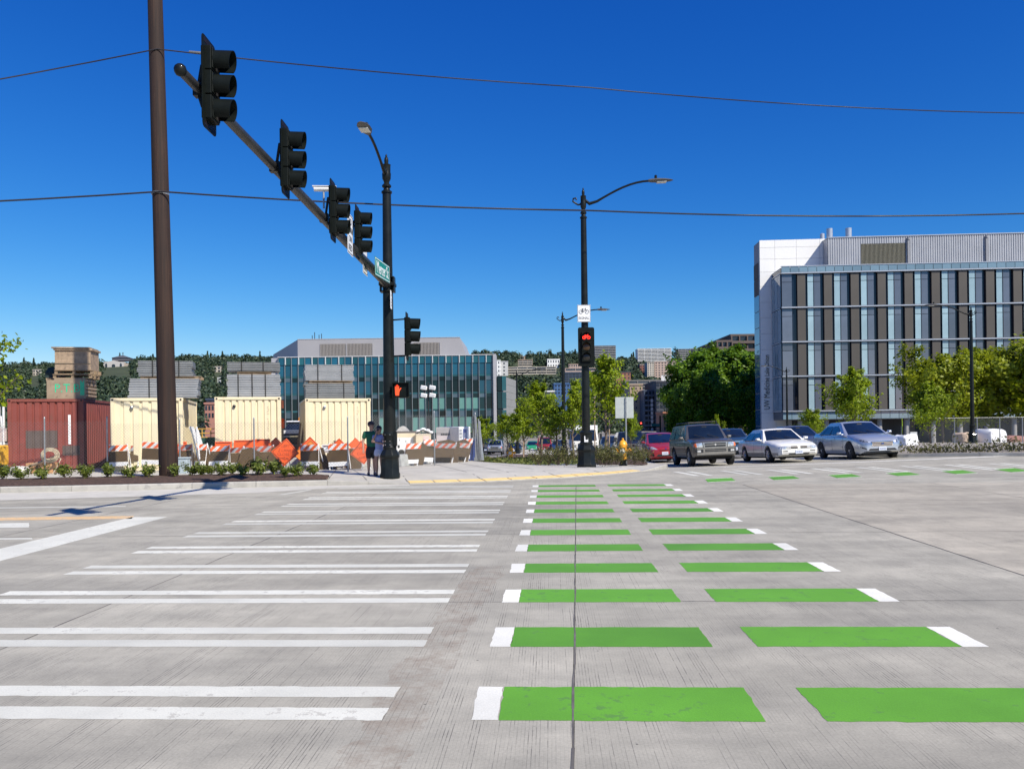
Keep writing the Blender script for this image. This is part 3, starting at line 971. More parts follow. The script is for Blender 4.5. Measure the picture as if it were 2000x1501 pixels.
mb.box(loc(aj), (.46, .40, .09)).box(loc(aj) + Vector((0, 0, .2)), (.40, .36, .03)).box(loc(aj) + Vector((0, 0, -.2)), (.40, .36, .03)).box(loc(aj) + Vector((.19, 0, 0)), (.04, .30, .44)).box(loc(aj) + Vector((-.19, 0, 0)), (.04, .30, .44))
mb.build('arm_clamp', black_iron, mast, bevel=.01)
mb = MB(); mb.box((.17, -.08, 1.12), (.10, .16, .42))
mb.build('push_button', black_iron, mast, bevel=.01)
mb = MB()
for k in range(8):
    a = k * math.pi / 4 + .2
    for z in (.95, 1.05, 1.24): mb.lathe([(.02, -.005), (.02, .015), (0, .025)], 6, (math.cos(a) * .182, math.sin(a) * .182, z))
mb.build('bolts', chrome, mast)['kind'] = 'stuff'

def signal_head(loc_, label, arm_pt=None, rz=0.0, sc=1.0, mirror=False):
    """three light head facing local +X, origin at its middle"""
    t = thing('traffic_signal', loc_, label, 'traffic light', 'black three-light signal heads', rz)
    mb = MB()
    for k in (-1, 0, 1):
        z = k * .36
        mb.box((.02, 0, z), (.15, .34, .345))
        mb.box((.105, 0, z), (.02, .30, .30))
    mb.build('housing', signal_black, t, bevel=.015)
    # louvred backplate with rounded corners
    W, Hh, rc = .27, .68, .07
    poly = []
    for cx, cz, a0 in ((W - rc, Hh - rc, 0), (-W + rc, Hh - rc, 90), (-W + rc, -Hh + rc, 180), (W - rc, -Hh + rc, 270)):
        for q in range(4):
            a = R_(a0 + q * 30); poly.append((cx + rc * math.cos(a), cz + rc * math.sin(a)))
    mb = MB(); mb.prism(poly, -.005, .007, 'x')
    bp = mb.build('backplate', signal_black, t)
    mb = MB()
    for zz in (-.61, .61):
        for q in range(9):
            mb.box((.010, -.2 + q * .05, zz), (.008, .012, .07))
    mb.build('louvres', lens_dark, bp)['kind'] = 'stuff'
    for k in (-1, 0, 1):
        z = k * .36
        mb = MB()
        prof_n = 18
        rows_ = []
        for th_i in range(prof_n + 1):
            th = R_(-58 + 296 * th_i / prof_n)
            c_, s_ = math.cos(th), math.sin(th)
            ln = .27 - .05 * (1 - s_) * .5
            rows_.append([(.115, .158 * c_, z + .158 * s_), (.115 + ln, .158 * c_, z + .158 * s_ - .012), (.115 + ln, .150 * c_, z + .150 * s_ - .012), (.115, .150 * c_, z + .150 * s_)])
        mb.grid(rows_)
        mb.build('visor', signal_black, t, smooth=40)
        mb = MB(); mb.lathe([(.15, .118), (.14, .13), (.08, .15), (0, .155)], 14, (0, 0, z), 'x')
        mb.build('lens', lens_dark, t, smooth=60)
    return t

# heads along the arm: (pixel of the head's middle, distance)
arm_heads = [(408, 168, 11.5, 'nearest and largest black signal head, at the outer end of the mast arm'),
             (557, 312, 14.45, 'second black signal head from the outer end of the mast arm'),
             (650, 412, 17.4, 'third black signal head along the arm, left of the white turn sign'),
             (698, 454, 20.1, 'smallest arm signal head, between the white turn sign and the green street sign')]
for px, py, Y, lab in arm_heads:
    p = P(px, py, Y)
    t = signal_head(p, lab); t.scale = (.94, .94, .94)
    u = (Y - aj.y) / (at_.y - aj.y)
    ap = aj.lerp(at_, u)
    mb = MB()
    q = ap - p
    mb.tube([q, Vector((-.16, 0, q.z * .6)), Vector((-.10, 0, .30)), Vector((-.02, 0, .30))], .028, 8)
    mb.tube([q, Vector((-.16, 0, q.z * .6 - .06)), Vector((-.10, 0, -.30)), Vector((-.02, 0, -.30))], .028, 8)
    mb.box(q, (.19, .14, .19))
    mb.build('bracket', black_iron, t, smooth=40)
p = P(795, 657, 23.5)
t = signal_head(p, 'black signal head bracketed to the right side of the mast above the orange hand')
q = Vector((mp_.x, mp_.y, 0)) - Vector((p.x, p.y, 0))
mb = MB()
for z in (.50, -.54): mb = MB().tube([q + Vector((.1, 0, z)), Vector((-.02, 0, z)), Vector((-.02, 0, z * .9))], .022, 8); mb.build('bracket', black_iron, t)

# ---- detector cameras on the arm
def detector(p, rz, label, col):
    t = thing('detector_camera', p, label, 'camera', None, rz)
    mb = MB(); mb.tube([(-.22, 0, 0), (.2, 0, .0)], .055, 10); mb.box((-.02, 0, .05), (.5, .13, .012)); mb.build('camera_body', col, t, smooth=40)
    mb = MB(); mb.tube([(0, 0, -.05), (0, 0, -.42)], .02, 8); mb.build('bracket', galv, t)
detector(P(632, 369, 17.6), R_(185), 'small white camera on the arm just behind the third signal head', white_paint)
t = thing('wire_spreader', P(392, 102, 11.55), 'thin bare metal rod sticking out behind the nearest signal head', 'rod')
MB().tube([(-.16, 0, .01), (.05, 0, -.01)], .012, 6).build('rod', galv, t)

# ---- signs on the arm and mast, all face +X like the signals
def arm_sign(name, c, wid, hei, label, lines, plate, ink, border=None, rz=0.0, tk=.006):
    t = thing(name, c, label, 'sign', None, rz)
    mb = MB(); mb.box((0, 0, 0), (tk, wid, hei)); mb.build('plate', plate, t, bevel=.002)
    if border is not None:
        b = MB(); e = .018
        x = tk / 2 + .0025
        for yy, zz, dy, dz in ((0, hei / 2 - .03, wid - .04, e), (0, -hei / 2 + .03, wid - .04, e), (wid / 2 - .03, 0, e, hei - .06), (-wid / 2 + .03, 0, e, hei - .06)):
            b.box((x, yy, zz), (.002, dy, dz))
        b.build('border', border, t, fix=False)
    for s, z, sz, sx in lines:
        text('lettering', s, sz, ink, t, face_mx((tk / 2 + .003, 0, z), (0, 1, 0), (0, 0, 1)), sx=sx)
    return t
c = P(684, 458, 18.75)
arm_sign('turn_sign', c, .61, .92, 'white NO TURN ON RED sign on the arm between two signal heads', [('NO', .29, .2, 1), ('TURN', .09, .2, .9), ('ON', -.11, .2, 1), ('RED', -.31, .2, 1)], sign_white, sign_black, sign_black)
c = P(713, 507, 21.0)
arm_sign('lane_sign', c, .62, .76, 'white ONLY lane sign hung under the arm beside the green street sign', [('ONLY', -.22, .2, .9)], sign_white, sign_black, sign_black)
na = P(732, 518, 20.3); fa = P(761, 537, 22.8)
c = (na + fa) / 2
sg = arm_sign('street_name_sign', c, (fa - na).length * .98, .46, 'green Mercer St street sign on the arm beside the mast', [('Mercer St', -.01, .44, 1.12)], sign_green, sign_white, sign_white)
sg.rotation_euler = (0, 0, math.atan2(fa.y - na.y, fa.x - na.x) - math.pi / 2)
v = fa - na
sg.rotation_euler.rotate_axis('X', math.asin(v.z / v.length))
c = P(764.5, 586, 23.55)
arm_sign('notice_sign', c, .40, .52, 'small white notice on the right side of the mast below the arm clamp', [('STOP', .13, .1, 1), ('HERE', .02, .1, 1), ('ON RED', -.1, .085, 1)][0:0], sign_white, sign_black, None)
mb = MB()
for zz, ww in ((.14, .24), (.02, .18), (-.06, .2), (-.15, .26)): mb.box((.006, 0, zz), (.002, ww, .045))
mb.build('faded_print', pbr('faded_print', (.35, .36, .38), .6), bpy.data.objects['notice_sign'], fix=False)

# ---- pedestrian signal with the orange hand
p = P(784, 762, 23.45)
t = thing('pedestrian_signal', p, 'black pedestrian signal showing a lit orange hand, right of the mast', 'pedestrian signal', None, R_(0))
mb = MB(); mb.box((0, 0, 0), (.46, .22, .42)); mb.build('housing', signal_black, t, bevel=.03)
mb = MB(); mb.b2((-.24, -.19, .195), (.24, -.11, .215)).b2((-.24, -.19, -.2), (-.22, -.11, .2)).b2((.22, -.19, -.2), (.24, -.11, .2)); mb.build('visor', signal_black, t)
for z in (.1, -.1): mb = MB(); mb.tube([(-.2, .02, z), (-.36, .12, z)], .025, 8); mb.build('bracket', black_iron, t)
hand = emis('hand_orange', (1, .055, .012), 1.1, (.3, .05, .01))
hp = [(-.05, -.15), (.045, -.15), (.055, -.05), (.075, .0), (.115, .05), (.105, .07), (.085, .062), (.05, .02), (.05, .12), (.03, .125), (.026, .03), (.02, .155), (-.002, .158), (-.006, .035),
      (-.012, .15), (-.034, .148), (-.034, .03), (-.045, .115), (-.065, .11), (-.062, -.02), (-.06, -.08)]
mb = MB(); mb.prism([(x - .10, z) for x, z in hp], -.1155, -.1195, 'y'); mb.build('hand_symbol', hand, t, fix=True)

# ---- bicycle signal pole
bp_ = P(1145.5, 910.5, 30.0); bp_.z = gz(bp_)
bike_pole = lamp_post('bicycle_signal_pole', bp_, P(1137, 424, 30).z - bp_.z, .145, R_(-4), 2.40, .92, 'black lamp post with bicycle signal in the middle of the corner', 'lamp post', base_k=1.22)
L = lambda px, py, Y=30.0: P(px, py, Y) - bp_
pp_ = L(1145, 677, 29.76)
t = thing('bicycle_signal', bp_ + pp_, 'black signal box with a lit red bicycle on the lamp post', 'bicycle signal')
mb = MB()
W, Hh, rc = .295, .70, .06
poly = []
for cx, cz, a0 in ((W - rc, Hh - rc, 0), (-W + rc, Hh - rc, 90), (-W + rc, -Hh + rc, 180), (W - rc, -Hh + rc, 270)):
    for q in range(4):
        a = R_(a0 + q * 30); poly.append((cx + rc * math.cos(a), cz + rc * math.sin(a)))
mb.prism(poly, -.01, .01, 'y'); mb.build('backplate', signal_black, t)
redl = emis('bike_red', (1, .03, .015), 2.2, (.3, .01, .01))
for k in (1, 0, -1):
    mb = MB(); mb.box((0, .0, k * .36), (.345, .16, .345)); mb.build('housing', signal_black, t, bevel=.015)
    mb = MB(); mb.lathe([(.14, -.081), (.12, -.095), (0, -.10)], 16, (0, 0, k * .36), 'y'); mb.build('lens', pbr('lens_smoked', (.02, .017, .014), .3) if k else pbr('lens_amber', (.06, .03, .012), .3), t, smooth=50)
    mb = MB()
    rows_ = []
    for i in range(13):
        th = R_(-20 + 220 * i / 12); c_, s_ = math.cos(th), math.sin(th)
        rows_.append([(.155 * c_, -.08, k * .36 + .155 * s_), (.155 * c_, -.08 - .16 * max(.25, s_), k * .36 + .155 * s_), (.147 * c_, -.08 - .16 * max(.25, s_), k * .36 + .147 * s_), (.147 * c_, -.08, k * .36 + .147 * s_)])
    mb.grid(rows_); mb.build('visor', signal_black, t, smooth=40)

def bike_icon(mb, c, s, y, r):
    """bicycle outline drawn with thin tubes in the XZ plane, s = wheel spacing"""
    cx, cz = c
    f = lambda x, z: (cx + x * s, y, cz + z * s)
    for sx in (-.5, .5):
        mb.tube([f(sx + .30 * math.cos(a * math.pi / 8), .30 * math.sin(a * math.pi / 8)) for a in range(17)], r, 5, False)
    for a, b in (((-.5, 0), (-.22, .42)), ((-.22, .42), (.28, .42)), ((.28, .42), (-.05, 0)), ((-.05, 0), (-.26, .48)), ((-.5, 0), (-.05, 0)), ((.5, 0), (.24, .55)), ((.24, .55), (.38, .6)), ((-.36, .5), (-.16, .5))):
        mb.tube([f(*a), f(*b)], r, 5, False)
mb = MB(); bike_icon(mb, (0, .36 - .035), .17, -.112, .011); mb.build('bicycle_symbol', redl, t)
p = L(1140.5, 612, 29.8)
t = thing('bicycle_sign', bp_ + p, 'white SIGNAL sign with a black bicycle above the bicycle signal', 'sign')
mb = MB(); mb.box((0, 0, 0), (.47, .006, .62)); mb.build('plate', sign_white, t, bevel=.002)
mb = MB()
for xx, zz, dx, dz in ((0, .295, .45, .012), (0, -.295, .45, .012), (.22, 0, .012, .59), (-.22, 0, .012, .59)): mb.box((xx, -.0045, zz), (dx, .002, dz))
mb.build('border', sign_black, t, fix=False)
mb = MB(); bike_icon(mb, (0, .06), .22, -.006, .008); mb.build('bicycle_symbol', sign_black, t)
text('lettering', 'SIGNAL', .125, sign_black, t, face_mx((0, -.006, -.17), (1, 0, 0), (0, 0, 1)), sx=.92)
p = L(1145, 857, 29.8)
t = thing('push_button_plate', bp_ + p, 'small white push button plate low on the bicycle signal pole', 'push button')
mb = MB(); mb.box((0, 0, 0), (.14, .02, .22)); mb.build('plate', sign_white, t, bevel=.004)
for z in (.055, -.01): mb = MB(); mb.box((0, -.012, z), (.037, .003, .037)); mb.build('symbol', sign_black, t)
mb = MB(); mb.box((0, .0, -.20), (.10, .04, .14)).lathe([(.03, -.05), (.025, -.03), (0, -.028)], 10, (0, 0, -.2), 'y'); mb.build('button', black_iron, t)

# ---- other lamp posts
def post_at(px, Y, ztop, ang, label, reach=2.4, rise=.85, r=.13):
    g = GX(px, Y, .1)
    return lamp_post('street_lamp', g, ztop, r, ang, reach, rise, label, 'lamp post', 'ornate black street lamps')
post_at(1102, 56, 8.95, R_(0), 'ornate black street lamp between the young trees, behind the bicycle signal pole')
post_at(1899.5, 58, 8.6, R_(180), 'ornate black street lamp in front of the broad trees and grey office block')
post_at(1538, 100, 8.3, R_(183), 'thin black street lamp in front of the white slab of the office block')
post_at(1411, 140, 8.3, R_(180), 'slim street lamp standing against the big dark green trees')
post_at(1011, 91, 8.2, R_(2), 'slim street lamp beside the grey end wall of the glass building')

# ---- wooden utility pole
p0 = P(330, 929, 24.0)
t = thing('utility_pole', Vector((p0.x, p0.y, terr(p0.x, p0.y) + .15)), 'tall leaning brown wooden utility pole in the mulch strip', 'utility pole')
top = P(303, 0, 24.0) - p0
topx = top * 1.08
mb = MB()
n = 14; pts = [topx * (k / n) for k in range(n + 1)]
mb.tube([Vector((0, 0, -.2))] + pts[1:], [.268 - .068 * k / n for k in range(n + 1)], 20)
m, tt, b = nodes('pole_wood')
tc = nn(tt, 'ShaderNodeTexCoord'); mpn = nn(tt, 'ShaderNodeMapping'); mpn.inputs['Scale'].default_value = (14, 14, .35)
tt.links.new(tc.outputs['Object'], mpn.inputs[0])
na_ = noise(tt, 1.0, 6, .7, mpn.outputs[0]); nb_ = noise(tt, .5, 3, .6, tc.outputs['Object'])
c = ramp(tt, na_.outputs[0], [(.28, (.008, .004, .003)), (.5, (.024, .011, .007)), (.75, (.056, .027, .015))]).outputs[0]
c = mixc(tt, .7, c, ramp(tt, nb_.outputs[0], [(.3, (.6, .58, .56)), (.7, (1.25, 1.2, 1.15))]).outputs[0], 'MULTIPLY')
tt.links.new(c, b.inputs['Base Color']); b.inputs['Roughness'].default_value = .8
bn = nn(tt, 'ShaderNodeBump'); bn.inputs['Strength'].default_value = .7; bn.inputs['Distance'].default_value = .02
tt.links.new(na_.outputs[0], bn.inputs['Height']); tt.links.new(bn.outputs[0], b.inputs['Normal'])
mb.build('pole', m, t, smooth=60)
mb = MB()
c = P(313, 374, 24.0) - p0
mb.lathe([(.245, -.03), (.25, .03)], 18, c)
mb.build('strap', galv, t)
# ---- overhead cables
def cable(name, pts, r, label):
    pts = [Vector(p) for p in pts]
    o = pts[0]
    dense = []
    for a, b in zip(pts, pts[1:]):
        for k in range(10):
            u = k / 10
            q = a.lerp(b, u); dense.append(q - o - Vector((0, 0, (a - b).length ** 2 * .0006 * 4 * u * (1 - u))))
    dense.append(pts[-1] - o)
    mb = MB(); mb.tube(dense, r, 6)
    ob = mb.build(name, wire_m, None, o, smooth=60)
    tag(ob, label, 'cable')
a = P(0, 146, 22.5); b_ = P(307, 96, 23.8); c = P(2000, 221, 29.0)
cable('overhead_cable', [a + (a - b_) * 3.0, b_, P(1150, 171, 26), c, c + (c - b_) * .9], .018, 'upper thin cable crossing the sky from the top of the wooden pole')
a = P(0, 384, 22.7); b_ = P(313, 374, 23.76); c = P(2000, 417, 27.0)
cable('overhead_cable', [a + (a - b_) * 3.0, b_, P(1150, 411, 25.2), c, c + (c - b_) * .9], .025, 'lower thick cable strapped half way up the wooden pole')

# ---- hydrants
hy = pbr('hydrant_yellow', (.80, .38, .02), .4, var=.1, scale=5, coat=.3)
def hydrant(base, k, label):
    t = thing('fire_hydrant', base, label, 'fire hydrant', 'yellow fire hydrants', R_(-10))
    t.scale = (k, k, k)
    mb = MB()
    mb.lathe([(.15, .0), (.15, .04), (.11, .05), (.11, .16), (.15, .17), (.15, .21)], 14); mb.build('base_flange', black_iron, t, smooth=35)
    mb = MB(); mb.lathe([(.145, .21), (.145, .25), (.125, .26), (.125, .62), (.155, .64), (.155, .68), (.14, .70)], 16); mb.build('barrel', hy, t, smooth=35)
    mb = MB(); mb.lathe([(.14, .70), (.16, .71), (.155, .74), (.12, .82), (.07, .87), (.035, .88), (.04, .95), (0, .96)], 14); mb.build('bonnet', hy, t, smooth=35)
    mb = MB()
    mb.lathe([(.07, .10), (.07, .19), (.085, .19), (.085, .26), (.035, .27), (.03, .31), (0, .31)], 12, (0, 0, .52), 'x'); mb.build('outlet', hy, t, smooth=35)
    mb = MB(); mb.lathe([(.07, -.10), (.07, -.19), (.085, -.19), (.085, -.24), (.03, -.25), (0, -.28)], 12, (0, 0, .52), 'x'); mb.build('outlet', hy, t, smooth=35)
    mb = MB(); mb.lathe([(.085, -.10), (.085, -.2), (.10, -.2), (.10, -.27), (.04, -.28), (0, -.31)], 12, (0, 0, .5), 'y'); mb.build('pumper_outlet', pbr('hydrant_cap', (.75, .7, .55), .5), t, smooth=35)
g = GX(1217, 32.2, .18)
hydrant(g, 1.12, 'yellow fire hydrant beside the back of the road sign, nearer one')
hydrant(GX(998, 50, .15), 1.0, 'small far yellow fire hydrant at the edge of the planting bed')

# ---- road sign seen from behind
g = GX(1225.5, 33.5, .15)
t = thing('road_sign', g, 'grey back of a rectangular road sign on a thin post behind the hydrant', 'sign')
zt = P(1222, 775, 33.5).z - g.z
mb = MB(); mb.box((-.035, 0, zt / 2), (.05, .05, zt)); mb.build('post', galv, t)
mb = MB(); mb.box((-.09, .032, zt - .43), (.74, .008, .86)); mb.build('plate', pbr('sign_back', (.50, .53, .50), .42, metal=.3, var=.06), t, bevel=.003)
for z in (.2, .66): mb = MB(); mb.box((-.035, -.032, zt - z), (.06, .012, .03)); mb.build('bracket', galv, t)

# litter at the kerb
p = G(42, 958.5, .0)
t = thing('drink_cup', p + Vector((0, 0, .05)), 'red and white drink cup lying in the gutter', 'cup', None, R_(20))
mb = MB(); mb.lathe([(.035, -.09), (.045, .04)], 12, (0, 0, 0), 'x'); mb.build('cup', pbr('cup_red', (.6, .06, .08), .5), t)
mb = MB(); mb.lathe([(.052, .04), (.052, .07), (0, .072)], 12, (0, 0, 0), 'x'); mb.build('lid', sign_white, t)
# ================================================================== people
def skin_mesh(name, verts, edges, radii, root, mat, parent, sub=2):
    me = bpy.data.meshes.new(name + '_src')
    me.from_pydata(verts, edges, [])
    o = bpy.data.objects.new(name + '_src', me)
    COL.objects.link(o)
    m1 = o.modifiers.new('skin', 'SKIN'); m1.use_smooth_shade = True
    for i, r in enumerate(radii):
        sv_ = me.skin_vertices[0].data[i]
        sv_.radius = (r, r) if not hasattr(r, '__len__') else r
        sv_.use_root = (i == root)
    m2 = o.modifiers.new('sub', 'SUBSURF'); m2.levels = sub; m2.render_levels = sub
    dg = bpy.context.evaluated_depsgraph_get()
    nm = bpy.data.meshes.new_from_object(o.evaluated_get(dg))
    nm.name = name
    bpy.data.objects.remove(o)
    nm.materials.clear(); nm.materials.append(mat)
    nm.polygons.foreach_set('use_smooth', [True] * len(nm.polygons))
    ob = bpy.data.objects.new(name, nm)
    COL.objects.link(ob); ob.parent = parent
    return ob

def chainset():
    V = []; E = []; Rr = []
    def add(p, r, prev=None):
        V.append(tuple(p)); Rr.append(r)
        if prev is not None: E.append((prev, len(V) - 1))
        return len(V) - 1
    return V, E, Rr, add

def person(loc_, H, rz, label, skinm, arms, female, topm, botm, hairm, cap=None, lean=0.0, headturn=0.0, feet=((-.055, 0), (.055, .01))):
    """figure facing local -Y. arms: per side [elbow, wrist, finger direction] in units of height"""
    t = thing('person', loc_, label, 'person', None, rz)
    V, E, Rr, add = chainset()
    q = lambda x, y, z: (x * H, y * H, z * H)
    sw = .098 if female else .112                      # half the shoulder width
    pel = add(q(0, 0, .52), .062 * H)
    wai = add(q(0, .005, .60), (.050 * H if female else .056 * H), pel)
    che = add(q(lean * .5, 0, .72), (.056 * H, .05 * H), wai)
    nk0 = add(q(lean, 0, .825), .036 * H, che)
    nk1 = add(q(lean, -.004, .862), .032 * H, nk0)
    hd0 = add(q(lean, -.010, .895), (.042 * H, .047 * H), nk1)
    hd1 = add(q(lean, -.004, .945), (.046 * H, .056 * H), hd0)
    hd2 = add(q(lean, 0, .982), (.032 * H, .036 * H), hd1)
    nose = add(q(lean + math.sin(headturn) * .058, -.058 * math.cos(headturn), .918), .009 * H, hd0)
    for sx in (-1, 1):
        fx, fy = feet[0] if sx < 0 else feet[1]
        hip = add(q(sx * .048, 0, .495), .058 * H, pel)
        kn = add(q((sx * .05 + fx) / 2, fy - .012, .275), .036 * H, hip)
        cf = add(q(fx * .9 + sx * .004, fy + .008, .19), .034 * H, kn)
        an = add(q(fx, fy + .01, .045), .019 * H, cf)
        add(q(fx + sx * .012, fy - .075, .018), .018 * H, an)
    hands = []
    for sx, (el, wr, fd) in zip((-1, 1), arms):
        sh = add(q(lean + sx * sw, 0, .80), .030 * H, che)
        e = add(q(*el), .024 * H, sh)
        w_ = add(q(*wr), .0165 * H, e)
        fdv = Vector(fd).normalized()
        palm = Vector(wr) + fdv * .035
        pa = add(q(*palm), (.021 * H, .012 * H), w_)
        side = fdv.cross(Vector((0, 1, .2))).normalized()
        hands.append((Vector(wr), fdv, side, palm))
    body = skin_mesh('body', V, E, Rr, pel, skinm, t)
    # fingers: short bent chains rooted in each palm, joined into one mesh with the body
    bmx = bmesh.new(); bmx.from_mesh(body.data)
    mb = MB()
    for wr, fdv, side, palm in hands:
        for k, ln in ((-1.5, .036), (-.5, .042), (.5, .039), (1.5, .03)):
            a = palm + side * k * .0085
            b = a + fdv * ln * .6; c = b + (fdv * .7 + Vector((0, .3, -.3))).normalized() * ln * .55
            mb.tube([q(*a), q(*b), q(*c)], [.0055 * H, .005 * H, .004 * H], 6)
        a = palm - fdv * .012; b = a + (side * -.8 + fdv * .5).normalized() * .024; c = b + fdv * .018
        mb.tube([q(*a), q(*b), q(*c)], [.007 * H, .006 * H, .005 * H], 6)
    fm = mb.mesh('fingers', skinm, 60)
    bmx.from_mesh(fm); bmx.to_mesh(body.data); bmx.free()
    body.data.polygons.foreach_set('use_smooth', [True] * len(body.data.polygons))
    # face
    fd = Vector((math.sin(headturn), -math.cos(headturn), 0)); fs = Vector((math.cos(headturn), math.sin(headturn), 0))
    hc = Vector((lean, -.006, .93))
    mb = MB()
    for s_ in (-1, 1):
        c_ = (hc + fd * .052 + fs * .018 * s_ + Vector((0, 0, .002))) * H
        mb.lathe([(0, -.006 * H), (.0065 * H, -.002 * H), (.0065 * H, .002 * H), (0, .006 * H)], 8, c_)
    mb.build('eyes', sign_black, t)
    mb = MB(); c_ = (hc + fd * .047 + Vector((0, 0, -.038))) * H
    mb.box(c_, (.026 * H, .012 * H, .006 * H), headturn); mb.build('mouth', pbr('lips', (.28, .1, .09), .5), t)
    mb = MB()
    for s_ in (-1, 1):
        c_ = (hc + fs * .05 * s_) * H
        mb.lathe([(0, -.017 * H), (.010 * H, -.008 * H), (.011 * H, .008 * H), (0, .018 * H)], 8, c_)
    mb.build('ears', skinm, t, smooth=60)
    # clothes
    V, E, Rr, add = chainset()
    a0 = add(q(0, 0, .475), (.096 * H, .078 * H)); a1 = add(q(0, .004, .60), (.094 * H, .078 * H) if not female else (.080 * H, .070 * H), a0)
    a2 = add(q(lean * .5, 0, .72), (.104 * H, .084 * H) if not female else (.090 * H, .080 * H), a1); a3 = add(q(lean, 0, .80), (.080 * H, .054 * H), a2)
    for sx, (el, wr, fd_) in zip((-1, 1), arms):
        s_ = add(q(lean + sx * sw, 0, .795), .052 * H, a3)
        p = Vector((lean + sx * sw, 0, .80)).lerp(Vector(el), .72 if not female else .5)
        add(q(*p), .044 * H, s_)
    skin_mesh('shirt', V, E, Rr, 0, topm, t)
    V, E, Rr, add = chainset()
    b0 = add(q(0, 0, .57), (.084 * H, .070 * H)); b1 = add(q(0, 0, .495), (.092 * H, .074 * H), b0)
    for sx in (-1, 1):
        fx, fy = feet[0] if sx < 0 else feet[1]
        h_ = add(q(sx * .050, 0, .46), .072 * H, b1)
        kz = .30 if not female else .385
        u = (.495 - kz) / (.495 - .275)
        add(q(sx * .05 * (1 - u) + (sx * .05 + fx) / 2 * u, (fy - .012) * u, kz), .056 * H if not female else .062 * H, h_)
    skin_mesh('shorts', V, E, Rr, 0, botm, t)
    for sx in (-1, 1):
        fx, fy = feet[0] if sx < 0 else feet[1]
        V, E, Rr, add = chainset()
        c0 = add(q(fx, fy + .022, .026), (.025 * H, .024 * H)); c1 = add(q(fx + sx * .006, fy - .03, .022), (.026 * H, .02 * H), c0); add(q(fx + sx * .012, fy - .085, .018), (.022 * H, .015 * H), c1)
        add(q(fx, fy + .014, .058), .024 * H, c0)
        skin_mesh('shoe', V, E, Rr, 0, pbr('shoe_black', (.015, .015, .017), .6), t, 1)
    # hair / cap
    mb = MB(); hl = (hc + Vector((0, .012, .022)) - fd * .004)
    rs = []
    prof = [(.052, -.03), (.0585, -.005), (.0595, .02), (.05, .046), (.03, .062), (.004, .068)]
    for r, z in prof:
        rs.append([((hl + fs * math.cos(a) * r * .93 - fd * math.sin(a) * r * (1.06 if math.sin(a) > 0 else (.80 if z < 0.01 else 1.0)) + Vector((0, 0, z + (.02 if (z < 0 and math.sin(a) < 0) else 0)))) * H) for a in [2 * math.pi * k / 14 for k in range(14)]])
    mb.rings(rs)
    mb.build('hair', hairm, t, smooth=60)
    if female:
        V, E, Rr, add = chainset()
        bk = hl - fd * .035
        a_ = add(tuple((bk + Vector((0, 0, .02))) * H), .036 * H); b_ = add(tuple((bk - fd * .018 + Vector((0, 0, -.035))) * H), .034 * H, a_); add(tuple((bk - fd * .02 + Vector((0, 0, -.09))) * H), .02 * H, b_)
        skin_mesh('ponytail', V, E, Rr, 0, hairm, t, 1)
    if cap:
        mb = MB(); rs = []
        for r, z in [(.063, .0), (.0635, .018), (.058, .045), (.038, .066), (.004, .073)]:
            rs.append([((hl + fs * math.cos(a) * r * .95 - fd * math.sin(a) * r * 1.08 + Vector((0, 0, z))) * H) for a in [2 * math.pi * k / 16 for k in range(16)]])
        mb.rings(rs)
        cp = mb.build('cap', cap, t, smooth=60)
        mb = MB(); poly = []
        for k in range(9):
            a = math.pi * k / 8
            poly.append((hl + fs * math.cos(a) * .052 + fd * (.045 + .062 * math.sin(a)) + Vector((0, 0, .004))) * H)
        up = Vector((0, 0, .006 * H))
        mb._add([*poly, *[p + up for p in poly]], [tuple(range(8, -1, -1)), tuple(range(9, 18))] + [(i, (i + 1) % 9, (i + 1) % 9 + 9, i + 9) for i in range(9)])
        mb.build('peak', cap, cp)
    return t
skin_a = pbr('skin_fair', (.42, .24, .17), .5, var=.06); skin_b = pbr('skin_tan', (.38, .22, .16), .5, var=.06)
hair_m = pbr('hair_black', (.012, .010, .009), .45, var=.3, scale=40)
p = P(726, 927, 24.40); p.z = gz(p)
person(p, 1.56, R_(12), 'person in green T-shirt, black shorts and cap standing left of the mast', skin_a,
       [[(-.155, .01, .64), (-.15, -.035, .50), (.1, -.1, -1)], [(.15, .045, .645), (.115, .06, .53), (-.2, .2, -1)]], False,
       pbr('shirt_green', (.01, .11, .06), .8, var=.12, bump=.2, bscale=14), pbr('shorts_black', (.015, .016, .02), .8), hair_m, cap=pbr('cap_dark', (.05, .03, .032), .7), headturn=R_(40))
p = P(741, 926, 24.12); p.z = gz(p)
person(p, 1.45, R_(-8), 'person in lilac top and pale shorts with crossed arms, beside the mast', skin_b,
       [[(-.125, -.06, .68), (-.03, -.095, .845), (.15, .05, 1)], [(.125, -.05, .655), (-.03, -.115, .685), (-1, 0, .25)]], True,
       pbr('top_lilac', (.27, .30, .52), .8, var=.15, bump=.2, bscale=14), pbr('shorts_pale', (.45, .48, .62), .8, var=.15), hair_m, headturn=R_(-5))

# ================================================================== shipping containers
def corr(mb, a, b, z0, z1, n, dep, nrm):
    """corrugated wall from a to b (2d), ribs n, depth dep along nrm"""
    a = Vector(a); b = Vector(b); L = (b - a); nrm = Vector(nrm)
    row0 = []; row1 = []
    for i in range(n):
        for u, d in ((0, 0), (.62, 0), (.72, 1), (.92, 1)):
            p = a + L * ((i + u) / n) - nrm * dep * d
            row0.append((p.x, p.y, z0)); row1.append((p.x, p.y, z1))
    p = b
    row0.append((p.x, p.y, z0)); row1.append((p.x, p.y, z1))
    mb.grid([row0, row1])

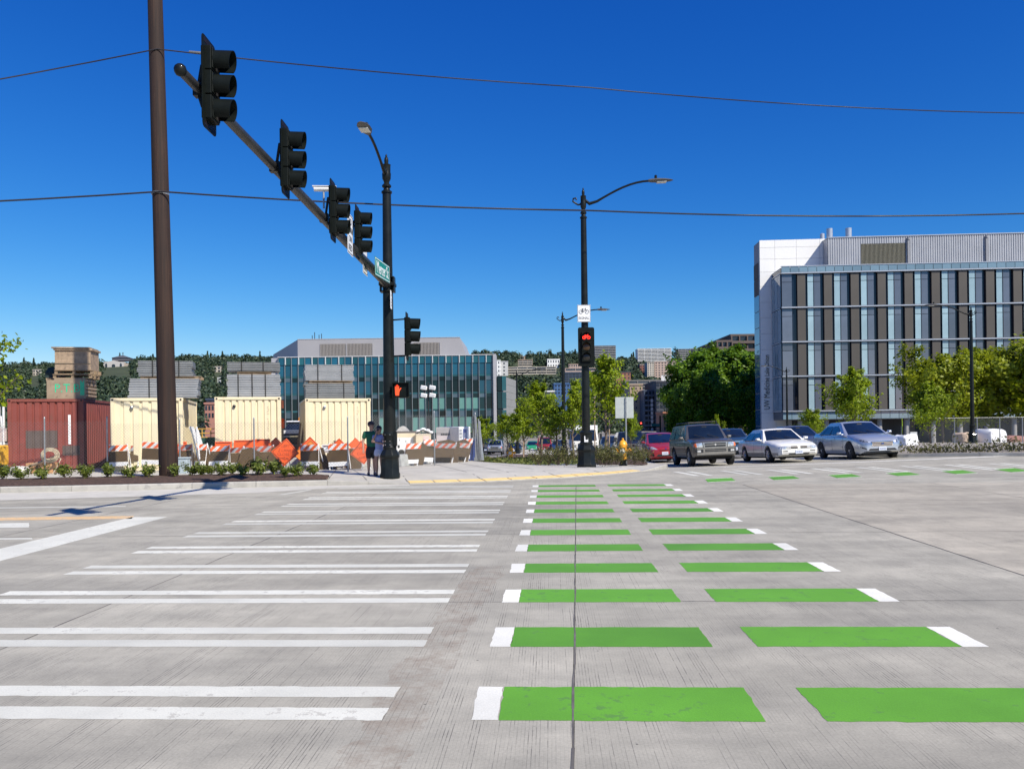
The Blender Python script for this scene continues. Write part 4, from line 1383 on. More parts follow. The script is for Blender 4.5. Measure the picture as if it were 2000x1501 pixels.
def container(fl, fr, z0, z1, L, label, mat, trim, n=8, extra=None):
    """fl, fr: front corners on the ground"""
    d = Vector((fr.x - fl.x, fr.y - fl.y, 0)); W = d.length
    rz = math.atan2(d.y, d.x)
    t = thing('shipping_container', Vector((fl.x, fl.y, z0)), label, 'shipping container', 'shipping containers in the yard', rz)
    H = z1 - z0
    pw = .13
    mb = MB(); corr(mb, (pw, .03), (W - pw, .03), .12, H - .10, n, .045, (0, -1)); mb.build('front_panel', mat, t, fix=False)
    for x, nr in ((.03, -1), (W - .03, 1)):
        mb = MB(); corr(mb, (x, pw), (x, L - pw), .14, H - .09, 22, .04, (nr, 0)); mb.build('side_panel', mat, t, fix=False)
    mb = MB(); mb.b2((.1, L - .06, .1), (W - .1, L - .03, H - .1)); mb.build('rear_door', mat, t)
    mb = MB(); mb.b2((.05, .05, H - .06), (W - .05, L - .05, H - .03)); mb.build('roof', mat, t)
    mb = MB(); mb.b2((.05, .05, .1), (W - .05, L - .05, .14)); mb.build('floor', dark_plastic, t)
    for x in (0, W - pw):
        for y in (0, L - pw):
            mb = MB(); mb.b2((x, y, .12), (x + pw, y + pw, H - .12)); mb.build('corner_post', trim, t)
            for z in (0, H - .12):
                mb = MB(); mb.b2((x - .008, y - .008, z), (x + pw + .012, y + pw + .012, z + .12))
                cc = mb.build('corner_casting', trim, t, bevel=.012)
                mb = MB(); mb.lathe([(.035, -.004), (.035, .004), (0, .004)], 10, (x + pw / 2, y - .012, z + .06), 'y'); mb.build('casting_hole', sign_black, cc)
    mb = MB(); mb.b2((pw, .0, H - .1), (W - pw, .1, H)).b2((pw, L - .1, H - .1), (W - pw, L, H)).b2((0, pw, H - .09), (.08, L - pw, H)).b2((W - .08, pw, H - .09), (W, L - pw, H)); mb.build('top_rail', trim, t)
    mb = MB(); mb.b2((pw, .0, .0), (W - pw, .1, .13)).b2((0, pw, .0), (.08, L - pw, .14)).b2((W - .08, pw, 0), (W, L - pw, .14)); mb.build('bottom_rail', trim, t)
    if extra: extra(t, W, H)
    return t
cream = pbr('container_cream', (.74, .655, .45), .55, var=.05, scale=2, dirt=((.52, .42, .26), 3.5, .68))
cream_t = pbr('container_cream_trim', (.74, .64, .43), .55, var=.06, scale=3, dirt=((.45, .33, .18), 5, .64))
redm = pbr('container_red', (.23, .058, .046), .6, var=.12, scale=2.5, dirt=((.17, .075, .055), 3, .58))
redt = pbr('container_red_trim', (.22, .06, .045), .6, var=.15, scale=4, dirt=((.38, .20, .13), 9, .60))
rust = pbr('rust', (.14, .035, .015), .85, var=.3, scale=12)
rot = R_(16.5)
def front_pair(px0, px1, Y):
    a = P(px0, 850, Y)
    # right corner lies further back along the turned front
    b = None
    for k in range(400):
        L_ = 1 + k * .01
        x = a.x + math.cos(rot) * L_; y = a.y + math.sin(rot) * L_
        if x / y >= (px1 - 1000) / F_PX: return a, Vector((x, y, 0))
faded = pbr('container_mark', (.55, .46, .30), .6, var=.2, scale=20)
def cream_extra(vent, lock, mark):
    def f(t, W, H):
        if vent:
            mb = MB(); mb.lathe([(.055, .03), (.055, -.04), (.02, -.055), (0, -.055)], 10, (W * vent, -.0, H * .87), 'y'); mb.build('vent', galv if mark else sign_black, t)
        if lock:
            mb = MB(); mb.tube([(W * lock, -.03, H * .36), (W * lock + .03, -.06, H * .30), (W * lock - .05, -.06, H * .2), (W * lock - .03, -.03, H * .05)], .02, 6); mb.box((W * lock + .02, -.04, H * .36), (.08, .05, .06)); mb.build('hanging_lead', pbr('lead_brown', (.12, .09, .07), .8), t)
        mb = MB(); rr_ = random.Random(int(W * 1000))
        for k in range(16):
            if k in (4, 11): continue
            zz_ = H * (.86 - .034 * k)
            for q in range(3):
                mb.box((W * .80 + rr_.uniform(-.02, .02), .0265, zz_ + rr_.uniform(-.025, .025)), (rr_.uniform(.02, .06), .002, rr_.uniform(.012, .03)))
        mb.build('faded_print', faded, t, fix=False)
    return f
a, b_ = front_pair(216, 357, 28.2)
cA = container(a, b_, .13, P(216, 777, 28.2).z, 6.06, 'cream shipping container behind the wooden pole, next to the red one', cream, cream_t, 7, cream_extra(.29, 0, True))
a, b_ = front_pair(420, 549, 29.6)
cB = container(a, b_, .13, P(420, 775, 29.6).z, 6.06, 'middle cream shipping container, with a rusty upper right corner and grey panel stacks', cream, cream_t, 9, cream_extra(.29, .43, False))
H2 = P(420, 775, 29.6).z - .13
mb = MB(); mb.b2((2.30, -.012, H2 - .42), (2.385, .10, H2 - .13)); mb.build('rust_patch', rust, cB)
a, b_ = front_pair(597, 724, 30.6)
cC = container(a, b_, .13, P(597, 778, 30.6).z, 6.06, 'right-hand cream shipping container, nearest to the signal mast', cream, cream_t, 9, cream_extra(.29, .43, True))
def red_extra(t, W, H):
    grey_p = pbr('overpaint_grey', (.115, .088, .080), .7, var=.12, scale=5)
    # painted-out rectangles follow the corrugations
    for (u0, u1, v0, v1) in ((.22, .66, .30, .55), (.66, .955, .19, .33), (.93, .985, .35, .52)):
        mb = MB(); n = 8
        pw = .13; Lw = W - 2 * pw
        x0, x1 = u0 * W, u1 * W
        per = Lw / 9
        r0 = []; r1 = []
        x = x0
        for i in range(9):
            for u, d_ in ((0, 0), (.62, 0), (.72, 1), (.92, 1)):
                xx = pw + per * (i + u)
                if x0 < xx < x1 and xx < W - pw: r0.append((xx, .03 + .045 * d_ - .004, v0 * H)); r1.append((xx, .03 + .045 * d_ - .004, v1 * H))
        if len(r0) > 1:
            mb.grid([r0, r1]); mb.build('overpaint', grey_p, t, fix=False)
    mb = MB(); mb.box((W * .81, .017, H * .56), (.085, .006, H * .42)); lb = mb.build('number_strip', sign_white, t)
    mb = MB(); rr_ = random.Random(9)
    for k in range(12): mb.box((W * .81 + rr_.uniform(-.012, .015), .012, H * (.40 + .028 * k)), (rr_.uniform(.02, .04), .002, rr_.uniform(.015, .035)))
    mb.build('faded_print', pbr('strip_ink', (.35, .35, .36), .6), lb, fix=False)
rot = R_(13)
a, b_ = front_pair(15, 163, 29.0)
cR = container(a, b_, .20, P(15, 779, 29).z, 6.06, 'rusty red shipping container with dark painted-out patches behind the wire fence', redm, redt, 9, red_extra)

# ---- stacks on the containers
def on(cont, x, y, z): return cont.matrix_basis @ Vector((x, y, z))
panel_m = pbr('panel_grey', (.30, .31, .31), .5, metal=.35, var=.12, scale=3, rnd=.12)
strap_m = pbr('strap_black', (.02, .02, .02), .6)
pal_m = pbr('pallet_wood', (.30, .22, .14), .85, var=.25, scale=8)
def pallet(root_label, loc_, rz, W, D, h=.13):
    t = thing('pallet', loc_, root_label, 'pallet', 'wooden pallets under the stacks', rz)
    for y in (.04, D / 2 - .05, D - .14):
        for x in (0, W / 2 - .05, W - .1):
            mb = MB(); mb.b2((x, y, .02), (x + .1, y + .1, h - .022)); mb.build('block', pal_m, t)
    for k in range(5):
        y = k * (D - .1) / 4
        mb = MB(); mb.b2((0, y, h - .02), (W, y + .1, h)); mb.build('slat', pal_m, t)
    for y in (.04, D / 2 - .05, D - .14):
        mb = MB(); mb.b2((0, y, 0), (W, y + .1, .018)); mb.build('slat', pal_m, t)
    return t
def panel_stack(cont, x0, x1, z0, z1, n, label, straps, seed, y0=.2, D=1.2, skew=0, mat=None):
    t = thing('panel_stack', on(cont, 0, y0, z0), label, 'panel stack', 'strapped stacks of grey metal panels', cont.rotation_euler.z)
    rg = random.Random(seed)
    h = (z1 - z0) / n
    for k in range(n):
        j = rg.uniform(-.03, .03) + skew * k / n
        mb = MB()
        a, b = x0 + j, x1 + j
        # channel profile: lip, recessed web, lip
        mb.b2((a, 0, k * h + .004), (b, D, k * h + h * .30))
        mb.b2((a + .01, .05, k * h + h * .30), (b - .01, D - .05, k * h + h * .72))
        mb.b2((a, 0, k * h + h * .72), (b, D, k * h + h * .97))
        mb.build('panel', mat or panel_m, t)
    if straps:
        for s_ in straps:
            x = x0 + (x1 - x0) * s_
            mb = MB(); mb.b2((x - .02, -.012, 0), (x + .02, -.002, z1 - z0 + .006)).b2((x - .02, -.012, z1 - z0 + .001), (x + .02, D + .01, z1 - z0 + .007))
            mb.build('strap', strap_m, t)
    return t
def cz(c): return P(c[0], c[1], c[2]).z
def stack_for(cont, Y, specs):
    """specs: px0, px1, ytop, ybot, n, label, straps"""
    fl = cont.location
    rz = cont.rotation_euler.z
    for px0, px1, yt, yb, n, label, straps, seed, skew in specs:
        y0 = .25
        def lx(px):
            # local x on the plane y=y0 seen at column px
            k = (px - 1000) / F_PX
            o = on(cont, 0, y0, 0); d = Vector((math.cos(rz), math.sin(rz)))
            return (k * o.y - o.x) / (d.x - k * d.y)
        Yc = on(cont, lx((px0 + px1) / 2), y0, 0).y
        z0 = P((px0 + px1) / 2, yb, Yc).z - fl.z; z1 = P((px0 + px1) / 2, yt, Yc).z - fl.z
        H = (z1 - z0)
        panel_stack(cont, lx(px0), lx(px1), z0, z1, n, label, straps, seed, y0, 1.25, skew, pbr('panel_white', (.44, .45, .455), .45, metal=.3, var=.08, scale=3, rnd=.08) if n in (8, 10) else None)
rg = random.Random(3)
stack_for(cA, 28.2, [(251, 386, 739, 776.5, 8, 'lower wide stack of pale panels on the cream container behind the wooden pole', (.3, .66), 1, .05),
                     (270, 377, 704.5, 735, 7, 'upper stack of pale panels on the cream container behind the wooden pole', (.27, .75), 2, 0)])
stack_for(cB, 29.6, [(445, 549, 731, 775, 10, 'lower tall stack of grey panels on the middle cream container', (.2, .46, .71), 3, 0),
                     (446, 549, 707, 724, 5, 'upper short stack of grey panels on the middle cream container', (.26, .67), 4, 0)])
stack_for(cC, 30.6, [(597, 693, 748, 778, 7, 'lower uneven stack of grey panels on the right-hand cream container', (.25, .78), 5, -.02),
                     (597, 692, 712, 743, 8, 'upper neat stack of pale panels on the right-hand cream container', (.26, .75), 6, 0)])
for cont, px, yb, W, lab in ((cA, 275, 739, 2.0, 'wooden pallet between the two pale stacks behind the wooden pole'), (cB, 464, 731, 1.2, 'wooden pallet between the two grey stacks on the middle container'),
                             (cC, 605, 748, 1.6, 'wooden pallet between the two grey stacks on the right-hand container')):
    k = (px - 1000) / F_PX; rz = cont.rotation_euler.z
    o = on(cont, 0, .25, 0); d = Vector((math.cos(rz), math.sin(rz)))
    x = (k * o.y - o.x) / (d.x - k * d.y)
    q = on(cont, x, .25, 0); q.z = P(px, yb, q.y).z + .004
    pallet(lab, q, rz, W, 1.2, {'cA': .075}.get('', .085))

# crates on the red container
def at_red(px, y0):
    k = (px - 1000) / F_PX; rz = cR.rotation_euler.z
    o = on(cR, 0, y0, 0); d = Vector((math.cos(rz), math.sin(rz)))
    return (k * o.y - o.x) / (d.x - k * d.y)
rz = cR.rotation_euler.z
y0 = .15
ztop = cR.location.z + (P(15, 779, 29).z - .20)
x0, x1 = at_red(92, y0), at_red(168, y0)
q = on(cR, x0, y0, 0); q.z = ztop + .003
hh = P(130, 738, q.y).z - ztop
t = thing('wooden_crate', q, 'weathered plywood crate with green spray letters on the red container', 'crate', None, rz)
Wc = x1 - x0; ply = pbr('weathered_ply', (.30, .235, .165), .85, var=.16, scale=3, dirt=((.2, .15, .11), 5, .56))
mb = MB(); mb.b2((0, 0, 0), (Wc, .02, hh - .06)); mb.build('front_board', ply, t)
mb = MB(); mb.b2((0, 1.3, 0), (Wc, 1.32, hh)); mb.build('back_board', ply, t)
mb = MB(); mb.b2((Wc - .02, .021, 0), (Wc, 1.299, hh)).b2((0, .021, 0), (.02, 1.299, hh)); mb.build('side_board', ply, t)
mb = MB(); mb.b2((.25, -.002, hh - .06), (Wc, 1.3, hh)); mb.build('lid', ply, t)
for k in range(5):
    mb = MB(); mb.b2((Wc + .002, .0, .08 + k * hh * .18), (Wc + .05, 1.3, .16 + k * hh * .18)); mb.build('batten', timber, t)
gr = pbr('spray_green', (.02, .52, .27), .6, var=.2, scale=20)
text('graffiti', 'P.T.B', .42, gr, t, face_mx((Wc * .52, -.003, hh * .50), (1, 0, 0), (0, 0, 1)), sx=.95)
mb = MB()
for k in range(4): mb.b2((Wc * .86 + k * .035, -.004, hh * (.16 + .02 * (k % 2))), (Wc * .86 + k * .035 + .03, -.0015, hh * (.9 - .05 * (k % 3))))
mb.build('spray_patch', gr, t)
zz = q.z + hh
x2, x3 = at_red(107, y0), at_red(177, y0)
for i, yb in enumerate((0.0, .15)):
    qq = on(cR, at_red(104 + 3 * i, y0), y0, 0); qq.z = zz + yb + .003
    pallet(['dark lower wooden pallet between the crates on the red container', 'upper wooden pallet between the crates on the red container'][i], qq, rz, x3 - x2 + .1, 1.2, .14)
qq = on(cR, x2 + .02, y0 + .02, 0); qq.z = zz + .30
z2 = P(140, 677, qq.y).z
t = thing('wooden_crate', qq, 'brown timber crate with overhanging lid, top of the stack on the red container', 'crate', None, rz)
Wd = x3 - x2; h2 = z2 - qq.z
mb = MB(); mb.b2((0, 0, 0), (Wd, .03, h2 - .12)); mb.build('front_board', timber, t)
mb = MB(); mb.b2((0, 1.1, 0), (Wd, 1.13, h2 - .12)); mb.build('back_board', timber, t)
mb = MB(); mb.b2((0, .031, 0), (.03, 1.099, h2 - .12)).b2((Wd - .03, .031, 0), (Wd, 1.099, h2 - .12)); mb.build('side_board', timber, t)
mb = MB(); mb.b2((-.0, -.03, h2 * .28), (Wd, -.001, h2 * .31)); mb.build('batten', ply, t)
mb = MB(); mb.b2((-.09, -.09, h2 - .05), (Wd - .02, 1.2, h2)); mb.b2((-.03, -.05, h2 - .118), (Wd + .06, 1.18, h2 - .052)); mb.build('lid', timber, t)
qq = on(cR, at_red(91, .9), .9, 0); qq.z = q.z + hh - .06 + .004
t = thing('tarped_bundle', qq, 'small dark tarpaulin bundle on a timber bearer, left of the brown crate', 'bundle', None, rz)
mb = MB(); mb.b2((0, 0, 0), (.30, .4, .12)); mb.build('bearer', timber, t)
mb = MB(); mb.rings([[(-.03, -.02, .121), (.33, -.02, .121), (.33, .42, .121), (-.03, .42, .121)], [(-.02, -.02, .3), (.32, 0, .3), (.32, .4, .3), (-.0, .4, .3)], [(.05, .06, .5), (.25, .06, .5), (.25, .34, .5), (.05, .34, .5)]]); mb.build('tarpaulin', pbr('tarp_dark', (.012, .03, .028), .6, var=.3), t)

# ================================================================== fence
def fence(pts, h, label, gauge=.0017, sp=.105, skip=False, group='wire mesh fences'):
    o = Vector((pts[0].x, pts[0].y, surf(pts[0].x, pts[0].y)))
    t = thing('wire_fence', o, label, 'fence', group)
    mb = MB()
    for p, q in zip(pts, pts[1:]):
        d = Vector((q.x - p.x, q.y - p.y, 0)); L = d.length; d.normalize()
        nrm = Vector((-d.y, d.x, 0)) * gauge
        zb = surf(p.x, p.y); ze = surf(q.x, q.y)
        n = int((L + h) / sp)
        for s_ in (1, -1):
            for k in range(n):
                u0 = k * sp - (h if s_ > 0 else 0); u1 = u0 + h * s_ * (1)
                if s_ < 0: u0, u1 = k * sp, k * sp - h
                a, b = u0, u1; za, zb_ = 0.05, h
                # clip to 0..L
                def clip(u, z_a, u2, z_b, lim, lo):
                    f = (lim - u) / (u2 - u); return lim, z_a + (z_b - z_a) * f
                if (a < 0 and b < 0) or (a > L and b > L): continue
                if a < 0: a, za = clip(u0, .05, u1, h, 0, True)
                if a > L: a, za = clip(u0, .05, u1, h, L, True)
                if b < 0: b, zb_ = clip(u0, .05, u1, h, 0, True)
                if b > L: b, zb_ = clip(u0, .05, u1, h, L, True)
                A = p + d * a; B = p + d * b
                A = Vector((A.x, A.y, zb + (ze - zb) * a / L + za)) - o; B = Vector((B.x, B.y, zb + (ze - zb) * b / L + zb_)) - o
                wv = (B - A).normalized(); side = wv.cross(nrm.normalized()).normalized() * gauge
                mb._add([A + side, A - side + nrm, A - side - nrm, B + side, B - side + nrm, B - side - nrm], [(0, 1, 4, 3), (1, 2, 5, 4), (2, 0, 3, 5)])
    o2 = mb.build('chain_link_mesh', pbr('wire_mesh', (.22, .23, .235), .5, metal=.4), t, fix=False)
    o2['kind'] = 'stuff'
    for p in pts[1 if skip else 0:]:
        z = surf(p.x, p.y)
        mb = MB(); mb.tube([Vector((p.x, p.y, z - .05)) - o, Vector((p.x, p.y, z + h + .12)) - o], .024, 8).lathe([(.028, h + .1), (.024, h + .14), (0, h + .16)], 8, Vector((p.x, p.y, z)) - o)
        mb.build('post', galv, t, smooth=50)
    return t
f0 = GX(-330, 26.2, .15); f1 = GX(88, 26.8, .15); f2 = GX(210, 27.2, .15); f3 = GX(352, 27.0, .15); f4 = GX(497, 26.8, .15); f5 = GX(680, 26.3, .15); f6 = GX(849, 29.3, .15); f7 = GX(929, 33.2, .15)
fence([f0, f1, f2], 1.72, 'chain link fence in front of the red container')
fence([f2 + Vector((.08, .01, 0)), f3, f4, f5], 1.62, 'chain link fence in front of the cream containers', skip=True)
fence([f5 + Vector((.07, .02, 0)), f6, f7], 1.80, 'chain link fence receding right of the signal mast', skip=True)
# rolled end of the fence at the corner: bundled grey pickets
t = thing('fence_roll', GX(929, 33.4, .15), 'upright bundle of grey fence pickets at the right end of the yard fence', 'fence roll')
for k in range(9):
    a = k * .7
    mb = MB(); mb.tube([(-.05 + .045 * k, .06 * math.sin(a), 0), (-.10 + .04 * k + .05 * math.sin(a * 2), .08 * math.cos(a), 1.95 - .09 * abs(k - 2))], .035, 6)
    mb.build('picket', galv, t, smooth=60)
# ================================================================== things stored behind the fence
wood_gap = plywood
def barricade(px, Y, wpx, ybot, ytop, label, worn=False, ply=True, lower=True, lean=8, rz=0.0, frame=None, skew=0):
    """folding sign-type barricade: two side frames, striped top rail, plywood panel, white bottom rail"""
    c = P(px, ybot, Y)
    zt = P(px, ytop, Y).z
    base = Vector((c.x, c.y, surf(c.x, c.y) - .02))
    z0 = max(c.z, base.z)
    base.z = z0 if z0 - base.z < .5 else base.z
    H = zt - base.z; W = wpx * Y / F_PX
    t = thing('barricade', base, label, 'barricade', 'striped folding barricades', rz)
    jr = random.Random(int(px * 7)); t.rotation_euler = (R_(jr.uniform(-3, 5)), R_(jr.uniform(-4.5, 4.5)), rz + R_(jr.uniform(-14, 14)))
    fm = frame or white_paint
    ln = math.tan(R_(lean))
    def sl(x, z, y=0): return Vector((x + skew * z, y + ln * z, z))
    for sx in (-1, 1):
        mb = MB(); a, b = sl(sx * W / 2, 0), sl(sx * W / 2, H * 1.04)
        mb.tube([a, b], .024, 4, True); mb.build('leg', fm, t)
        mb = MB(); a, b = Vector((sx * W / 2, ln * H * 2 + .25, 0)), sl(sx * W / 2, H * .98, .03)
        mb.tube([a, b], .022, 4, True); mb.build('leg', fm, t)
    sm = orange_stripe_back if worn else orange_stripe  # the flag picks the darker, greyer copy of the stripes
    def rail(z, h, m_, nm, th=.03):
        mb = MB()
        A = [sl(x, zz, yy - .03) for zz in (z, z + h) for yy in (-th, 0) for x in (-W / 2 - .02, W / 2 + .02)]
        mb._add(A, [(0, 2, 3, 1), (4, 5, 7, 6), (0, 1, 5, 4), (2, 6, 7, 3), (0, 4, 6, 2), (1, 3, 7, 5)])
        return mb.build(nm, m_, t)
    rh = min(.24, H * .24)
    rail(H - rh, rh, sm, 'striped_board')
    if ply: rail(H * .30, H - rh - H * .30 - .01, plywood, 'plywood_panel', .012)
    if lower: rail(H * .12, H * .17, white_paint if not worn else pbr('paint_grey', (.5, .5, .49), .5), 'bottom_board')
    return t
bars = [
 (233, 28.0, 32, 915, 869, 'clean striped barricade before the left edge of the first cream container', False, True, True, 4, 0),
 (262, 28.4, 14, 913, 870, 'narrow plywood-backed barricade turned edge-on, second from the left', True, True, False, 10, .5),
 (296, 27.6, 36, 912, 863, 'striped barricade with double striped boards, just left of the wooden pole', False, True, True, 3, 0),
 (362, 28.4, 24, 914, 868, 'greyish striped barricade just right of the wooden pole', True, True, True, 9, 0),
 (390, 28.3, 20, 914, 867, 'striped barricade behind the leaning white frame, beneath the yellow railing', False, True, True, 12, 0),
 (426, 27.7, 33, 912, 871, 'white legged striped barricade in front of the left corner of the middle container', False, True, True, 9, 0, .12),
 (462, 28.2, 36, 915, 874, 'shaded greyish barricade with large brown panel in front of the middle container', True, True, True, 14, 0, -.1),
 (490, 28.5, 28, 914, 873, 'overlapping greyish barricade between two others, with red legs behind it', True, True, False, 14, 0, -.15),
 (521, 28.2, 36, 916, 871, 'grey striped barricade left of the big orange LEFT LANES diamond', True, True, True, 14, 0, -.12),
 (606, 27.6, 36, 914, 868, 'white framed barricade with a dark opening, right of the orange diamonds', False, True, True, 6, 0, -.02),
 (662, 27.5, 36, 916, 866, 'striped barricade with white lower board, left of the people', False, True, True, 3, 0),
 (696, 28.6, 24, 912, 874, 'brown backed barricade half hidden behind the TWO LANES diamond', True, True, False, 12, .3),
 (801, 29.6, 27, 913, 866, 'leaning striped barricade just right of the mast base', False, True, True, 10, .25, .22),
 (832, 30.6, 22, 911, 858, 'taller upright striped barricade with light plywood, right of the mast', False, True, True, 8, .25, .12),
 (862, 31.4, 40, 908, 865, 'dark wide backed barricade below the grey generator', True, True, False, 14, .3, .25),
 (890, 32.2, 34, 907, 864, 'dark leaning board barricade behind the fence post', True, True, False, 14, .3, .3),
 (906, 32.6, 17, 905, 857, 'small striped barricade leaning against the white generator', False, True, True, 10, .3, .3),
]
for b_ in bars:
    barricade(b_[0], b_[1], b_[2], b_[3], b_[4], b_[5], b_[6], b_[7], b_[8], b_[9], b_[10], None, b_[11] if len(b_) > 11 else 0)

def diamond(px, py, r, Y, label, lines=(), worn=False, rz=0.0, tilt=-8, spin=0.0, mat=None):
    """square sign standing on its corner"""
    c = P(px, py, Y)
    a = r * Y / F_PX
    t = thing('work_sign', c, label, 'sign', 'orange roadworks signs stored behind the fence')
    t.rotation_euler = (R_(tilt), R_(spin), rz)
    mb = MB(); mb.prism([(0, -a), (a, 0), (0, a), (-a, 0)], .008, -.008, 'y'); mb.build('plate', mat or orange, t, bevel=.004)
    e = a * .90; w_ = a * .045
    mb = MB()
    for (x0, z0), (x1, z1) in (((0, -e), (e, 0)), ((e, 0), (0, e)), ((0, e), (-e, 0)), ((-e, 0), (0, -e))):
        d = Vector((x1 - x0, 0, z1 - z0)).normalized(); n_ = Vector((-d.z, 0, d.x)) * w_ / 2
        A, B = Vector((x0, -.0105, z0)), Vector((x1, -.0105, z1))
        mb.quad(A - n_, B - n_, B + n_, A + n_)
    mb.build('border', pbr('sign_ink', (.12, .02, .01), .6), t, fix=False)
    for s, z, sz, x in lines:
        text('lettering', s, sz * a, pbr('sign_ink', (.12, .02, .01), .6), t, face_mx((x * a, -.0105, z * a), (1, 0, 0), (0, 0, 1)))
    zb = surf(c.x, c.y) - c.z
    mb = MB()
    for sx in (-1, 1): mb.tube([(sx * a * .35, .35, zb), (sx * a * .12, .03, a * .2)], .018, 6)
    mb.build('stand', white_paint, t)
    return t
diamond(557, 883, 27.5, 27.4, 'big orange LEFT LANES CLOSED AHEAD diamond sign, foremost of the signs', [('LEFT', .42, .30, 0), ('2 LANES', .13, .30, .04), ('CLOSED', -.15, .30, 0), ('AHEAD', -.44, .30, 0)], spin=4)
diamond(605, 874, 22, 28.6, 'orange diamond sign behind the white framed barricade, its upper edge doubled', tilt=-10)
diamond(606, 880, 22, 28.35, 'paler orange diamond sign just in front of another behind the white barricade', tilt=-10, mat=pbr('sign_orange_pale', (.9, .26, .04), .5))
diamond(586, 887, 13, 28.1, 'small pale orange diamond sign between the large diamond and the white barricade', mat=pbr('sign_orange_pale', (.9, .26, .04), .5))
diamond(662, 875, 20, 28.5, 'orange diamond sign standing above the barricade with a white lower board', tilt=-10)
diamond(708, 883, 24, 27.1, 'orange TWO LANES CLOSED AHEAD diamond sign beside the person in green', [('TWO', .36, .32, -.1), ('LANES', .10, .0001, 0), ('CLOSED', -.08, .32, .12), ('AHEAD', -.44, .32, .12)], spin=-8)
diamond(538, 868, 15, 28.8, 'orange diamond sign peeping over the left side of the largest diamond', tilt=-10)
diamond(694, 868, 14, 28.9, 'orange diamond sign behind the left shoulder of the person in green', tilt=-10)
def leaning_board(px, Y, W, H, lean, label, rz=0.0, mat=None):
    t = thing('plywood_board', GX(px, Y, .13), label, 'board', 'loose plywood boards among the barricades', rz)
    t.rotation_euler = (R_(-12), R_(lean), rz)
    mb = MB(); mb.prism([(-W / 2, 0), (W / 2, 0), (W / 2, H), (0, H * 1.1), (-W / 2, H * .92)], -.01, .01, 'y'); mb.build('board', mat or plywood, t)
    mb = MB(); mb.tube([(-W * .4, .03, 0), (-W * .4, .03, H * .9)], .022, 4); mb.build('batten', galv, t)
    return t
for args in ((272, 28.7, .45, .85, 4, 'narrow brown board just left of the barricade with double stripes'), (403, 28.9, .5, .8, -12, 'brown board leaning below the yellow railing'), (478, 28.0, .62, .74, 14, 'brown board tilted across the shaded barricades'),
             (533, 27.9, .6, .8, 18, 'brown board leaning behind the left edge of the largest diamond'), (630, 27.8, .55, .72, -22, 'brown board leaning right of the white framed barricade'), (642, 28.1, .5, .8, 20, 'second brown board leaning toward the barricade with a white lower board'),
             (684, 27.9, .6, .7, 24, 'brown board tilted left of the TWO LANES diamond'), (872, 31.7, .9, .85, 10, 'wide dark board below the generator, behind the fence post', .3), (899, 32.4, .6, .85, 16, 'dark board leaning at the white generator', .3), (815, 30.0, .4, .8, 14, 'brown board between the two leaning barricades right of the mast', .2)):
    leaning_board(*args)
def board(px0, px1, y0, y1, Y, label, mat=orange, name='work_sign', marks=None, tilt=-9):
    a, b_ = P(px0, y1, Y), P(px1, y1, Y); z1 = P(px0, y0, Y).z
    t = thing(name, a, label, 'sign', 'orange roadworks signs stored behind the fence' if mat is orange else None)
    t.rotation_euler = (R_(tilt), 0, 0)
    W = (b_ - a).length; Hh = z1 - a.z
    mb = MB(); mb.b2((0, 0, 0), (W, .015, Hh)); mb.build('plate', mat, t, bevel=.004)
    mb = MB(); e = .03
    for lo, hi in (((.03, -.0035, .03), (W - .03, -.001, .03 + e)), ((.03, -.0035, Hh - .03 - e), (W - .03, -.001, Hh - .03))): mb.b2(lo, hi)
    mb.build('border', pbr('sign_ink', (.12, .02, .01), .6), t, fix=False)
    zb = surf(a.x, a.y) - a.z
    mb = MB()
    for x in (W * .15, W * .85): mb.tube([(x, .2, zb), (x, .02, Hh * .8)], .018, 6)
    mb.build('stand', white_paint, t)
    return t
board(419, 452, 862, 884, 28.9, 'orange rectangular sign above the white legged barricade')
board(456, 500, 859, 880, 28.8, 'long orange rectangular sign above the shaded barricades, its left end beside another')
board(492, 527, 857, 876, 29.1, 'orange rectangular sign with white legs right of the long orange sign')
board(334, 363, 862, 895, 28.8, 'orange rectangular sign just right of the wooden pole')
board(322, 355, 761.5, 777, 29.4, 'small bright orange board standing on top of the first cream container', pbr('sign_orange_hot', (.9, .09, .03), .5), 'orange_board', tilt=-3)
t = board(628, 645, 868, 884, 28.2, 'small white board with two faded letters right of the white barricade', sign_white, 'white_sign')
text('lettering', 'CR', .17, pbr('ink_blue', (.05, .09, .16), .6), t, face_mx((.15, -.0035, .15), (1, 0, 0), (0, 0, 1)))

# leaning white A-frame against the first container
t = thing('folded_frame', GX(386, 27.9, .14), 'tall white folded A-frame leaning beside the first cream container', 'frame')
mb = MB(); zt = P(370, 832, 27.9).z - t.location.z
mb.tube([(.13, 0, 0), (-.30, .2, zt)], .028, 5); mb.build('leg', galv, t)
mb = MB(); mb.tube([(.02, .12, .4), (-.10, .22, zt * .98)], .028, 5); mb.build('leg', white_paint, t)
mb = MB(); mb.prism([(-.36, zt - .02), (-.20, zt - .02), (-.02, zt * .62), (-.13, zt * .62)], .19, .22, 'y'); mb.build('plate', white_paint, t)
mb = MB(); mb.prism([(-.24, zt - .08), (-.06, zt * .92), (.08, zt * .60), (-.06, zt * .58)], .26, .28, 'y'); mb.build('plate', white_paint, t)

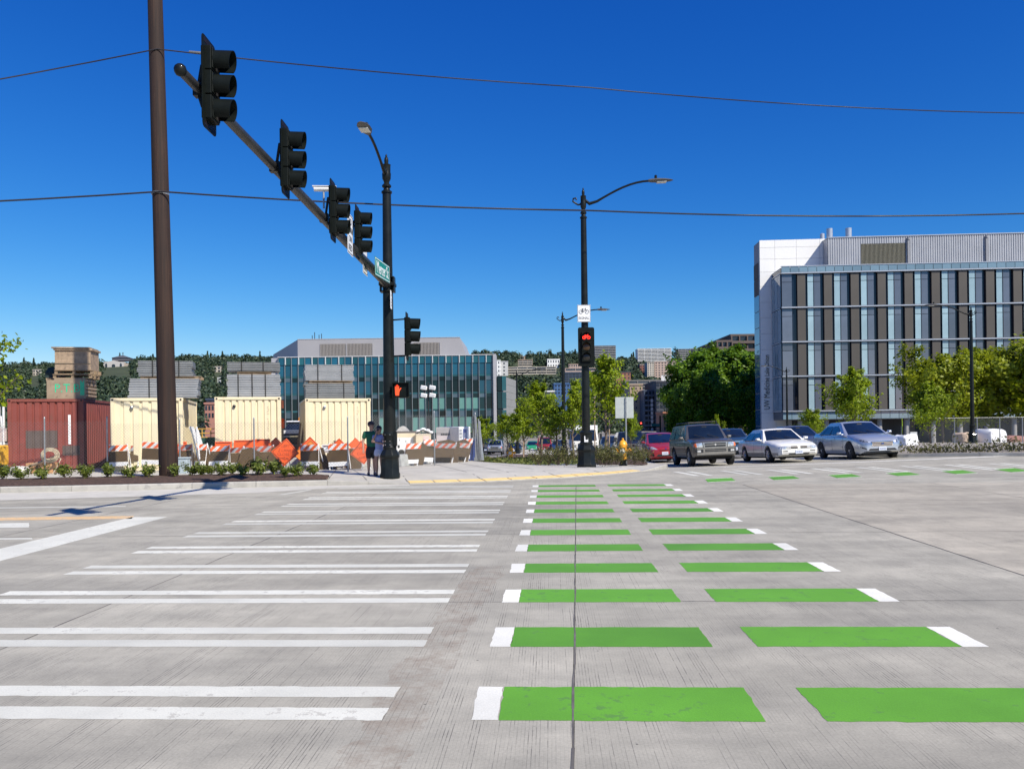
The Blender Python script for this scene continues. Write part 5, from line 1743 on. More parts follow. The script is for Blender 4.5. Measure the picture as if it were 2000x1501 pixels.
# low kerb of rough concrete blocks behind the fence
def kerb_run(pts, h, n, mat, labs):
    for i, (p, q) in enumerate(zip(pts, pts[1:])):
        for k in range(n):
            a, b_ = p.lerp(q, k / n + .006), p.lerp(q, (k + 1) / n - .006)
            c = (a + b_) / 2
            zz = surf(c.x, c.y)
            t = thing('concrete_block', Vector((c.x, c.y, zz)), 'rough grey concrete block in the yard, ' + labs[i * n + k], 'concrete block', 'concrete blocks behind the fence', math.atan2(q.y - p.y, q.x - p.x))
            mb = MB(); L_ = (b_ - a).length
            mb.prism([(-.2, 0), (.2, 0), (.16, h * .5), (.12, h), (-.12, h), (-.16, h * .5)], -L_ / 2, L_ / 2, 'x')
            mb.build('block', mat, t, bevel=.015)
rough = pbr('rough_concrete', (.40, .41, .39), .95, var=.25, scale=6, bump=.6, bscale=25, dirt=((.28, .28, .26), 9, .55))
kerb_run([GX(418, 29.1, .1), GX(560, 29.2, .1), GX(725, 29.4, .1)], .36, 3, rough, ['below the middle container, its left end', 'below the shaded barricades', 'behind the largest orange diamond', 'behind the white framed barricade', 'behind the barricade with a white lower board', 'behind the two people'])
kerb_run([GX(775, 29.0, .1), GX(845, 32.2, .1), GX(925, 35.8, .1)], .42, 2, rough, ['just right of the mast base', 'behind the two leaning barricades right of the mast', 'below the grey generator', 'below the white generator'])

# lighting mast with four floodlights, on its trailer
p = GX(838, 38.5, .12)
t = thing('lighting_tower', p, 'thin mast with four white floodlights above the white generator', 'lighting tower')
zt = P(838, 752, 38.5).z - p.z
mb = MB(); mb.tube([(0, 0, .2), (0, 0, zt * .55)], .06, 8).tube([(0, 0, zt * .55), (0, 0, zt - .1)], .04, 8); mb.build('mast', dark_plastic, t)
mb = MB(); mb.box((0, 0, zt - .28), (.5, .05, .05)).box((0, 0, zt - .12), (.05, .05, .5)); mb.build('crossbar', dark_plastic, t)
for x in (-.20, .2):
    for z in (zt - .12, zt - .48):
        mb = MB(); mb.box((x, -.05, z), (.30, .24, .20), 0, Matrix.Rotation(R_(10), 3, 'Y')); fl = mb.build('floodlight', white_paint, t, bevel=.04)
        mb = MB(); mb.box((x, -.175, z), (.24, .01, .14), 0, Matrix.Rotation(R_(10), 3, 'Y')); mb.build('glass', pbr('flood_glass', (.55, .57, .58), .15), fl)
# machines
def machine(px0, px1, y0, y1, Y, D, label, mat, cat='generator', rz=.22, side=None, detail=None):
    a, b_ = P(px0, y1, Y), P(px1, y1, Y)
    zb = surf(a.x, a.y); z0 = P(px0, y1, Y).z - zb; z1 = P(px0, y0, Y).z - zb
    W = (b_ - a).length
    t = thing(cat.replace(' ', '_'), Vector((a.x, a.y, zb)), label, cat, None, rz)
    mb = MB(); mb.b2((0, 0, z0), (W, D, z1)); body = mb.build('housing', mat, t, bevel=.03)
    mb = MB(); mb.b2((.05, .1, z0 - .12), (W - .05, D - .1, z0 - .003)); mb.build('chassis', dark_plastic, t)
    for x in (W * .3, W * .75):
        for y in (-.02, D - .16):
            mb = MB(); mb.lathe([(.10, 0), (.28, .02), (.29, .1), (.28, .17), (.1, .18)], 16, (x, y, .28), 'y'); mb.build('wheel', rubber, t, smooth=40)
    if detail: detail(t, W, z0, z1, D)
    return t
def gen_detail(t, W, z0, z1, D):
    h = z1 - z0
    mb = MB(); mb.b2((0.0, -.012, z1 - h * .30), (W, -.001, z1 - .02)); mb.build('upper_panel', pbr('machine_grey', (.42, .40, .40), .5, var=.08), t)
    mb = MB(); mb.b2((0.02, -.014, z0 + .02), (W, -.001, z1 - h * .42)); mb.build('lower_panel', pbr('machine_pale', (.62, .56, .57), .5, var=.08), t)
    for k in range(9):
        mb = MB(); mb.b2((W * (.22 + k * .075), -.016, z1 - h * .40), (W * (.22 + k * .075) + .05, -.002, z1 - h * .32)); mb.build('vent', sign_black, t)
    mb = MB(); mb.b2((W * .5, -.02, z0 + h * .2), (W * .58, -.013, z0 + h * .36)); mb.build('latch', sign_black, t)
machine(852, 897, 834, 873, 35.6, 1.6, 'grey and pale pink generator cabinet behind the yard fence', pbr('machine_grey', (.42, .40, .40), .5, var=.08), rz=.0, detail=gen_detail)
def white_detail(t, W, z0, z1, D):
    h = z1 - z0
    mb = MB()
    for k in range(4): mb.b2((W * .06, -.012, z1 - h * (.22 + .17 * k)), (W * .26, -.002, z1 - h * (.13 + .17 * k)))
    mb.build('grille', pbr('grille_grey', (.4, .42, .43), .5), t)
    mb = MB(); mb.b2((W * .36, -.014, z0 + h * .25), (W * .66, -.002, z1 - h * .12)); pl = mb.build('blue_panel', pbr('panel_blue', (.03, .07, .30), .4), t)
    mb = MB()
    for k in range(3): mb.b2((W * (.40 + .08 * k), -.018, z0 + h * .4), (W * (.44 + .08 * k), -.0145, z1 - h * .3))
    mb.build('print', sign_white, pl)
machine(896.5, 922, 833, 872, 34.8, 1.6, 'white generator with blue side panel at the right end of the yard', white_paint, rz=.5, detail=white_detail)
def cream_detail(t, W, z0, z1, D):
    h = z1 - z0
    mb = MB(); mb.b2((W * .03, -.015, z0 + h * .05), (W * .88, -.002, z1 - h * .22)); dp = mb.build('door', sign_white, t)
    mb = MB(); mb.b2((W * .12, -.02, z0 + h * .25), (W * .22, -.016, z0 + h * .4)).b2((W * .5, -.02, z0 + h * .55), (W * .53, -.016, z0 + h * .63)).b2((W * .2, -.02, z0 + h * .62), (W * .23, -.016, z0 + h * .7)); mb.build('latch', dark_plastic, dp)
    mb = MB(); mb.b2((-.1, .1, z1 + .002), (W + .05, D - .1, z1 + .09)); mb.build('top_frame', pbr('frame_brown', (.10, .085, .08), .6), t)
    mb = MB(); prof = [(W * .05 + W * .62 * k / 8, z1 + .09 + .22 * math.sin(math.pi * k / 8)) for k in range(9)]; mb.prism(prof, .2, D - .2, 'y'); mb.build('cover', pbr('cover_grey', (.5, .49, .47), .7), t)
machine(772, 812, 846, 884, 35.0, 1.4, 'cream trailer cabinet with white doors and rounded cover, right of the mast', pbr('machine_cream', (.72, .62, .44), .5, var=.08), 'equipment trailer', .1, detail=cream_detail)
def cream_small(t, W, z0, z1, D):
    h = z1 - z0
    mb = MB()
    for k, (x, z, r) in enumerate(((.2, .1, .12), (.5, .16, .14), (.8, .13, .11), (1.02, .05, .1))): mb.lathe([(0, -r * .8), (r * .8, -r * .4), (r, 0), (r * .8, r * .5), (0, r * .7)], 9, (W * x, .3, z1 + z))
    mb.build('wrapping', sign_white, t, smooth=60)
    mb = MB(); mb.tube([(0, .2, z1), (W * .5, .15, z1 + .16), (W * 1.1, .1, z1 - .05)], .03, 6); mb.build('hose', rubber, t)
    mb = MB(); mb.b2((W * .5, -.015, z0 + h * .3), (W * .9, -.002, z1 - h * .1)); mb.build('notice', pbr('notice_pink', (.85, .6, .55), .5), t)
machine(812, 842, 847, 888, 34.5, 1.2, 'small cream tank wrapped with white bags and black hoses behind the barricades', pbr('machine_cream', (.72, .62, .44), .5, var=.08), 'equipment trailer', .12, detail=cream_small)
# blue bin at fence corner
t = thing('blue_bin', GX(917, 33.6, .13), 'blue bin behind the right end of the yard fence', 'bin')
mb = MB(); mb.rings([[(-.22, -.22, 0), (.22, -.22, 0), (.22, .22, 0), (-.22, .22, 0)], [(-.27, -.27, .8), (.27, -.27, .8), (.27, .27, .8), (-.27, .27, .8)]]); mb.build('body', pbr('bin_blue', (.02, .05, .22), .5), t, bevel=.02)
mb = MB(); mb.b2((-.29, -.3, .803), (.29, .28, .87)); mb.build('lid', pbr('bin_blue', (.02, .05, .22), .5), t, bevel=.02)
# grey bin by the wooden pole
t = thing('grey_box', GX(355, 26.4, .14), 'pale blue-grey utility box just right of the wooden pole', 'utility box')
mb = MB(); mb.b2((-.17, 0, 0), (.17, .3, .48)); mb.build('body', pbr('box_bluegrey', (.38, .45, .48), .5, var=.1), t, bevel=.02)
mb = MB(); mb.b2((-.19, -.02, .483), (.19, .32, .53)); mb.build('lid', pbr('box_bluegrey', (.38, .45, .48), .5, var=.1), t, bevel=.01)
# pile of timber and a coiled hose in front of the red container
t = thing('timber_offcut', GX(72, 27.5, .14), 'short thick timber crate lying in front of the red container', 'timber', None, .1)
mb = MB(); mb.b2((-.36, 0, 0), (.50, .4, .36)); mb.build('log', pbr('fresh_timber', (.55, .30, .14), .8, var=.25, scale=6), t, bevel=.02)
mb = MB(); mb.b2((-.03, -.012, -.0), (.05, -.001, .37)); mb.build('strap', pbr('strap_brown', (.12, .08, .05), .8), t)
t = thing('timber_plank', GX(60, 27.3, .14), 'long plank tilted up on the timber in front of the red container', 'timber', None, .05)
mb = MB(); mb.tube([(-.45, .05, .12), (.75, .1, .56)], [.05, .045], 4); mb.build('plank', timber, t)
t = thing('sand_bag', GX(37, 27.2, .14), 'pale slumped sandbag left of the timber by the red container', 'sandbag')
mb = MB(); mb.lathe([(0, 0), (.32, .02), (.36, .12), (.26, .24), (.1, .28), (0, .28)], 12); mb.build('bag', pbr('bag_pale', (.6, .58, .54), .9, var=.15, scale=8), t, smooth=70)
t = thing('hose_coil', GX(97, 27.25, .14), 'coil of pale hose standing against the fence by the red container', 'hose coil', None, .3)
mb = MB()
for k in range(4):
    r = .17 + .035 * k; mb.tube([(r * math.cos(a * math.pi / 10), .03 * k + .02 * math.sin(a), .62 + r * .85 * math.sin(a * math.pi / 10)) for a in range(21)], .018, 6, False)
mb.tube([(.25, .05, .55), (.33, .03, .50), (.2, .02, .2), (.1, 0, .02)], .018, 6)
mb.build('hose', pbr('hose_pale', (.55, .47, .33), .7), t, smooth=60)
# yellow guard rail and green mesh between the containers
t = thing('guard_rail', GX(408, 36, .12), 'yellow tubular railing seen in the gap between the first two cream containers', 'railing')
yel = pbr('rail_yellow', (.72, .42, .06), .5, var=.1)
zt = P(408, 837, 36).z - t.location.z; zb = P(408, 854, 36).z - t.location.z
mb = MB()
for z in (zt, (zt + zb) / 2, zb): mb.tube([(-.6, 0, z), (.6, 0, z)], .022, 6)
mb.build('rail', yel, t)
for x in (-.45, -.28, .1, .38):
    mb = MB(); mb.tube([(x, 0, .0 if x in (-.45, .38) else zb), (x, 0, zt)], .02, 6); mb.build('baluster', yel, t)
t = thing('debris_netting', GX(408, 35.2, .12), 'dark green netting screen below the yellow railing', 'netting')
mb = MB(); mb.grid([[(-.7 + .1 * k, .04 * math.sin(k * 1.7), z) for k in range(15)] for z in (0, .4, .8, 1.05)]); mb.build('net', pbr('net_green', (.01, .085, .065), .8, var=.3, scale=14), t, smooth=60)
# white frames and yellow plant at the far left edge
t = thing('white_rack', GX(2, 31, .13), 'white steel rack cut by the left edge, beside the red container', 'rack')
mb = MB()
for x, z1 in ((-.05, 3.0), (.12, 3.0)): mb.tube([(x * 1.0, 0, 0), (x, 0, 2.35)], .045, 6)
mb.tube([(.2, 0, 0), (.02, 0, 2.0)], .03, 6).tube([(-.1, 0, 0), (.14, 0, 2.0)], .03, 6)
mb.build('upright', white_paint, t)
mb = MB(); mb.b2((-.4, -.03, 1.05), (.22, .03, 1.55)).b2((-.4, -.03, .2), (.2, .03, .5)); mb.build('panel', pbr('pale_pink', (.66, .55, .5), .7), t)
t = thing('yellow_machine', GX(-6, 28.5, .13), 'yellow machine body cut by the left edge of the picture', 'machine')
mb = MB(); mb.b2((-.9, 0, .25), (.10, .9, .95)); mb.build('body', pbr('machine_yellow', (.72, .42, .04), .5), t, bevel=.05)
mb = MB(); mb.lathe([(.1, 0), (.25, .02), (.25, .16), (.1, .18)], 14, (-.15, .1, .25), 'y'); mb.build('wheel', rubber, t)

# pick-up truck seen between two containers
def truck_behind():
    p = GX(571, 37, .12)
    t = thing('work_truck', p, 'dark work truck with an amber beacon seen between two cream containers', 'truck', None, R_(0))
    k = 37 / F_PX
    zz = lambda y: P(571, y, 37).z - p.z
    W = 1.7
    dk = pbr('truck_dark', (.03, .045, .07), .35, coat=.5)
    mb = MB(); mb.rings([[(-W / 2, 0, zz(906)), (W / 2, 0, zz(906)), (W / 2, 0, zz(868)), (-W / 2, 0, zz(868))], [(-W / 2, 1.6, zz(906)), (W / 2, 1.6, zz(906)), (W / 2, 1.6, zz(846)), (-W / 2, 1.6, zz(846))],
                          [(-W / 2, 4.8, zz(906)), (W / 2, 4.8, zz(906)), (W / 2, 4.8, zz(846)), (-W / 2, 4.8, zz(846))]]); mb.build('body', dk, t, bevel=.04)
    mb = MB(); mb.rings([[(-W / 2 + .06, 1.3, zz(848)), (W / 2 - .06, 1.3, zz(848)), (W / 2 - .06, 3, zz(848)), (-W / 2 + .06, 3, zz(848))], [(-W / 2 + .2, 1.8, zz(824)), (W / 2 - .2, 1.8, zz(824)), (W / 2 - .2, 2.8, zz(824)), (-W / 2 + .2, 2.8, zz(824))]]); mb.build('cab', car_glass, t)
    mb = MB(); mb.b2((-W / 2 + .12, 1.7, zz(824) + .003), (W / 2 - .12, 2.9, zz(821))); mb.build('roof', sign_white, t, bevel=.03)
    mb = MB(); mb.b2((-W / 2, -.05, zz(846)), (W / 2, 1.2, zz(840))); mb.build('hood_edge', sign_white, t)
    mb = MB(); mb.b2((-W / 2 + .1, -.03, zz(866)), (W / 2 - .1, .02, zz(852))); mb.build('grille', dark_plastic, t)
    mb = MB(); mb.b2((-W / 2 + .1, -.04, zz(853)), (W / 2 - .1, -.031, zz(850.5))); mb.build('trim', chrome, t)
    for s_ in (-1, 1):
        mb = MB(); mb.lathe([(0, -.06), (.08, -.05), (.09, 0)], 10, (s_ * .55, -.02, zz(858)), 'y'); mb.build('headlight', chrome, t)
        mb = MB(); mb.lathe([(.1, 0), (.36, .02), (.36, .22), (.1, .24)], 16, (s_ * .75 - (.0 if s_ < 0 else .0), .6, .36), 'x'); mb.build('wheel', rubber, t)
    mb = MB(); mb.lathe([(.11, 0), (.10, .14), (.05, .17), (0, .17)], 10, (-.15, 2.1, zz(821) + .003)); mb.build('beacon', pbr('beacon_amber', (.9, .3, .02), .3), t)
truck_behind()
t = thing('orange_cone', GX(549, 33, .14), 'orange drum edge seen right of the middle container', 'drum')
mb = MB(); mb.lathe([(.16, 1.4), (.15, 1.75), (.1, 1.8), (0, 1.8)], 12); mb.build('drum', orange, t, smooth=40)
mb = MB(); mb.lathe([(.12, 0), (.12, 1.4)], 10); mb.build('stand', galv, t)
t = thing('sheet_stack', GX(578, 33.2, .14), 'rusty brown sheets leaning against the side of the right-hand container', 'sheets')
for k in range(3):
    mb = MB(); x = -.05 + .14 * k
    mb._add([(x, 0, 0), (x + .10, 0, 0), (x + .26, .1, 1.6), (x + .20, .1, 1.6), (x, .03, 0), (x + .10, .03, 0), (x + .26, .13, 1.6), (x + .20, .13, 1.6)], [(0, 1, 2, 3), (4, 7, 6, 5), (0, 4, 5, 1), (1, 5, 6, 2), (2, 6, 7, 3), (3, 7, 4, 0)])
    mb.build('sheet', pbr('sheet_brown', (.20, .15, .11), .8, var=.3), t)
# ================================================================== cars
def carpaint(name, col, metal=.35, rough=.32):
    if name in M: return M[name]
    m, t, b = nodes(name)
    tc = nn(t, 'ShaderNodeTexCoord')
    n = noise(t, 2.5, 4, .6, tc.outputs['Object'])
    sp = nn(t, 'ShaderNodeSeparateXYZ'); t.links.new(tc.outputs['Object'], sp.inputs[0])
    c = mixc(t, mth(t, 'MULTIPLY', ramp(t, n.outputs[0], [(.4, (0, 0, 0)), (.75, (1, 1, 1))]).outputs[0], .2), col, (.2, .19, .17))
    t.links.new(c, b.inputs['Base Color'])
    b.inputs['Metallic'].default_value = metal; b.inputs['Roughness'].default_value = rough
    b.inputs['Coat Weight'].default_value = .8; b.inputs['Coat Roughness'].default_value = .05
    M[name] = m
    return m
seam_m = pbr('seam_dark', (.012, .012, .013), .8)
lamp_glass = pbr('lamp_glass', (.55, .58, .60), .12, metal=.5, coat=.6, var=.35, scale=14)
lamp_dark = pbr('lamp_smoked', (.10, .11, .12), .1, metal=.4, coat=.6, var=.5, scale=14)
amber = pbr('indicator_amber', (.75, .16, .03), .25, coat=.5)
tail_red = pbr('tail_red', (.35, .01, .01), .25, coat=.5)
plate_m = pbr('number_plate', (.62, .66, .74), .5, var=.05)
inner_dark = pbr('arch_dark', (.008, .008, .009), .95)

def car(loc_front, rz, sp, label, paint, group=None, name='parked_car', lower=None):
    Lc, Wd, H = sp['L'], sp['W'], sp['H']
    fwd = Vector((math.cos(rz), math.sin(rz), 0))
    cc = Vector(loc_front) - fwd * Lc / 2
    rear = Vector(loc_front) - fwd * Lc
    lft = Vector((-fwd.y, fwd.x, 0))
    zc = lambda p: terr(p.x, p.y)
    wbf, wbr = Lc / 2 - sp['fo'], Lc / 2 - sp['fo'] - sp['wb']
    pf, pr = cc + fwd * wbf, cc + fwd * wbr
    ex = (Vector((pf.x, pf.y, zc(pf))) - Vector((pr.x, pr.y, zc(pr)))).normalized()
    a, b_ = cc + lft * .8, cc - lft * .8
    ey = (Vector((a.x, a.y, zc(a))) - Vector((b_.x, b_.y, zc(b_)))).normalized()
    ez = ex.cross(ey).normalized(); ey = ez.cross(ex)
    t = thing(name, (cc.x, cc.y, (zc(pf) + zc(pr)) / 2 + .01), label, sp.get('cat', 'car'), group)
    t.rotation_euler = Matrix((ex, ey, ez)).transposed().to_euler()
    X = lambda f: Lc / 2 - f * Lc
    wr = sp['r']; ra = wr + .055
    cl = sp['cl']
    fs = set([0, .012, .03, .06, .1, .14, .86, .9, .94, .97, .988, 1.0] + [k / 40 for k in range(2, 39)] + [p[0] for p in sp['top']])
    for xw in (wbf, wbr):
        for k in range(-8, 9): fs.add((Lc / 2 - (xw + ra * math.sin(k / 8 * math.pi / 2) * 1.0)) / Lc)
        for s_ in (-1, 1): fs.add((Lc / 2 - (xw + s_ * ra * 1.004)) / Lc)
    fs = sorted(f for f in fs if 0 <= f <= 1)
    ff = [fs[0]]
    for f in fs[1:]:
        if f - ff[-1] > 1e-5: ff.append(f)
    zmax_tab = sp['top']
    def hwz(f, z):
        """half width at height z: tucked under, fullest at the shoulder, drawn in above"""
        w_ = interp(sp['plan'], f)
        zt = interp(zmax_tab, f)
        u = (z - cl) / max(.05, zt - cl)
        return w_ * interp([(0, .93), (.12, .965), (.35, .995), (.6, 1.0), (.78, .985), (.9, .95), (1, .86)], u)
    rings = []
    for f in ff:
        x = X(f)
        zt = interp(zmax_tab, f)
        zb = cl + (.10 * (1 - f / .05) if f < .05 else 0) * sp.get('up', 1) + (.12 * (f - .93) / .07 if f > .93 else 0)
        zbs = zb
        for xw in (wbf, wbr):
            d = abs(x - xw)
            if d < ra: zbs = max(zbs, wr + math.sqrt(max(0, ra * ra - d * d)))
        zbs = min(zbs, zt - .12)
        zs = [zbs + (zt - zbs) * k for k in (0, .15, .35, .55, .72, .86, .95, 1.0)]
        half = [(hwz(f, z), z) for z in zs]
        w_ = half[-1][0]
        crown = sp.get('crown', .03)
        half += [(w_ * .7, zt + crown * .6), (w_ * .35, zt + crown * .95)]
        ring = [(x, y, z) for y, z in half] + [(x, 0, zt + crown)] + [(x, -y, z) for y, z in reversed(half)] + [(x, 0, zbs)]
        # nose roundness in side view
        rings.append(ring)
    mb = MB(); mb.mat(paint); mb.rings(rings)
    body = mb.build('body', paint, t, smooth=38)
    bv = BVHTree.FromPolygons([v.co.copy() for v in body.data.vertices], [tuple(p.vertices) for p in body.data.polygons])
    def patch(nm, corners, mat, axis, sgn, par=None, n=6, off=.006, tk=.03, m_=None):
        """sheet projected on the body along an axis, with a rim sinking into it"""
        rows = []
        a, b2, c, d = [Vector(p) for p in corners]
        m_ = m_ or n
        last = None
        for i in range(m_ + 1):
            r = []
            for j in range(n + 1):
                q = (a.lerp(b2, j / n)).lerp(d.lerp(c, j / n), i / m_)
                if axis == 'x': o_, di = Vector((sgn * 5, q.x, q.y)), Vector((-sgn, 0, 0))
                else: o_, di = Vector((q.x, sgn * 3, q.y)), Vector((0, -sgn, 0))
                h = bv.ray_cast(o_, di)
                p = (h[0] - di * off) if h[0] else (last if last is not None else o_ + di * (5 - Lc / 2 if axis == 'x' else 3 - Wd / 2))
                last = p
                r.append(p)
            rows.append(r)
        mb = MB(); mb.grid(rows)
        di = Vector((-sgn, 0, 0)) if axis == 'x' else Vector((0, -sgn, 0))
        rim = rows[0] + [r[-1] for r in rows[1:]] + rows[-1][::-1][1:] + [r[0] for r in rows[-2:0:-1]]
        rim2 = [p + di * tk for p in rim]
        k = len(rim)
        mb._add(rim + rim2, [(i, (i + 1) % k, (i + 1) % k + k, i + k) for i in range(k)])
        return mb.build(nm, mat, par or t, smooth=30)
    rect = lambda y0, z0, y1, z1: [(y0, z0), (y1, z0), (y1, z1), (y0, z1)]
    if lower:
        for s_ in (1, -1):
            xs = [(X(0.03), wbf + ra + .03), (wbf - ra - .03, wbr + ra + .03), (wbr - ra - .03, X(.97))]
            for x0, x1 in xs:
                patch('lower_cladding', rect(x0, cl + .03, x1, lower[1]), lower[0], 'y', s_, n=8, m_=3, off=.008)
        patch('lower_cladding', rect(-Wd * .44, cl + .12, Wd * .44, lower[1]), lower[0], 'x', 1, n=10, m_=3, off=.004)
    # greenhouse
    f1, f2, f3, f4 = sp['gh']; zb_ = sp['belt']; zr = H
    yb, yt = sp['plan_mid'] * .985, sp['plan_mid'] * sp.get('tuck', .76)
    x1, x2, x3, x4 = X(f1), X(f2), X(f3), X(f4)
    n = 6
    def sect(x, z, y, cr=0):
        return [Vector((x, y * (1 - 2 * k / 8), z + cr * (1 - (1 - 2 * k / 8) ** 2))) for k in range(9)]
    ws_b = sect(x1, zb_ - .05, yb * .93); ws_t = sect(x2, zr - .05, yt * .97, .03)
    for k, v in enumerate(ws_b): v.x += .16 * (1 - ((k - 4) / 4) ** 2)
    for k, v in enumerate(ws_t): v.x += .08 * (1 - ((k - 4) / 4) ** 2)
    rf = [sect(x2 - .10, zr - .012, yt, .035)] + [sect(x2 + (x3 - x2) * u, zr, yt, .035) for u in (.25, .5, .75)] + [sect(x3 + .04, zr - .015, yt * .98, .03)]
    rw_t = sect(x3, zr - .05, yt * .97, .03); rw_b = sect(x4, zb_ - .02, yb * .90)
    for k, v in enumerate(rw_b): v.x -= .10 * (1 - ((k - 4) / 4) ** 2)
    lsb = [Vector((x1 + (x4 - x1) * u, yb, zb_ - .06)) for u in (0, .3, .6, 1)]
    mb = MB()
    rows = [ws_b, ws_t] + rf + [rw_t, rw_b]
    mb.grid(rows)
    for idx, s_ in ((0, 1), (8, -1)):
        topc = [r[idx] for r in rows[1:-1]]
        bot = [Vector((x1 + (x4 - x1) * ((rows[1][idx].x - v.x) / max(1e-6, rows[1][idx].x - rows[-2][idx].x)), s_ * yb, zb_ - .08)) for v in topc]
        mb.grid([[rows[0][idx]] + topc + [rows[-1][idx]], [Vector((x1, s_ * yb * .95, zb_ - .08))] + bot + [Vector((x4, s_ * yb * .93, zb_ - .08))]])
    mb.build('roof', paint, t, smooth=32)
    def gl(nm, q, par=t, out=.01, mat=car_glass, nrm=None):
        """thin pane from a grid of points pushed outwards"""
        mb = MB(); rows = [[p + nrm * out for p in r] for r in q]
        mb.grid(rows)
        rim = rows[0] + [r[-1] for r in rows[1:]] + rows[-1][::-1][1:] + [r[0] for r in rows[-2:0:-1]]
        k = len(rim); rim2 = [p - nrm * (out + .015) for p in rim]
        mb._add(rim + rim2, [(i, (i + 1) % k, (i + 1) % k + k, i + k) for i in range(k)])
        return mb.build(nm, mat, par, smooth=30)
    def shrink(rb, rt_, a, b_, c, d):
        out = []
        for i in range(5):
            v = a + (b_ - a) * i / 4
            r = []
            for j in range(9):
                u = c + (d - c) * j / 8
                k = u * 8; k0 = min(7, int(k)); fr = k - k0
                p = rb[k0].lerp(rb[k0 + 1], fr).lerp(rt_[k0].lerp(rt_[k0 + 1], fr), v)
                r.append(p)
            out.append(r)
        return out
    nf = Vector((ws_t[4] - ws_b[4])).cross(Vector((0, 1, 0))); nf = nf if nf.x > 0 else -nf; nf.normalize()
    ws = gl('windshield', shrink(ws_b, ws_t, .10, .96, .045, .955), nrm=nf)
    nr = Vector((rw_t[4] - rw_b[4])).cross(Vector((0, 1, 0))); nr = nr if nr.x < 0 else -nr; nr.normalize()
    gl('rear_window', shrink(rw_b, rw_t, .12, .93, .08, .92), nrm=nr)
    # side windows between the pillars
    for s_ in (1, -1):
        def side(u, v):
            """u along 0..1 front to rear, v up 0..1"""
            xb = x1 + (x4 - x1) * u; xt = (x2 - .0) + (x3 - x2) * u
            return Vector((xb + (xt - xb) * v, s_ * (yb + (yt - yb) * v), zb_ + (zr - .06 - zb_) * v))
        nrm = (side(.5, 1) - side(.5, 0)).cross(Vector((1, 0, 0))); nrm = nrm if nrm.y * s_ > 0 else -nrm; nrm.normalize()
        for (u0, u1) in sp['wins']:
            q = [[side(u0 + (u1 - u0) * j / 5, .05 + .86 * i / 3) for j in range(6)] for i in range(4)]
            gl('side_window', q, nrm=nrm, out=.012)
    # doors, handles, mirrors
    for s_ in (1, -1):
        for f in sp['doors']:
            patch('door_seam', rect(X(f) - .006, cl + .12, X(f) + .006, zb_ - .06), seam_m, 'y', s_, n=1, m_=8, off=.003, tk=.01)
        for f in sp['doors'][1:]:
            patch('door_handle', rect(X(f) + .08, zb_ - .17, X(f) + .26, zb_ - .135), sp.get('handle', paint), 'y', s_, n=2, m_=1, off=.03, tk=.03)
        if sp.get('sill'):
            patch('rubbing_strip', rect(wbf - ra - .05, sp['sill'], wbr + ra + .05, sp['sill'] + .06), sp.get('sill_m', dark_plastic), 'y', s_, n=8, m_=1, off=.015)
        mb = MB()
        mx_ = x1 - .30; my = s_ * (yb + .12); mz = zb_ + .06
        mb.rings([[Vector((mx_ + dx, my + s_ * dy * k_, mz + dz * k_)) for dy, dz in ((-.10, -.06), (.09, -.05), (.10, .05), (-.07, .07))] for dx, k_ in ((-.05, .95), (.03, 1), (.09, .55))])
        mb.tube([(mx_, s_ * (yb - .05), mz - .05), (mx_, my, mz - .03)], .03, 6)
        mb.build('mirror', sp.get('mirror', paint), t, smooth=40, bevel=.01)
    # wheels
    for xw in (wbf, wbr):
        for s_ in (1, -1):
            wy = s_ * (Wd / 2 - .125)
            tw = .105
            mb = MB()
            mb.lathe([(wr * .62, -tw), (wr * .93, -tw), (wr, -tw * .75), (wr, tw * .75), (wr * .93, tw), (wr * .62, tw)], 26, (xw, wy, wr), 'y')
            wh = mb.build('wheel', rubber, t, smooth=35)
            mb = MB()
            y_o = wy + s_ * tw * .80
            mb.lathe([(wr * .66, s_ * -.02), (wr * .64, s_ * .022), (wr * .57, s_ * .0), (wr * .55, s_ * -.05)], 26, (xw, y_o, wr), 'y')
            ns = sp.get('spokes', 5)
            for k in range(ns):
                a = 2 * math.pi * k / ns + .3
                ca, sa = math.cos(a), math.sin(a)
                pts_ = [(wr * .10, .030), (wr * .59, .020)]
                for da in ((-.10, .10) if sp.get('twin') else (0,)):
                    ca, sa = math.cos(a + da), math.sin(a + da)
                    mb.tube([(xw + ca * wr * .08, y_o - s_ * .01, wr + sa * wr * .08), (xw + ca * wr * .6, y_o - s_ * .005, wr + sa * wr * .6)], [.035, .026] if sp.get('twin') else [.06, .05], 5)
            mb.lathe([(wr * .16, s_ * -.02), (wr * .15, s_ * .02), (0, s_ * .028)], 12, (xw, y_o, wr), 'y')
            mb.build('rim', sp.get('rim', alu_rim), wh, smooth=35)
            mb = MB(); mb.lathe([(wr * .60, 0), (0, 0)], 18, (xw, y_o - s_ * .07, wr), 'y'); mb.build('brake_disc', inner_dark, wh)
    mb = MB(); mb.b2((X(.94), -Wd * .40, cl * .72), (X(.06), Wd * .40, cl + .02)); mb.build('underbody', inner_dark, t)
    # face
    for nm, c4, mt, kw in sp['face']:
        both = kw.get('both', False)
        for s_ in ((1, -1) if both else (1,)):
            cq = [(y * s_, z) for y, z in c4]
            patch(nm, cq, mt, 'x', 1, n=kw.get('n', 6), m_=kw.get('m', 3), off=kw.get('off', .006), tk=kw.get('tk', .04))
    for nm, c4, mt in sp.get('tail', []):
        for s_ in (1, -1): patch(nm, [(y * s_, z) for y, z in c4], mt, 'x', -1, n=3, m_=3)
    # number plate
    z0 = sp['plate']
    h = bv.ray_cast(Vector((5, 0, z0)), Vector((-1, 0, 0)))
    px_ = (h[0].x if h[0] else Lc / 2) + .015
    yo = sp.get('plate_y', 0)
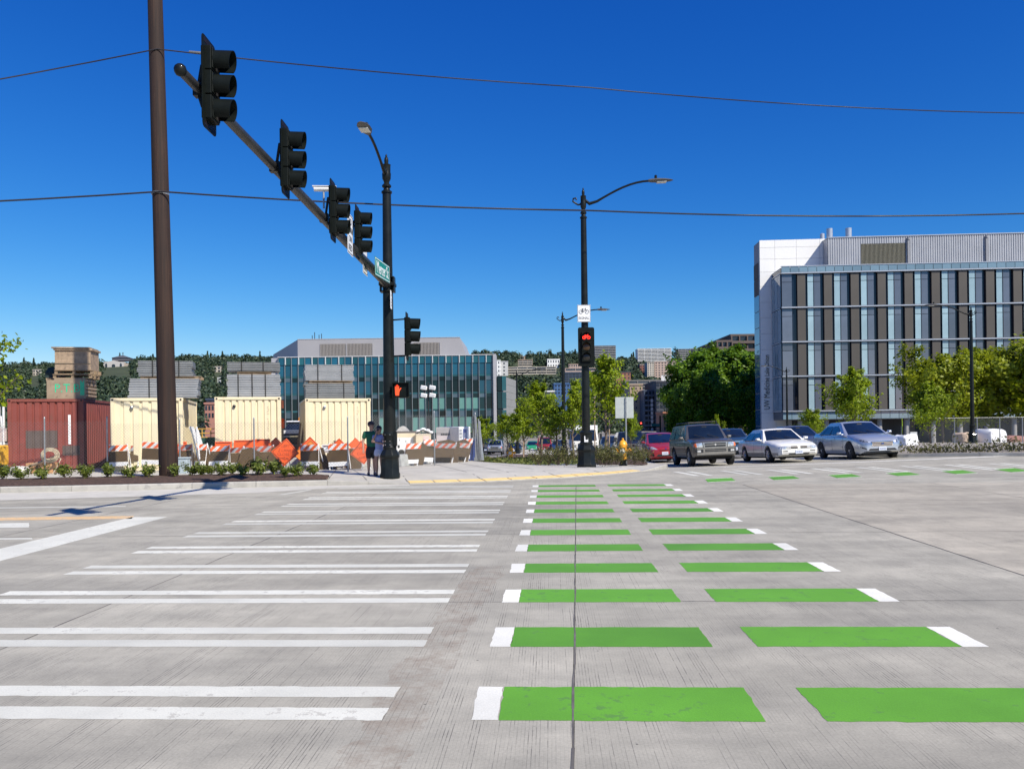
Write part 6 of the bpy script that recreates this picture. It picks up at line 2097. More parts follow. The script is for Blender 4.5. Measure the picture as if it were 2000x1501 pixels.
    mb = MB(); mb.box((px_, yo, z0), (.012, .31, .155)); pl = mb.build('number_plate', plate_m, t, bevel=.004)
    mb = MB(); rr_ = random.Random(int(Lc * 977))
    for k in range(6): mb.box((px_ + .0075, yo - .105 + k * .042 + rr_.uniform(-.003, .003), z0 - .005), (.002, .022, .06))
    mb.build('characters', pbr('plate_ink', (.16, .2, .34), .5), pl, fix=False)
    # wipers, interior glimpses
    mb = MB()
    for s_ in (-.1, .45): mb.tube([ws_b[4] + Vector((.0, s_, .055)) + nf * .03, ws_b[4].lerp(ws_t[4], .32) + Vector((.02, s_ - .42, .0)) + nf * .03], .012, 4)
    mb.build('wiper', seam_m, t)
    mb = MB(); c_ = ws_b[4].lerp(ws_t[4], .86) + nf * .014; mb.box(c_, (.02, .20, .06)); mb.build('rear_view_mirror', dark_plastic, t)
    return t, X, patch

def heading(extra=0): return math.atan2(-math.cos(CD), -math.sin(CD)) + R_(extra)
def rect(y0, z0, y1, z1): return [(y0, z0), (y1, z0), (y1, z1), (y0, z1)]
silver = carpaint('paint_silver', (.50, .54, .60), .55, .30)
bronze = carpaint('paint_bronze', (.115, .108, .098), .45, .33)
bronze_l = pbr('cladding_pewter', (.24, .225, .195), .45, metal=.45)
whitep = carpaint('paint_white', (.88, .865, .80), .0, .4)
grey_lower = pbr('cladding_grey', (.34, .335, .33), .5, metal=.15)
redp = carpaint('paint_red', (.36, .018, .028), .2, .3)
darkp = carpaint('paint_slate', (.10, .12, .16), .5, .3)
bluep = carpaint('paint_blue', (.04, .09, .16), .5, .3)
blackp = carpaint('paint_black', (.015, .017, .02), .2, .3)
greenp = carpaint('paint_green', (.02, .32, .13), .1, .3)

S_SEDAN = dict(L=5.15, W=1.93, H=1.53, r=.345, cl=.22, fo=.96, wb=2.87, crown=.035, belt=1.0, plan_mid=.955, tuck=.72,
    top=[(0, .66), (.012, .72), (.03, .78), (.06, .84), (.12, .91), (.22, .985), (.30, 1.0), (.6, 1.03), (.82, 1.08), (.92, 1.09), (.97, 1.06), (1, .98)],
    plan=[(0, .62), (.012, .70), (.03, .79), (.06, .865), (.12, .925), (.22, .955), (.5, .965), (.8, .955), (.92, .90), (.97, .83), (1, .74)],
    gh=(.245, .43, .66, .85), wins=[(.16, .47), (.50, .76), (.78, .90)], doors=[.30, .505, .70], spokes=5, twin=True, plate=.40,
    face=[('grille', [(-.50, .70), (.50, .70), (.40, .50), (-.40, .50)], chrome, dict(n=10, off=.012)), ('grille_mesh', [(-.46, .685), (.46, .685), (.37, .515), (-.37, .515)], dark_plastic, dict(n=10, off=.018)),
          ('grille_bar', rect(-.44, .645, .44, .668), chrome, dict(n=10, m=1, off=.026)), ('grille_bar', rect(-.42, .59, .42, .613), chrome, dict(n=10, m=1, off=.026)), ('grille_bar', rect(-.39, .54, .39, .56), chrome, dict(n=10, m=1, off=.026)),
          ('emblem', [(-.07, .60), (0, .565), (.07, .60), (0, .635)], pbr('emblem_blue', (.05, .1, .3), .3, coat=.5), dict(n=3, off=.034)),
          ('headlight', [(.56, .66), (.78, .70), (.84, .80), (.60, .74)], lamp_dark, dict(both=True, n=5)), ('lamp_lens', [(.60, .68), (.68, .695), (.69, .745), (.62, .73)], lamp_glass, dict(both=True, n=3, off=.012)),
          ('lower_grille', [(-.62, .30), (.62, .30), (.50, .41), (-.50, .41)], dark_plastic, dict(n=10)), ('fog_surround', [(.62, .38), (.80, .44), (.82, .50), (.66, .44)], dark_plastic, dict(both=True, n=4)),
          ('chin_trim', rect(-.70, .255, .70, .285), chrome, dict(n=10, m=1, off=.01))],
    tail=[('tail_light', [(.5, .80), (.72, .80), (.72, .95), (.5, .93)], tail_red)])
S_SUV = dict(L=4.64, W=1.84, H=1.70, r=.375, cl=.36, fo=.80, wb=2.70, crown=.03, belt=1.10, plan_mid=.90, tuck=.80, cat='car',
    top=[(0, .92), (.012, .97), (.03, 1.01), (.08, 1.05), (.16, 1.08), (.28, 1.12), (.6, 1.13), (.95, 1.13), (.985, 1.12), (1, 1.08)],
    plan=[(0, .80), (.012, .84), (.03, .87), (.08, .90), (.3, .915), (.7, .915), (.94, .90), (1, .86)],
    gh=(.265, .385, .93, .992), wins=[(.10, .30), (.33, .60), (.64, .93)], doors=[.30, .49, .68], spokes=6, plate=.60, mirror=bronze_l, rim=pbr('rim_grey', (.3, .3, .3), .4, metal=.6), sill=.60, sill_m=bronze_l, up=.6,
    face=[('grille', [(-.47, .74), (.47, .74), (.50, .95), (-.50, .95)], pbr('grille_pewter', (.42, .40, .36), .3, metal=.7), dict(n=8, off=.02)), ('grille_mesh', [(-.41, .765), (.41, .765), (.43, .92), (-.43, .92)], dark_plastic, dict(n=8, off=.026)),
          ('grille_bar', rect(-.42, .835, .42, .865), pbr('grille_pewter', (.42, .40, .36), .3, metal=.7), dict(n=8, m=1, off=.034)), ('emblem', [(-.05, .85), (0, .80), (.05, .85), (0, .90)], chrome, dict(n=3, off=.045)),
          ('headlight', [(.50, .76), (.74, .76), (.76, .93), (.53, .94)], lamp_glass, dict(both=True, n=5, off=.014)), ('indicator', [(.745, .77), (.85, .78), (.85, .92), (.76, .925)], amber, dict(both=True, n=3, off=.014)),
          ('bumper', rect(-.88, .46, .88, .735), bronze_l, dict(n=14, m=4, off=.05, tk=.08)), ('lower_grille', rect(-.42, .575, .42, .68), dark_plastic, dict(n=8, off=.056)), ('grille_bar', rect(-.40, .617, .40, .637), bronze_l, dict(n=8, m=1, off=.062)),
          ('fog_recess', rect(.50, .55, .80, .68), dark_plastic, dict(both=True, n=4, off=.056)), ('fog_light', rect(.60, .57, .74, .65), lamp_glass, dict(both=True, n=3, off=.062))],
    tail=[('tail_light', rect(.70, .80, .84, 1.04), tail_red)])
S_OLD = dict(L=5.12, W=1.88, H=1.38, r=.325, cl=.24, fo=1.02, wb=2.81, crown=.035, belt=.90, plan_mid=.93, tuck=.70,
    top=[(0, .62), (.012, .67), (.03, .71), (.08, .77), (.2, .86), (.29, .90), (.6, .93), (.82, .96), (.93, .94), (.98, .88), (1, .80)],
    plan=[(0, .70), (.012, .76), (.03, .82), (.07, .87), (.15, .92), (.5, .94), (.8, .93), (.93, .87), (1, .74)],
    gh=(.285, .43, .67, .83), wins=[(.14, .46), (.49, .80), (.82, .92)], doors=[.32, .51, .70], spokes=8, plate=.42, handle=whitep, rim=pbr('hubcap', (.45, .45, .46), .35, metal=.5),
    face=[('headlight', [(.34, .545), (.70, .545), (.74, .665), (.34, .665)], lamp_glass, dict(both=True, n=6, off=.01)), ('grille', rect(-.33, .555, -.06, .66), dark_plastic, dict(n=5, off=.01)), ('grille', rect(.06, .555, .33, .66), dark_plastic, dict(n=5, off=.01)),
          ('grille_divider', rect(-.055, .54, .055, .67), whitep, dict(n=2, off=.014)), ('grille_bar', rect(-.33, .60, .33, .612), chrome, dict(n=8, m=1, off=.016)), ('grille_bar', rect(-.33, .63, .33, .640), chrome, dict(n=8, m=1, off=.016)),
          ('lower_grille', rect(-.42, .30, .42, .365), dark_plastic, dict(n=8)), ('side_slot', rect(.45, .44, .72, .475), seam_m, dict(both=True, n=4)), ('indicator', rect(.745, .56, .80, .65), lamp_glass, dict(both=True, n=2))],
    tail=[('tail_light', rect(.35, .66, .72, .82), tail_red)])
S_HATCH = dict(L=4.46, W=1.75, H=1.48, r=.315, cl=.20, fo=.86, wb=2.70, crown=.03, belt=.98, plan_mid=.865, tuck=.74,
    top=[(0, .62), (.012, .68), (.03, .73), (.07, .81), (.13, .91), (.18, .96), (.3, .98), (.7, 1.03), (.93, 1.06), (.98, 1.02), (1, .95)],
    plan=[(0, .58), (.012, .66), (.03, .74), (.07, .81), (.15, .86), (.5, .875), (.85, .86), (1, .74)],
    gh=(.155, .42, .72, .985), wins=[(.20, .46), (.49, .72), (.75, .90)], doors=[.28, .49, .68], spokes=5, plate=.46, plate_y=-.05,
    face=[('headlight', [(.40, .66), (.70, .66), (.80, .84), (.56, .78)], lamp_glass, dict(both=True, n=5, off=.01)), ('lower_grille', [(-.52, .26), (.52, .26), (.40, .42), (-.40, .42)], dark_plastic, dict(n=8)),
          ('upper_slot', rect(-.34, .60, .34, .625), seam_m, dict(n=8, m=1)), ('emblem', [(-.06, .69), (0, .655), (.06, .69), (0, .725)], chrome, dict(n=3, off=.012)), ('fog_surround', [(.56, .34), (.66, .34), (.70, .48), (.62, .48)], dark_plastic, dict(both=True, n=3))],
    tail=[('tail_light', rect(.50, .70, .68, .95), tail_red)])
S_VAN = dict(L=4.9, W=1.95, H=1.95, r=.34, cl=.25, fo=.9, wb=3.0, crown=.03, belt=1.1, plan_mid=.95, tuck=.84,
    top=[(0, .80), (.015, .9), (.04, 1.0), (.12, 1.08), (.2, 1.12), (.95, 1.15), (1, 1.1)], plan=[(0, .78), (.02, .86), (.06, .93), (.2, .965), (.9, .96), (1, .88)],
    gh=(.12, .28, .95, .995), wins=[(.14, .34), (.37, .62), (.65, .93)], doors=[.26, .46, .68], spokes=6, plate=.5,
    face=[('headlight', [(.56, .72), (.82, .72), (.84, .86), (.58, .84)], lamp_glass, dict(both=True, n=4)), ('grille', rect(-.45, .72, .45, .84), dark_plastic, dict(n=6)), ('lower_grille', rect(-.6, .35, .6, .46), dark_plastic, dict(n=6))])

def at_front(px, Y): return GX(px, Y)
suv, X_, pt_ = car(at_front(1399, 33.0), heading(4), S_SUV, 'dark bronze off-road car with roof rack and amber corner lamps, first at the stop line', bronze, 'cars waiting at the stop line', lower=(bronze_l, .56))
# roof rack
mb = MB(); zr = 1.70
for s_ in (-1, 1):
    mb.tube([(.55, s_ * .60, zr + .02), (.45, s_ * .60, zr + .11), (-1.7, s_ * .60, zr + .11), (-1.85, s_ * .60, zr + .01)], .022, 6)
for x in (.35, -1.3): mb.tube([(x, -.60, zr + .11), (x, .60, zr + .11)], .018, 6)
mb.build('roof_rack', dark_plastic, suv, smooth=40)
car(at_front(1562, 33.2), heading(6), S_OLD, 'older white saloon with grey lower body between the bronze off-roader and silver saloon', whitep, 'cars waiting at the stop line', lower=(grey_lower, .40))
car(at_front(1725, 33.0), heading(4), S_SEDAN, 'large silver saloon with chrome grille, right end of the waiting row', silver, 'cars waiting at the stop line')
car(at_front(1302, 40.8), heading(2), S_HATCH, 'red hatchback waiting behind the bronze off-roader', redp, 'cars waiting at the stop line')
S_D2 = dict(S_SEDAN); S_D2['L'] = 4.7
car(at_front(1587, 41.5), heading(4), S_D2, 'slate grey saloon half hidden between the white and silver saloons', darkp, 'cars waiting at the stop line')
S_B2 = dict(S_VAN); S_B2['H'] = 1.55; S_B2['L'] = 4.5
car(at_front(1436, 43.0), heading(3), S_B2, 'blue-grey car showing only between the bronze off-roader and white saloon', bluep, 'cars waiting at the stop line')
S_S2 = dict(S_SUV); S_S2['sill_m'] = dark_plastic; S_S2['mirror'] = blackp
dk, _, dpatch = car(at_front(1239, 49.5), heading(0), S_S2, 'black car with a shining headlamp behind the hydrant and red hatchback', blackp, 'cars waiting at the stop line')
car(at_front(1198, 62), heading(0), S_D2, 'dark blue saloon seen through the bushes right of the bicycle signal pole', bluep, 'distant cars on the side street')
# white box truck
def box_truck(px, Y, label):
    rz = heading(0); p = GX(px, Y)
    t = thing('box_truck', p, label, 'truck', None, rz)
    z = .0
    mb = MB(); mb.rings([[(-2.2, -1, .5), (0, -1, .5), (0, 1, .5), (-2.2, 1, .5)], [(-2.2, -1, 1.3), (0.05, -.98, 1.25), (.05, .98, 1.25), (-2.2, 1, 1.3)], [(-2.2, -.95, 2.15), (-.6, -.9, 2.15), (-.6, .9, 2.15), (-2.2, .95, 2.15)]]); mb.build('cab', whitep, t, bevel=.05)
    mb = MB(); mb._add([(.07, -.86, 1.32), (.07, .86, 1.32), (-.50, .80, 2.08), (-.50, -.80, 2.08)], [(0, 1, 2, 3)]); mb._add([(.04, -.86, 1.32), (.04, .86, 1.32), (-.53, .80, 2.08), (-.53, -.80, 2.08)], [(0, 3, 2, 1)]); mb.build('windshield', car_glass, t, fix=False)
    for s_ in (-1, 1):
        mb = MB(); mb.b2((-1.7, s_ * .985 - .012, 1.35), (-.75, s_ * .985 + .012, 1.95)); mb.build('side_window', car_glass, t)
        mb = MB(); mb.b2((.055, s_ * .75 - .14, .85), (.075, s_ * .75 + .14, 1.02)); mb.build('headlight', lamp_glass, t)
        mb = MB(); mb.b2((-.2, s_ * 1.16 - .08, 1.4), (-.1, s_ * 1.16 + .08, 1.8)); mb.build('mirror', dark_plastic, t)
        for x in (-.9, -4.2):
            mb = MB(); mb.lathe([(.1, -.12), (.4, -.11), (.4, .11), (.1, .12)], 18, (x, s_ * .85, .4), 'y'); mb.build('wheel', rubber, t)
    mb = MB(); mb.b2((.05, -.5, .75), (.07, .5, 1.1)); mb.build('grille', dark_plastic, t)
    mb = MB(); mb.b2((-.05, -1, .42), (.14, 1, .66)); mb.build('bumper', chrome, t, bevel=.03)
    mb = MB(); mb.b2((-5.6, -1.05, .7), (-2.25, 1.05, 2.4)); mb.build('box', pbr('box_white', (.72, .73, .73), .5), t, bevel=.02)
    mb = MB(); mb.b2((-5.5, -.4, .45), (-.3, .4, .69)); mb.build('chassis', dark_plastic, t)
box_truck(1143, 60, 'white truck cab seen through the bushes either side of the bicycle signal pole')
far = [(1064, 103, S_VAN, redp, 'small dark red van far down the side street, seen between young trunks'),
       (1040, 112, S_HATCH, greenp, 'bright green car far down the side street, left of the red van'),
       (1093, 100, S_D2, bluep, 'dark car far off just right of the small red van'),
       (966, 96, S_SUV, silver, 'pale silver car far off beside the small hydrant'),
       (1003, 100, S_OLD, blackp, 'dark car with white roof line far off, right of the small hydrant'),
       (948, 106, S_VAN, darkp, 'grey-green van far off behind the leftmost young trees')]
for px, Y, sp_, pm, lab in far:
    car(at_front(px, Y), heading(0), sp_, lab, pm, 'distant cars on the side street')
# ================================================================== office block on the right
def glassm(name, col, rough=.06, spec=.8, rnd=.15, ior=1.6, var=.1, scale=.5):
    m = pbr(name, col, rough, 0, var, scale, rnd=rnd, ior=ior)
    return m
OY = 110.0
oc = P(1528, 700, OY)
ob_ = Vector((oc.x, oc.y, 0)); ob_.z = terr(ob_.x, ob_.y) - .1
orz = R_(-3.3)
off = thing('office_building', ob_, 'grey five-storey glass office block with white end slab and vertical brown panels', 'building', None, orz)
zl = lambda py, Y=OY, px=1528: P(px, py, Y).z - ob_.z
g_light = glassm('glass_pale', (.30, .42, .46), .05, ior=1.7, rnd=.12)
g_grey = glassm('glass_grey', (.105, .12, .155), .05, ior=1.7, rnd=.2)
g_navy = glassm('glass_navy', (.010, .016, .032), .06, ior=1.5, rnd=.2)
g_trans = glassm('glass_transom', (.16, .24, .29), .06, ior=1.7, rnd=.15)
brown_p = pbr('panel_brown', (.072, .064, .054), .55, var=.06, scale=.4, rnd=.08)
alu_band = pbr('band_aluminium', (.46, .49, .53), .35, metal=.4, var=.08)
white_panel = pbr('panel_white_metal', (.78, .78, .76), .5, var=.03, rnd=.02)
frame_dk = pbr('frame_dark', (.03, .035, .045), .5)
z_par_t, z_par_b = zl(521), zl(534)
zb = [zl(803), zl(735), zl(668), zl(601), z_par_b]
z_sof = zl(819)
NB = 12; per = 3.48; W_ = 2.05 + per * NB
DEP = 24
# core behind the glass
mb = MB(); mb.b2((.0, .25, z_sof), (W_, 4.9, z_par_t - .2)).b2((7, 4.901, z_sof), (W_, DEP, z_par_t - .2)); mb.build('core_wall', g_navy, off)
mb = MB(); mb.b2((2.5, 3.5, 0), (W_, 4.9, z_sof)).b2((7, 4.901, 0), (W_, DEP - 1, z_sof)); mb.build('ground_floor_wall', pbr('ground_floor_dark', (.035, .036, .04), .5, var=.3), off)
mb = MB(); mb.b2((0.05, .3, z_sof - .12), (W_, 4.9, z_sof - .001)).b2((7, 4.901, z_sof - .12), (W_, DEP, z_sof - .001)); mb.build('soffit', pbr('soffit_grey', (.2, .2, .2), .7), off)
for k in range(NB + 1):
    mb = MB(); mb.tube([(2.5 + k * per, 1.0, 0), (2.5 + k * per, 1.0, z_sof - .12)], .32, 12); mb.build('column', pbr('column_grey', (.30, .295, .29), .6), off, smooth=40)
for k in range(0, NB, 2):
    mb = MB(); mb.b2((3.4 + k * per, 3.44, .2), (5.4 + k * per, 3.499, z_sof - .4)); mb.build('shop_window', pbr('shop_glass', (.06, .08, .09), .1), off)
def shared(lo, hi, mat, nm):
    mb = MB(); mb.b2(lo, hi); return mb.mesh(nm, mat)
for f in range(4):
    z0, z1 = zb[f] + .13, zb[f + 1] - .13
    h = z1 - z0; zt = z0 + h * .76
    me_b = shared((0, -.10, z0), (1.05, .245, z1), brown_p, 'brown_panel')
    me_l = shared((0, .0, z0), (.76, .10, zt - .03), g_light, 'pane'); me_lt = shared((0, .0, zt + .03), (.76, .10, z1), g_light, 'pane')
    me_g = shared((0, .0, z0), (.80, .10, zt - .03), g_grey, 'pane'); me_gt = shared((0, .0, zt + .03), (.80, .10, z1), g_grey, 'pane')
    me_m = shared((0, -.06, z0), (.05, .13, z1), frame_dk, 'mullion')
    me_c = shared((0, .0, z0), (1.30, .10, zt - .03), g_grey, 'pane'); me_ct = shared((0, .0, zt + .03), (1.30, .10, z1), g_grey, 'pane')
    link_mesh('pane', me_c, None, off, (.05, 0, 0)); link_mesh('pane', me_ct, None, off, (.05, 0, 0))
    for k in range(NB):
        x = 2.05 + k * per
        link_mesh('brown_panel', me_b, None, off, (x, 0, 0))
        if k < NB:
            link_mesh('pane', me_l, None, off, (x + 1.36, 0, 0)); link_mesh('pane', me_lt, None, off, (x + 1.36, 0, 0))
            link_mesh('mullion', me_m, None, off, (x + 2.14, 0, 0))
            link_mesh('pane', me_g, None, off, (x + 2.21, 0, 0)); link_mesh('pane', me_gt, None, off, (x + 2.21, 0, 0))
    # left return of the glass volume
    for q in range(3):
        mb = MB(); mb.b2((-.10, .35 + q * 1.5, z0), (-.001, .35 + q * 1.5 + 1.38, z1)); mb.build('pane', g_trans, off)
for z in zb[:4] + [z_par_b]:
    mb = MB(); mb.b2((-.06, -.30, z - .075), (W_, -.11, z + .075)); mb.build('floor_band', alu_band, off)
    mb = MB(); mb.b2((.0, -.105, z - .13), (W_, .24, z + .13)); mb.build('band_recess', frame_dk, off)
    mb = MB(); mb.b2((-.16, .3, z - .06), (-.105, 4.8, z + .06)); mb.build('floor_band', alu_band, off)
# parapet and base rows of glass
n = int(W_ / 1.16)
me_p = shared((0, -.02, z_par_b + .14), (1.10, .08, z_par_t), g_trans, 'parapet_pane')
me_s = shared((0, -.02, z_sof), (1.10, .20, zb[0] - .14), g_trans, 'base_pane')
for k in range(n):
    link_mesh('parapet_pane', me_p, None, off, (.03 + k * 1.16, 0, 0))
    link_mesh('base_pane', me_s, None, off, (.03 + k * 1.16, 0, 0))
mb = MB(); mb.b2((-.05, -.08, z_par_t + .001), (W_, .14, z_par_t + .10)); mb.build('coping', alu_band, off)
mb = MB(); mb.b2((0, .3, z_par_t - .199), (W_, 4.9, z_par_t - .1)).b2((7, 4.901, z_par_t - .199), (W_, DEP, z_par_t - .1)); mb.build('roof', pbr('roof_grey', (.3, .3, .3), .9), off)
# white slab at the left end, made of panels
sy = 4.95
sx0 = -1.64; sx1 = 10.5
zt_s = P(1486, 469, OY + sy).z - ob_.z
mb = MB(); mb.b2((sx0 + .06, sy + .05, .0), (sx1, sy + 3.5, zt_s - .05)); mb.build('slab_core', pbr('slab_core', (.3, .3, .31), .7), off)
cols = [sx0, .45, 3.4, 6.6, sx1]
rowsz = [0, 2.2, 4.4, 6.6, 8.8, 11.0, 13.2, 15.4, 17.6, 19.8, 22.0, 24.0, 25.8, 27.4, zt_s]
rowsz = [z for z in rowsz if z < zt_s - .5] + [zt_s]
for i in range(len(cols) - 1):
    for j in range(len(rowsz) - 1):
        mb = MB(); mb.b2((cols[i] + .015, sy - .03, rowsz[j] + .015), (cols[i + 1] - .015, sy + .049, rowsz[j + 1] - .015)); mb.build('white_panel', white_panel, off)
# left face of the slab: dark frame with blue panes
mb = MB(); mb.b2((sx0 - .02, sy, 0), (sx0 + .055, sy + .5, zt_s - .3)); mb.build('edge_panel', pbr('edge_grey', (.35, .36, .37), .5), off)
for j in range(11):
    z0 = .3 + j * 2.3
    mb = MB(); mb.b2((sx0 - .02, sy + .55, z0), (sx0 + .05, sy + 3.4, z0 + 2.2)); mb.build('pane', pbr('glass_blue_end', (.03, .10, .22), .04, ior=1.9) if j < 9 else pbr('louvre_brown', (.10, .07, .05), .7), off)
text('building_letters', 'UW Medicine', 1.12, frame_dk, off, face_mx((-.85, sy - .06, zl(800, OY + sy, 1500)), (0, 0, 1), (-1, 0, 0)), 'LEFT', sx=.71, ext=.03)
text('building_letters', 'Lake Union', .92, frame_dk, off, face_mx((-.80, sy - .06, zl(734.5, OY + sy, 1500)), (0, 0, 1), (-1, 0, 0)), 'LEFT', sx=.70, ext=.03)
# rooftop plant room of ribbed metal
px0 = 7.0; py_ = 2.6
zt_p = P(1624, 466, OY + py_).z - ob_.z; zb_p = z_par_t - .3
m, tt, b = nodes('ribbed_metal')
tc = nn(tt, 'ShaderNodeTexCoord'); n_ = noise(tt, .5, 3, .5, tc.outputs['Object'])
tt.links.new(ramp(tt, n_.outputs[0], [(.3, (.36, .37, .39)), (.7, (.42, .43, .45))]).outputs[0], b.inputs['Base Color'])
b.inputs['Roughness'].default_value = .45; b.inputs['Metallic'].default_value = .4
ribbed = m
lx0, lx1, lz0, lz1 = 11.35, 17.3, zl(514, OY + py_, 1700), zl(478, OY + py_, 1700)
def ribwall(x0, x1, z0, z1, nm, mat, rib=.30, dep=.07):
    mb = MB(); r0 = []; r1 = []
    k = int((x1 - x0) / rib); rib = (x1 - x0) / k
    for i in range(k):
        for u, d in ((0, 0), (.5, 0), (.62, 1), (.9, 1)):
            r0.append((x0 + (i + u) * rib, py_ + d * dep, z0)); r1.append((x0 + (i + u) * rib, py_ + d * dep, z1))
    r0.append((x1, py_, z0)); r1.append((x1, py_, z1))
    mb.grid([r0, r1]); return mb.build(nm, mat, off, fix=False)
ribwall(px0, lx0, zb_p, zt_p, 'ribbed_wall', ribbed); ribwall(lx1, W_, zb_p, zt_p, 'ribbed_wall', ribbed)
ribwall(lx0, lx1, lz1, zt_p, 'ribbed_wall', ribbed)
mb = MB()
k = 0; x = lx0
while x < lx1:
    mb.b2((x, py_ + .02, zb_p), (x + .07, py_ + .2, lz1)); x += .17
lv = mb.build('louvres', pbr('louvre_olive', (.20, .195, .15), .6), off); lv['kind'] = 'stuff'
mb = MB(); mb.b2((lx0, py_ + .21, zb_p), (lx1, py_ + .25, lz1)); mb.build('louvre_back', pbr('louvre_back', (.05, .05, .045), .8), off)
mb = MB(); mb.b2((px0 + .02, py_ + .3, zb_p), (W_, DEP - 2, zt_p - .02)); mb.build('plant_room', ribbed, off)
mb = MB(); mb.b2((px0 - .05, py_ - .08, zt_p), (W_, DEP - 1.9, zt_p + .12)); mb.build('coping', alu_band, off)
for x in (17.45, 27.7):
    mb = MB(); mb.b2((x, py_ - .25, zb_p), (x + .28, py_ - .01, zt_p - .5)).lathe([(.2, 0), (.2, .32), (0, .36)], 10, (x + .14, py_ - .13, zt_p - .55)); mb.build('downpipe', pbr('pipe_grey', (.25, .26, .28), .5), off)
for i, x in enumerate((8.3, 10.9)):
    mb = MB(); mb.lathe([(.42, zt_p - .5), (.42, zl(448, OY + 6, 1640)), (.36, zl(448, OY + 6, 1640)), (.34, zl(450, OY + 6, 1640))], 16, (x, 6, 0)); mb.build('flue', pbr('flue_steel', (.45, .48, .52), .35, metal=.5), off, smooth=40)
mb = MB(); mb.lathe([(.3, zt_p - .5), (.3, zl(458, OY + 6, 1640)), (.2, zl(457, OY + 6, 1640)), (0, zl(456, OY + 6, 1640))], 14, (7.3, 6, 0)); mb.build('vent_cap', alu_band, off, smooth=40)

# ================================================================== teal glass building on the left
GY = 170.0
gc = P(545, 800, GY); gb = Vector((gc.x, gc.y, terr(gc.x, gc.y) - .2))
gbd = thing('glass_building', gb, 'teal glass building with grey roof storey behind the shipping containers', 'building', None, R_(-.6))
gz_ = lambda py, Y=GY, px=760: P(px, py, Y).z - gb.z
gw = (963 - 545) * GY / F_PX
teal_a = glassm('glass_teal_blue', (.006, .075, .125), .04, ior=1.6, rnd=.35)  # sky reflection of the upper panes put into the base colour
teal_b = glassm('glass_teal_dark', (.005, .024, .030), .05, ior=1.4, rnd=.5)  # dark reflection of hill and trees put into the base colour
teal_c = glassm('glass_teal_pale', (.11, .26, .235), .12, ior=1.5, rnd=.18)
teal_d = glassm('spandrel_teal', (.015, .085, .105), .06, ior=1.5, rnd=.25)
teal_e = glassm('spandrel_grey', (.07, .11, .14), .15, ior=1.4, rnd=.3)
lvls = [gz_(846), gz_(800), gz_(767), gz_(733), gz_(697)]
mb = MB(); mb.b2((.1, .25, 0), (gw - .1, 30, lvls[-1] - .05)); mb.build('core_wall', pbr('core_teal', (.01, .025, .03), .5), gbd)
NC = 32; cw = gw / NC
rg = random.Random(11)
cache = {}
def pane(i, z0, z1, mat, nm='pane', y=0.0):
    key = (round(z0, 2), round(z1, 2), mat.name)
    if key not in cache: cache[key] = shared((.06, 0, z0), (cw - .06, .12, z1), mat, nm)
    link_mesh(nm, cache[key], None, gbd, (i * cw, y, 0))
for f in range(4):
    z0, z1 = lvls[f], lvls[f + 1]
    h = z1 - z0
    for i in range(NC):
        if f == 3:
            pane(i, z0 + .05, z1 - h * .40, teal_a); pane(i, z1 - h * .38, z1, teal_d if i % 2 else teal_a, 'pane', -.15)
        else:
            r = rg.random()
            left = i < 14
            main = teal_a if (f == 2 and left) else (teal_c if r < (.10 if i < 20 else .5) and f < 2 else teal_b)
            if f == 2 and not left: main = teal_b if i < 30 else teal_a
            pane(i, z0 + .05, z1 - h * .34, main)
            pane(i, z1 - h * .32, z1 - .35, teal_e if (i + f) % 2 else teal_b)
            pane(i, z1 - .33, z1 + .03, teal_d, 'spandrel')
fin = shared((-.045, -.38, lvls[0]), (.045, -.003, lvls[-1] + .05), pbr('fin_grey', (.25, .28, .29), .4, metal=.3), 'fin')
fin2 = shared((-.045, -.38, lvls[-1] - 1.4), (.045, -.003, lvls[-1] + .12), pbr('fin_white', (.7, .72, .72), .4), 'fin')
for i in range(NC + 1):
    link_mesh('fin', fin, None, gbd, (i * cw, 0, 0))
    if i % 2 == 1: link_mesh('fin', fin2, None, gbd, (i * cw + .15, -.1, 0))
mb = MB(); mb.b2((-.1, -.3, lvls[-1] + .13), (gw + .1, .3, lvls[-1] + .28)); mb.build('coping', pbr('coping_grey', (.5, .51, .52), .5), gbd)
# grey end pier
mb = MB(); mb.b2((gw + .15, -.6, 0), (gw + .75, 6, lvls[-1] + .3)); mb.build('end_pier', pbr('pier_grey', (.36, .36, .38), .6), gbd)
mb = MB(); mb.b2((-1.6, .4, 0), (-.12, 30, lvls[-1] + .1)); mb.build('left_end_wall', pbr('pier_grey', (.36, .36, .38), .6), gbd)
mb = MB(); mb.b2((0, .31, lvls[-1] - .045), (gw, 30, lvls[-1] + .1)); mb.build('roof', pbr('roof_grey', (.3, .3, .3), .9), gbd)
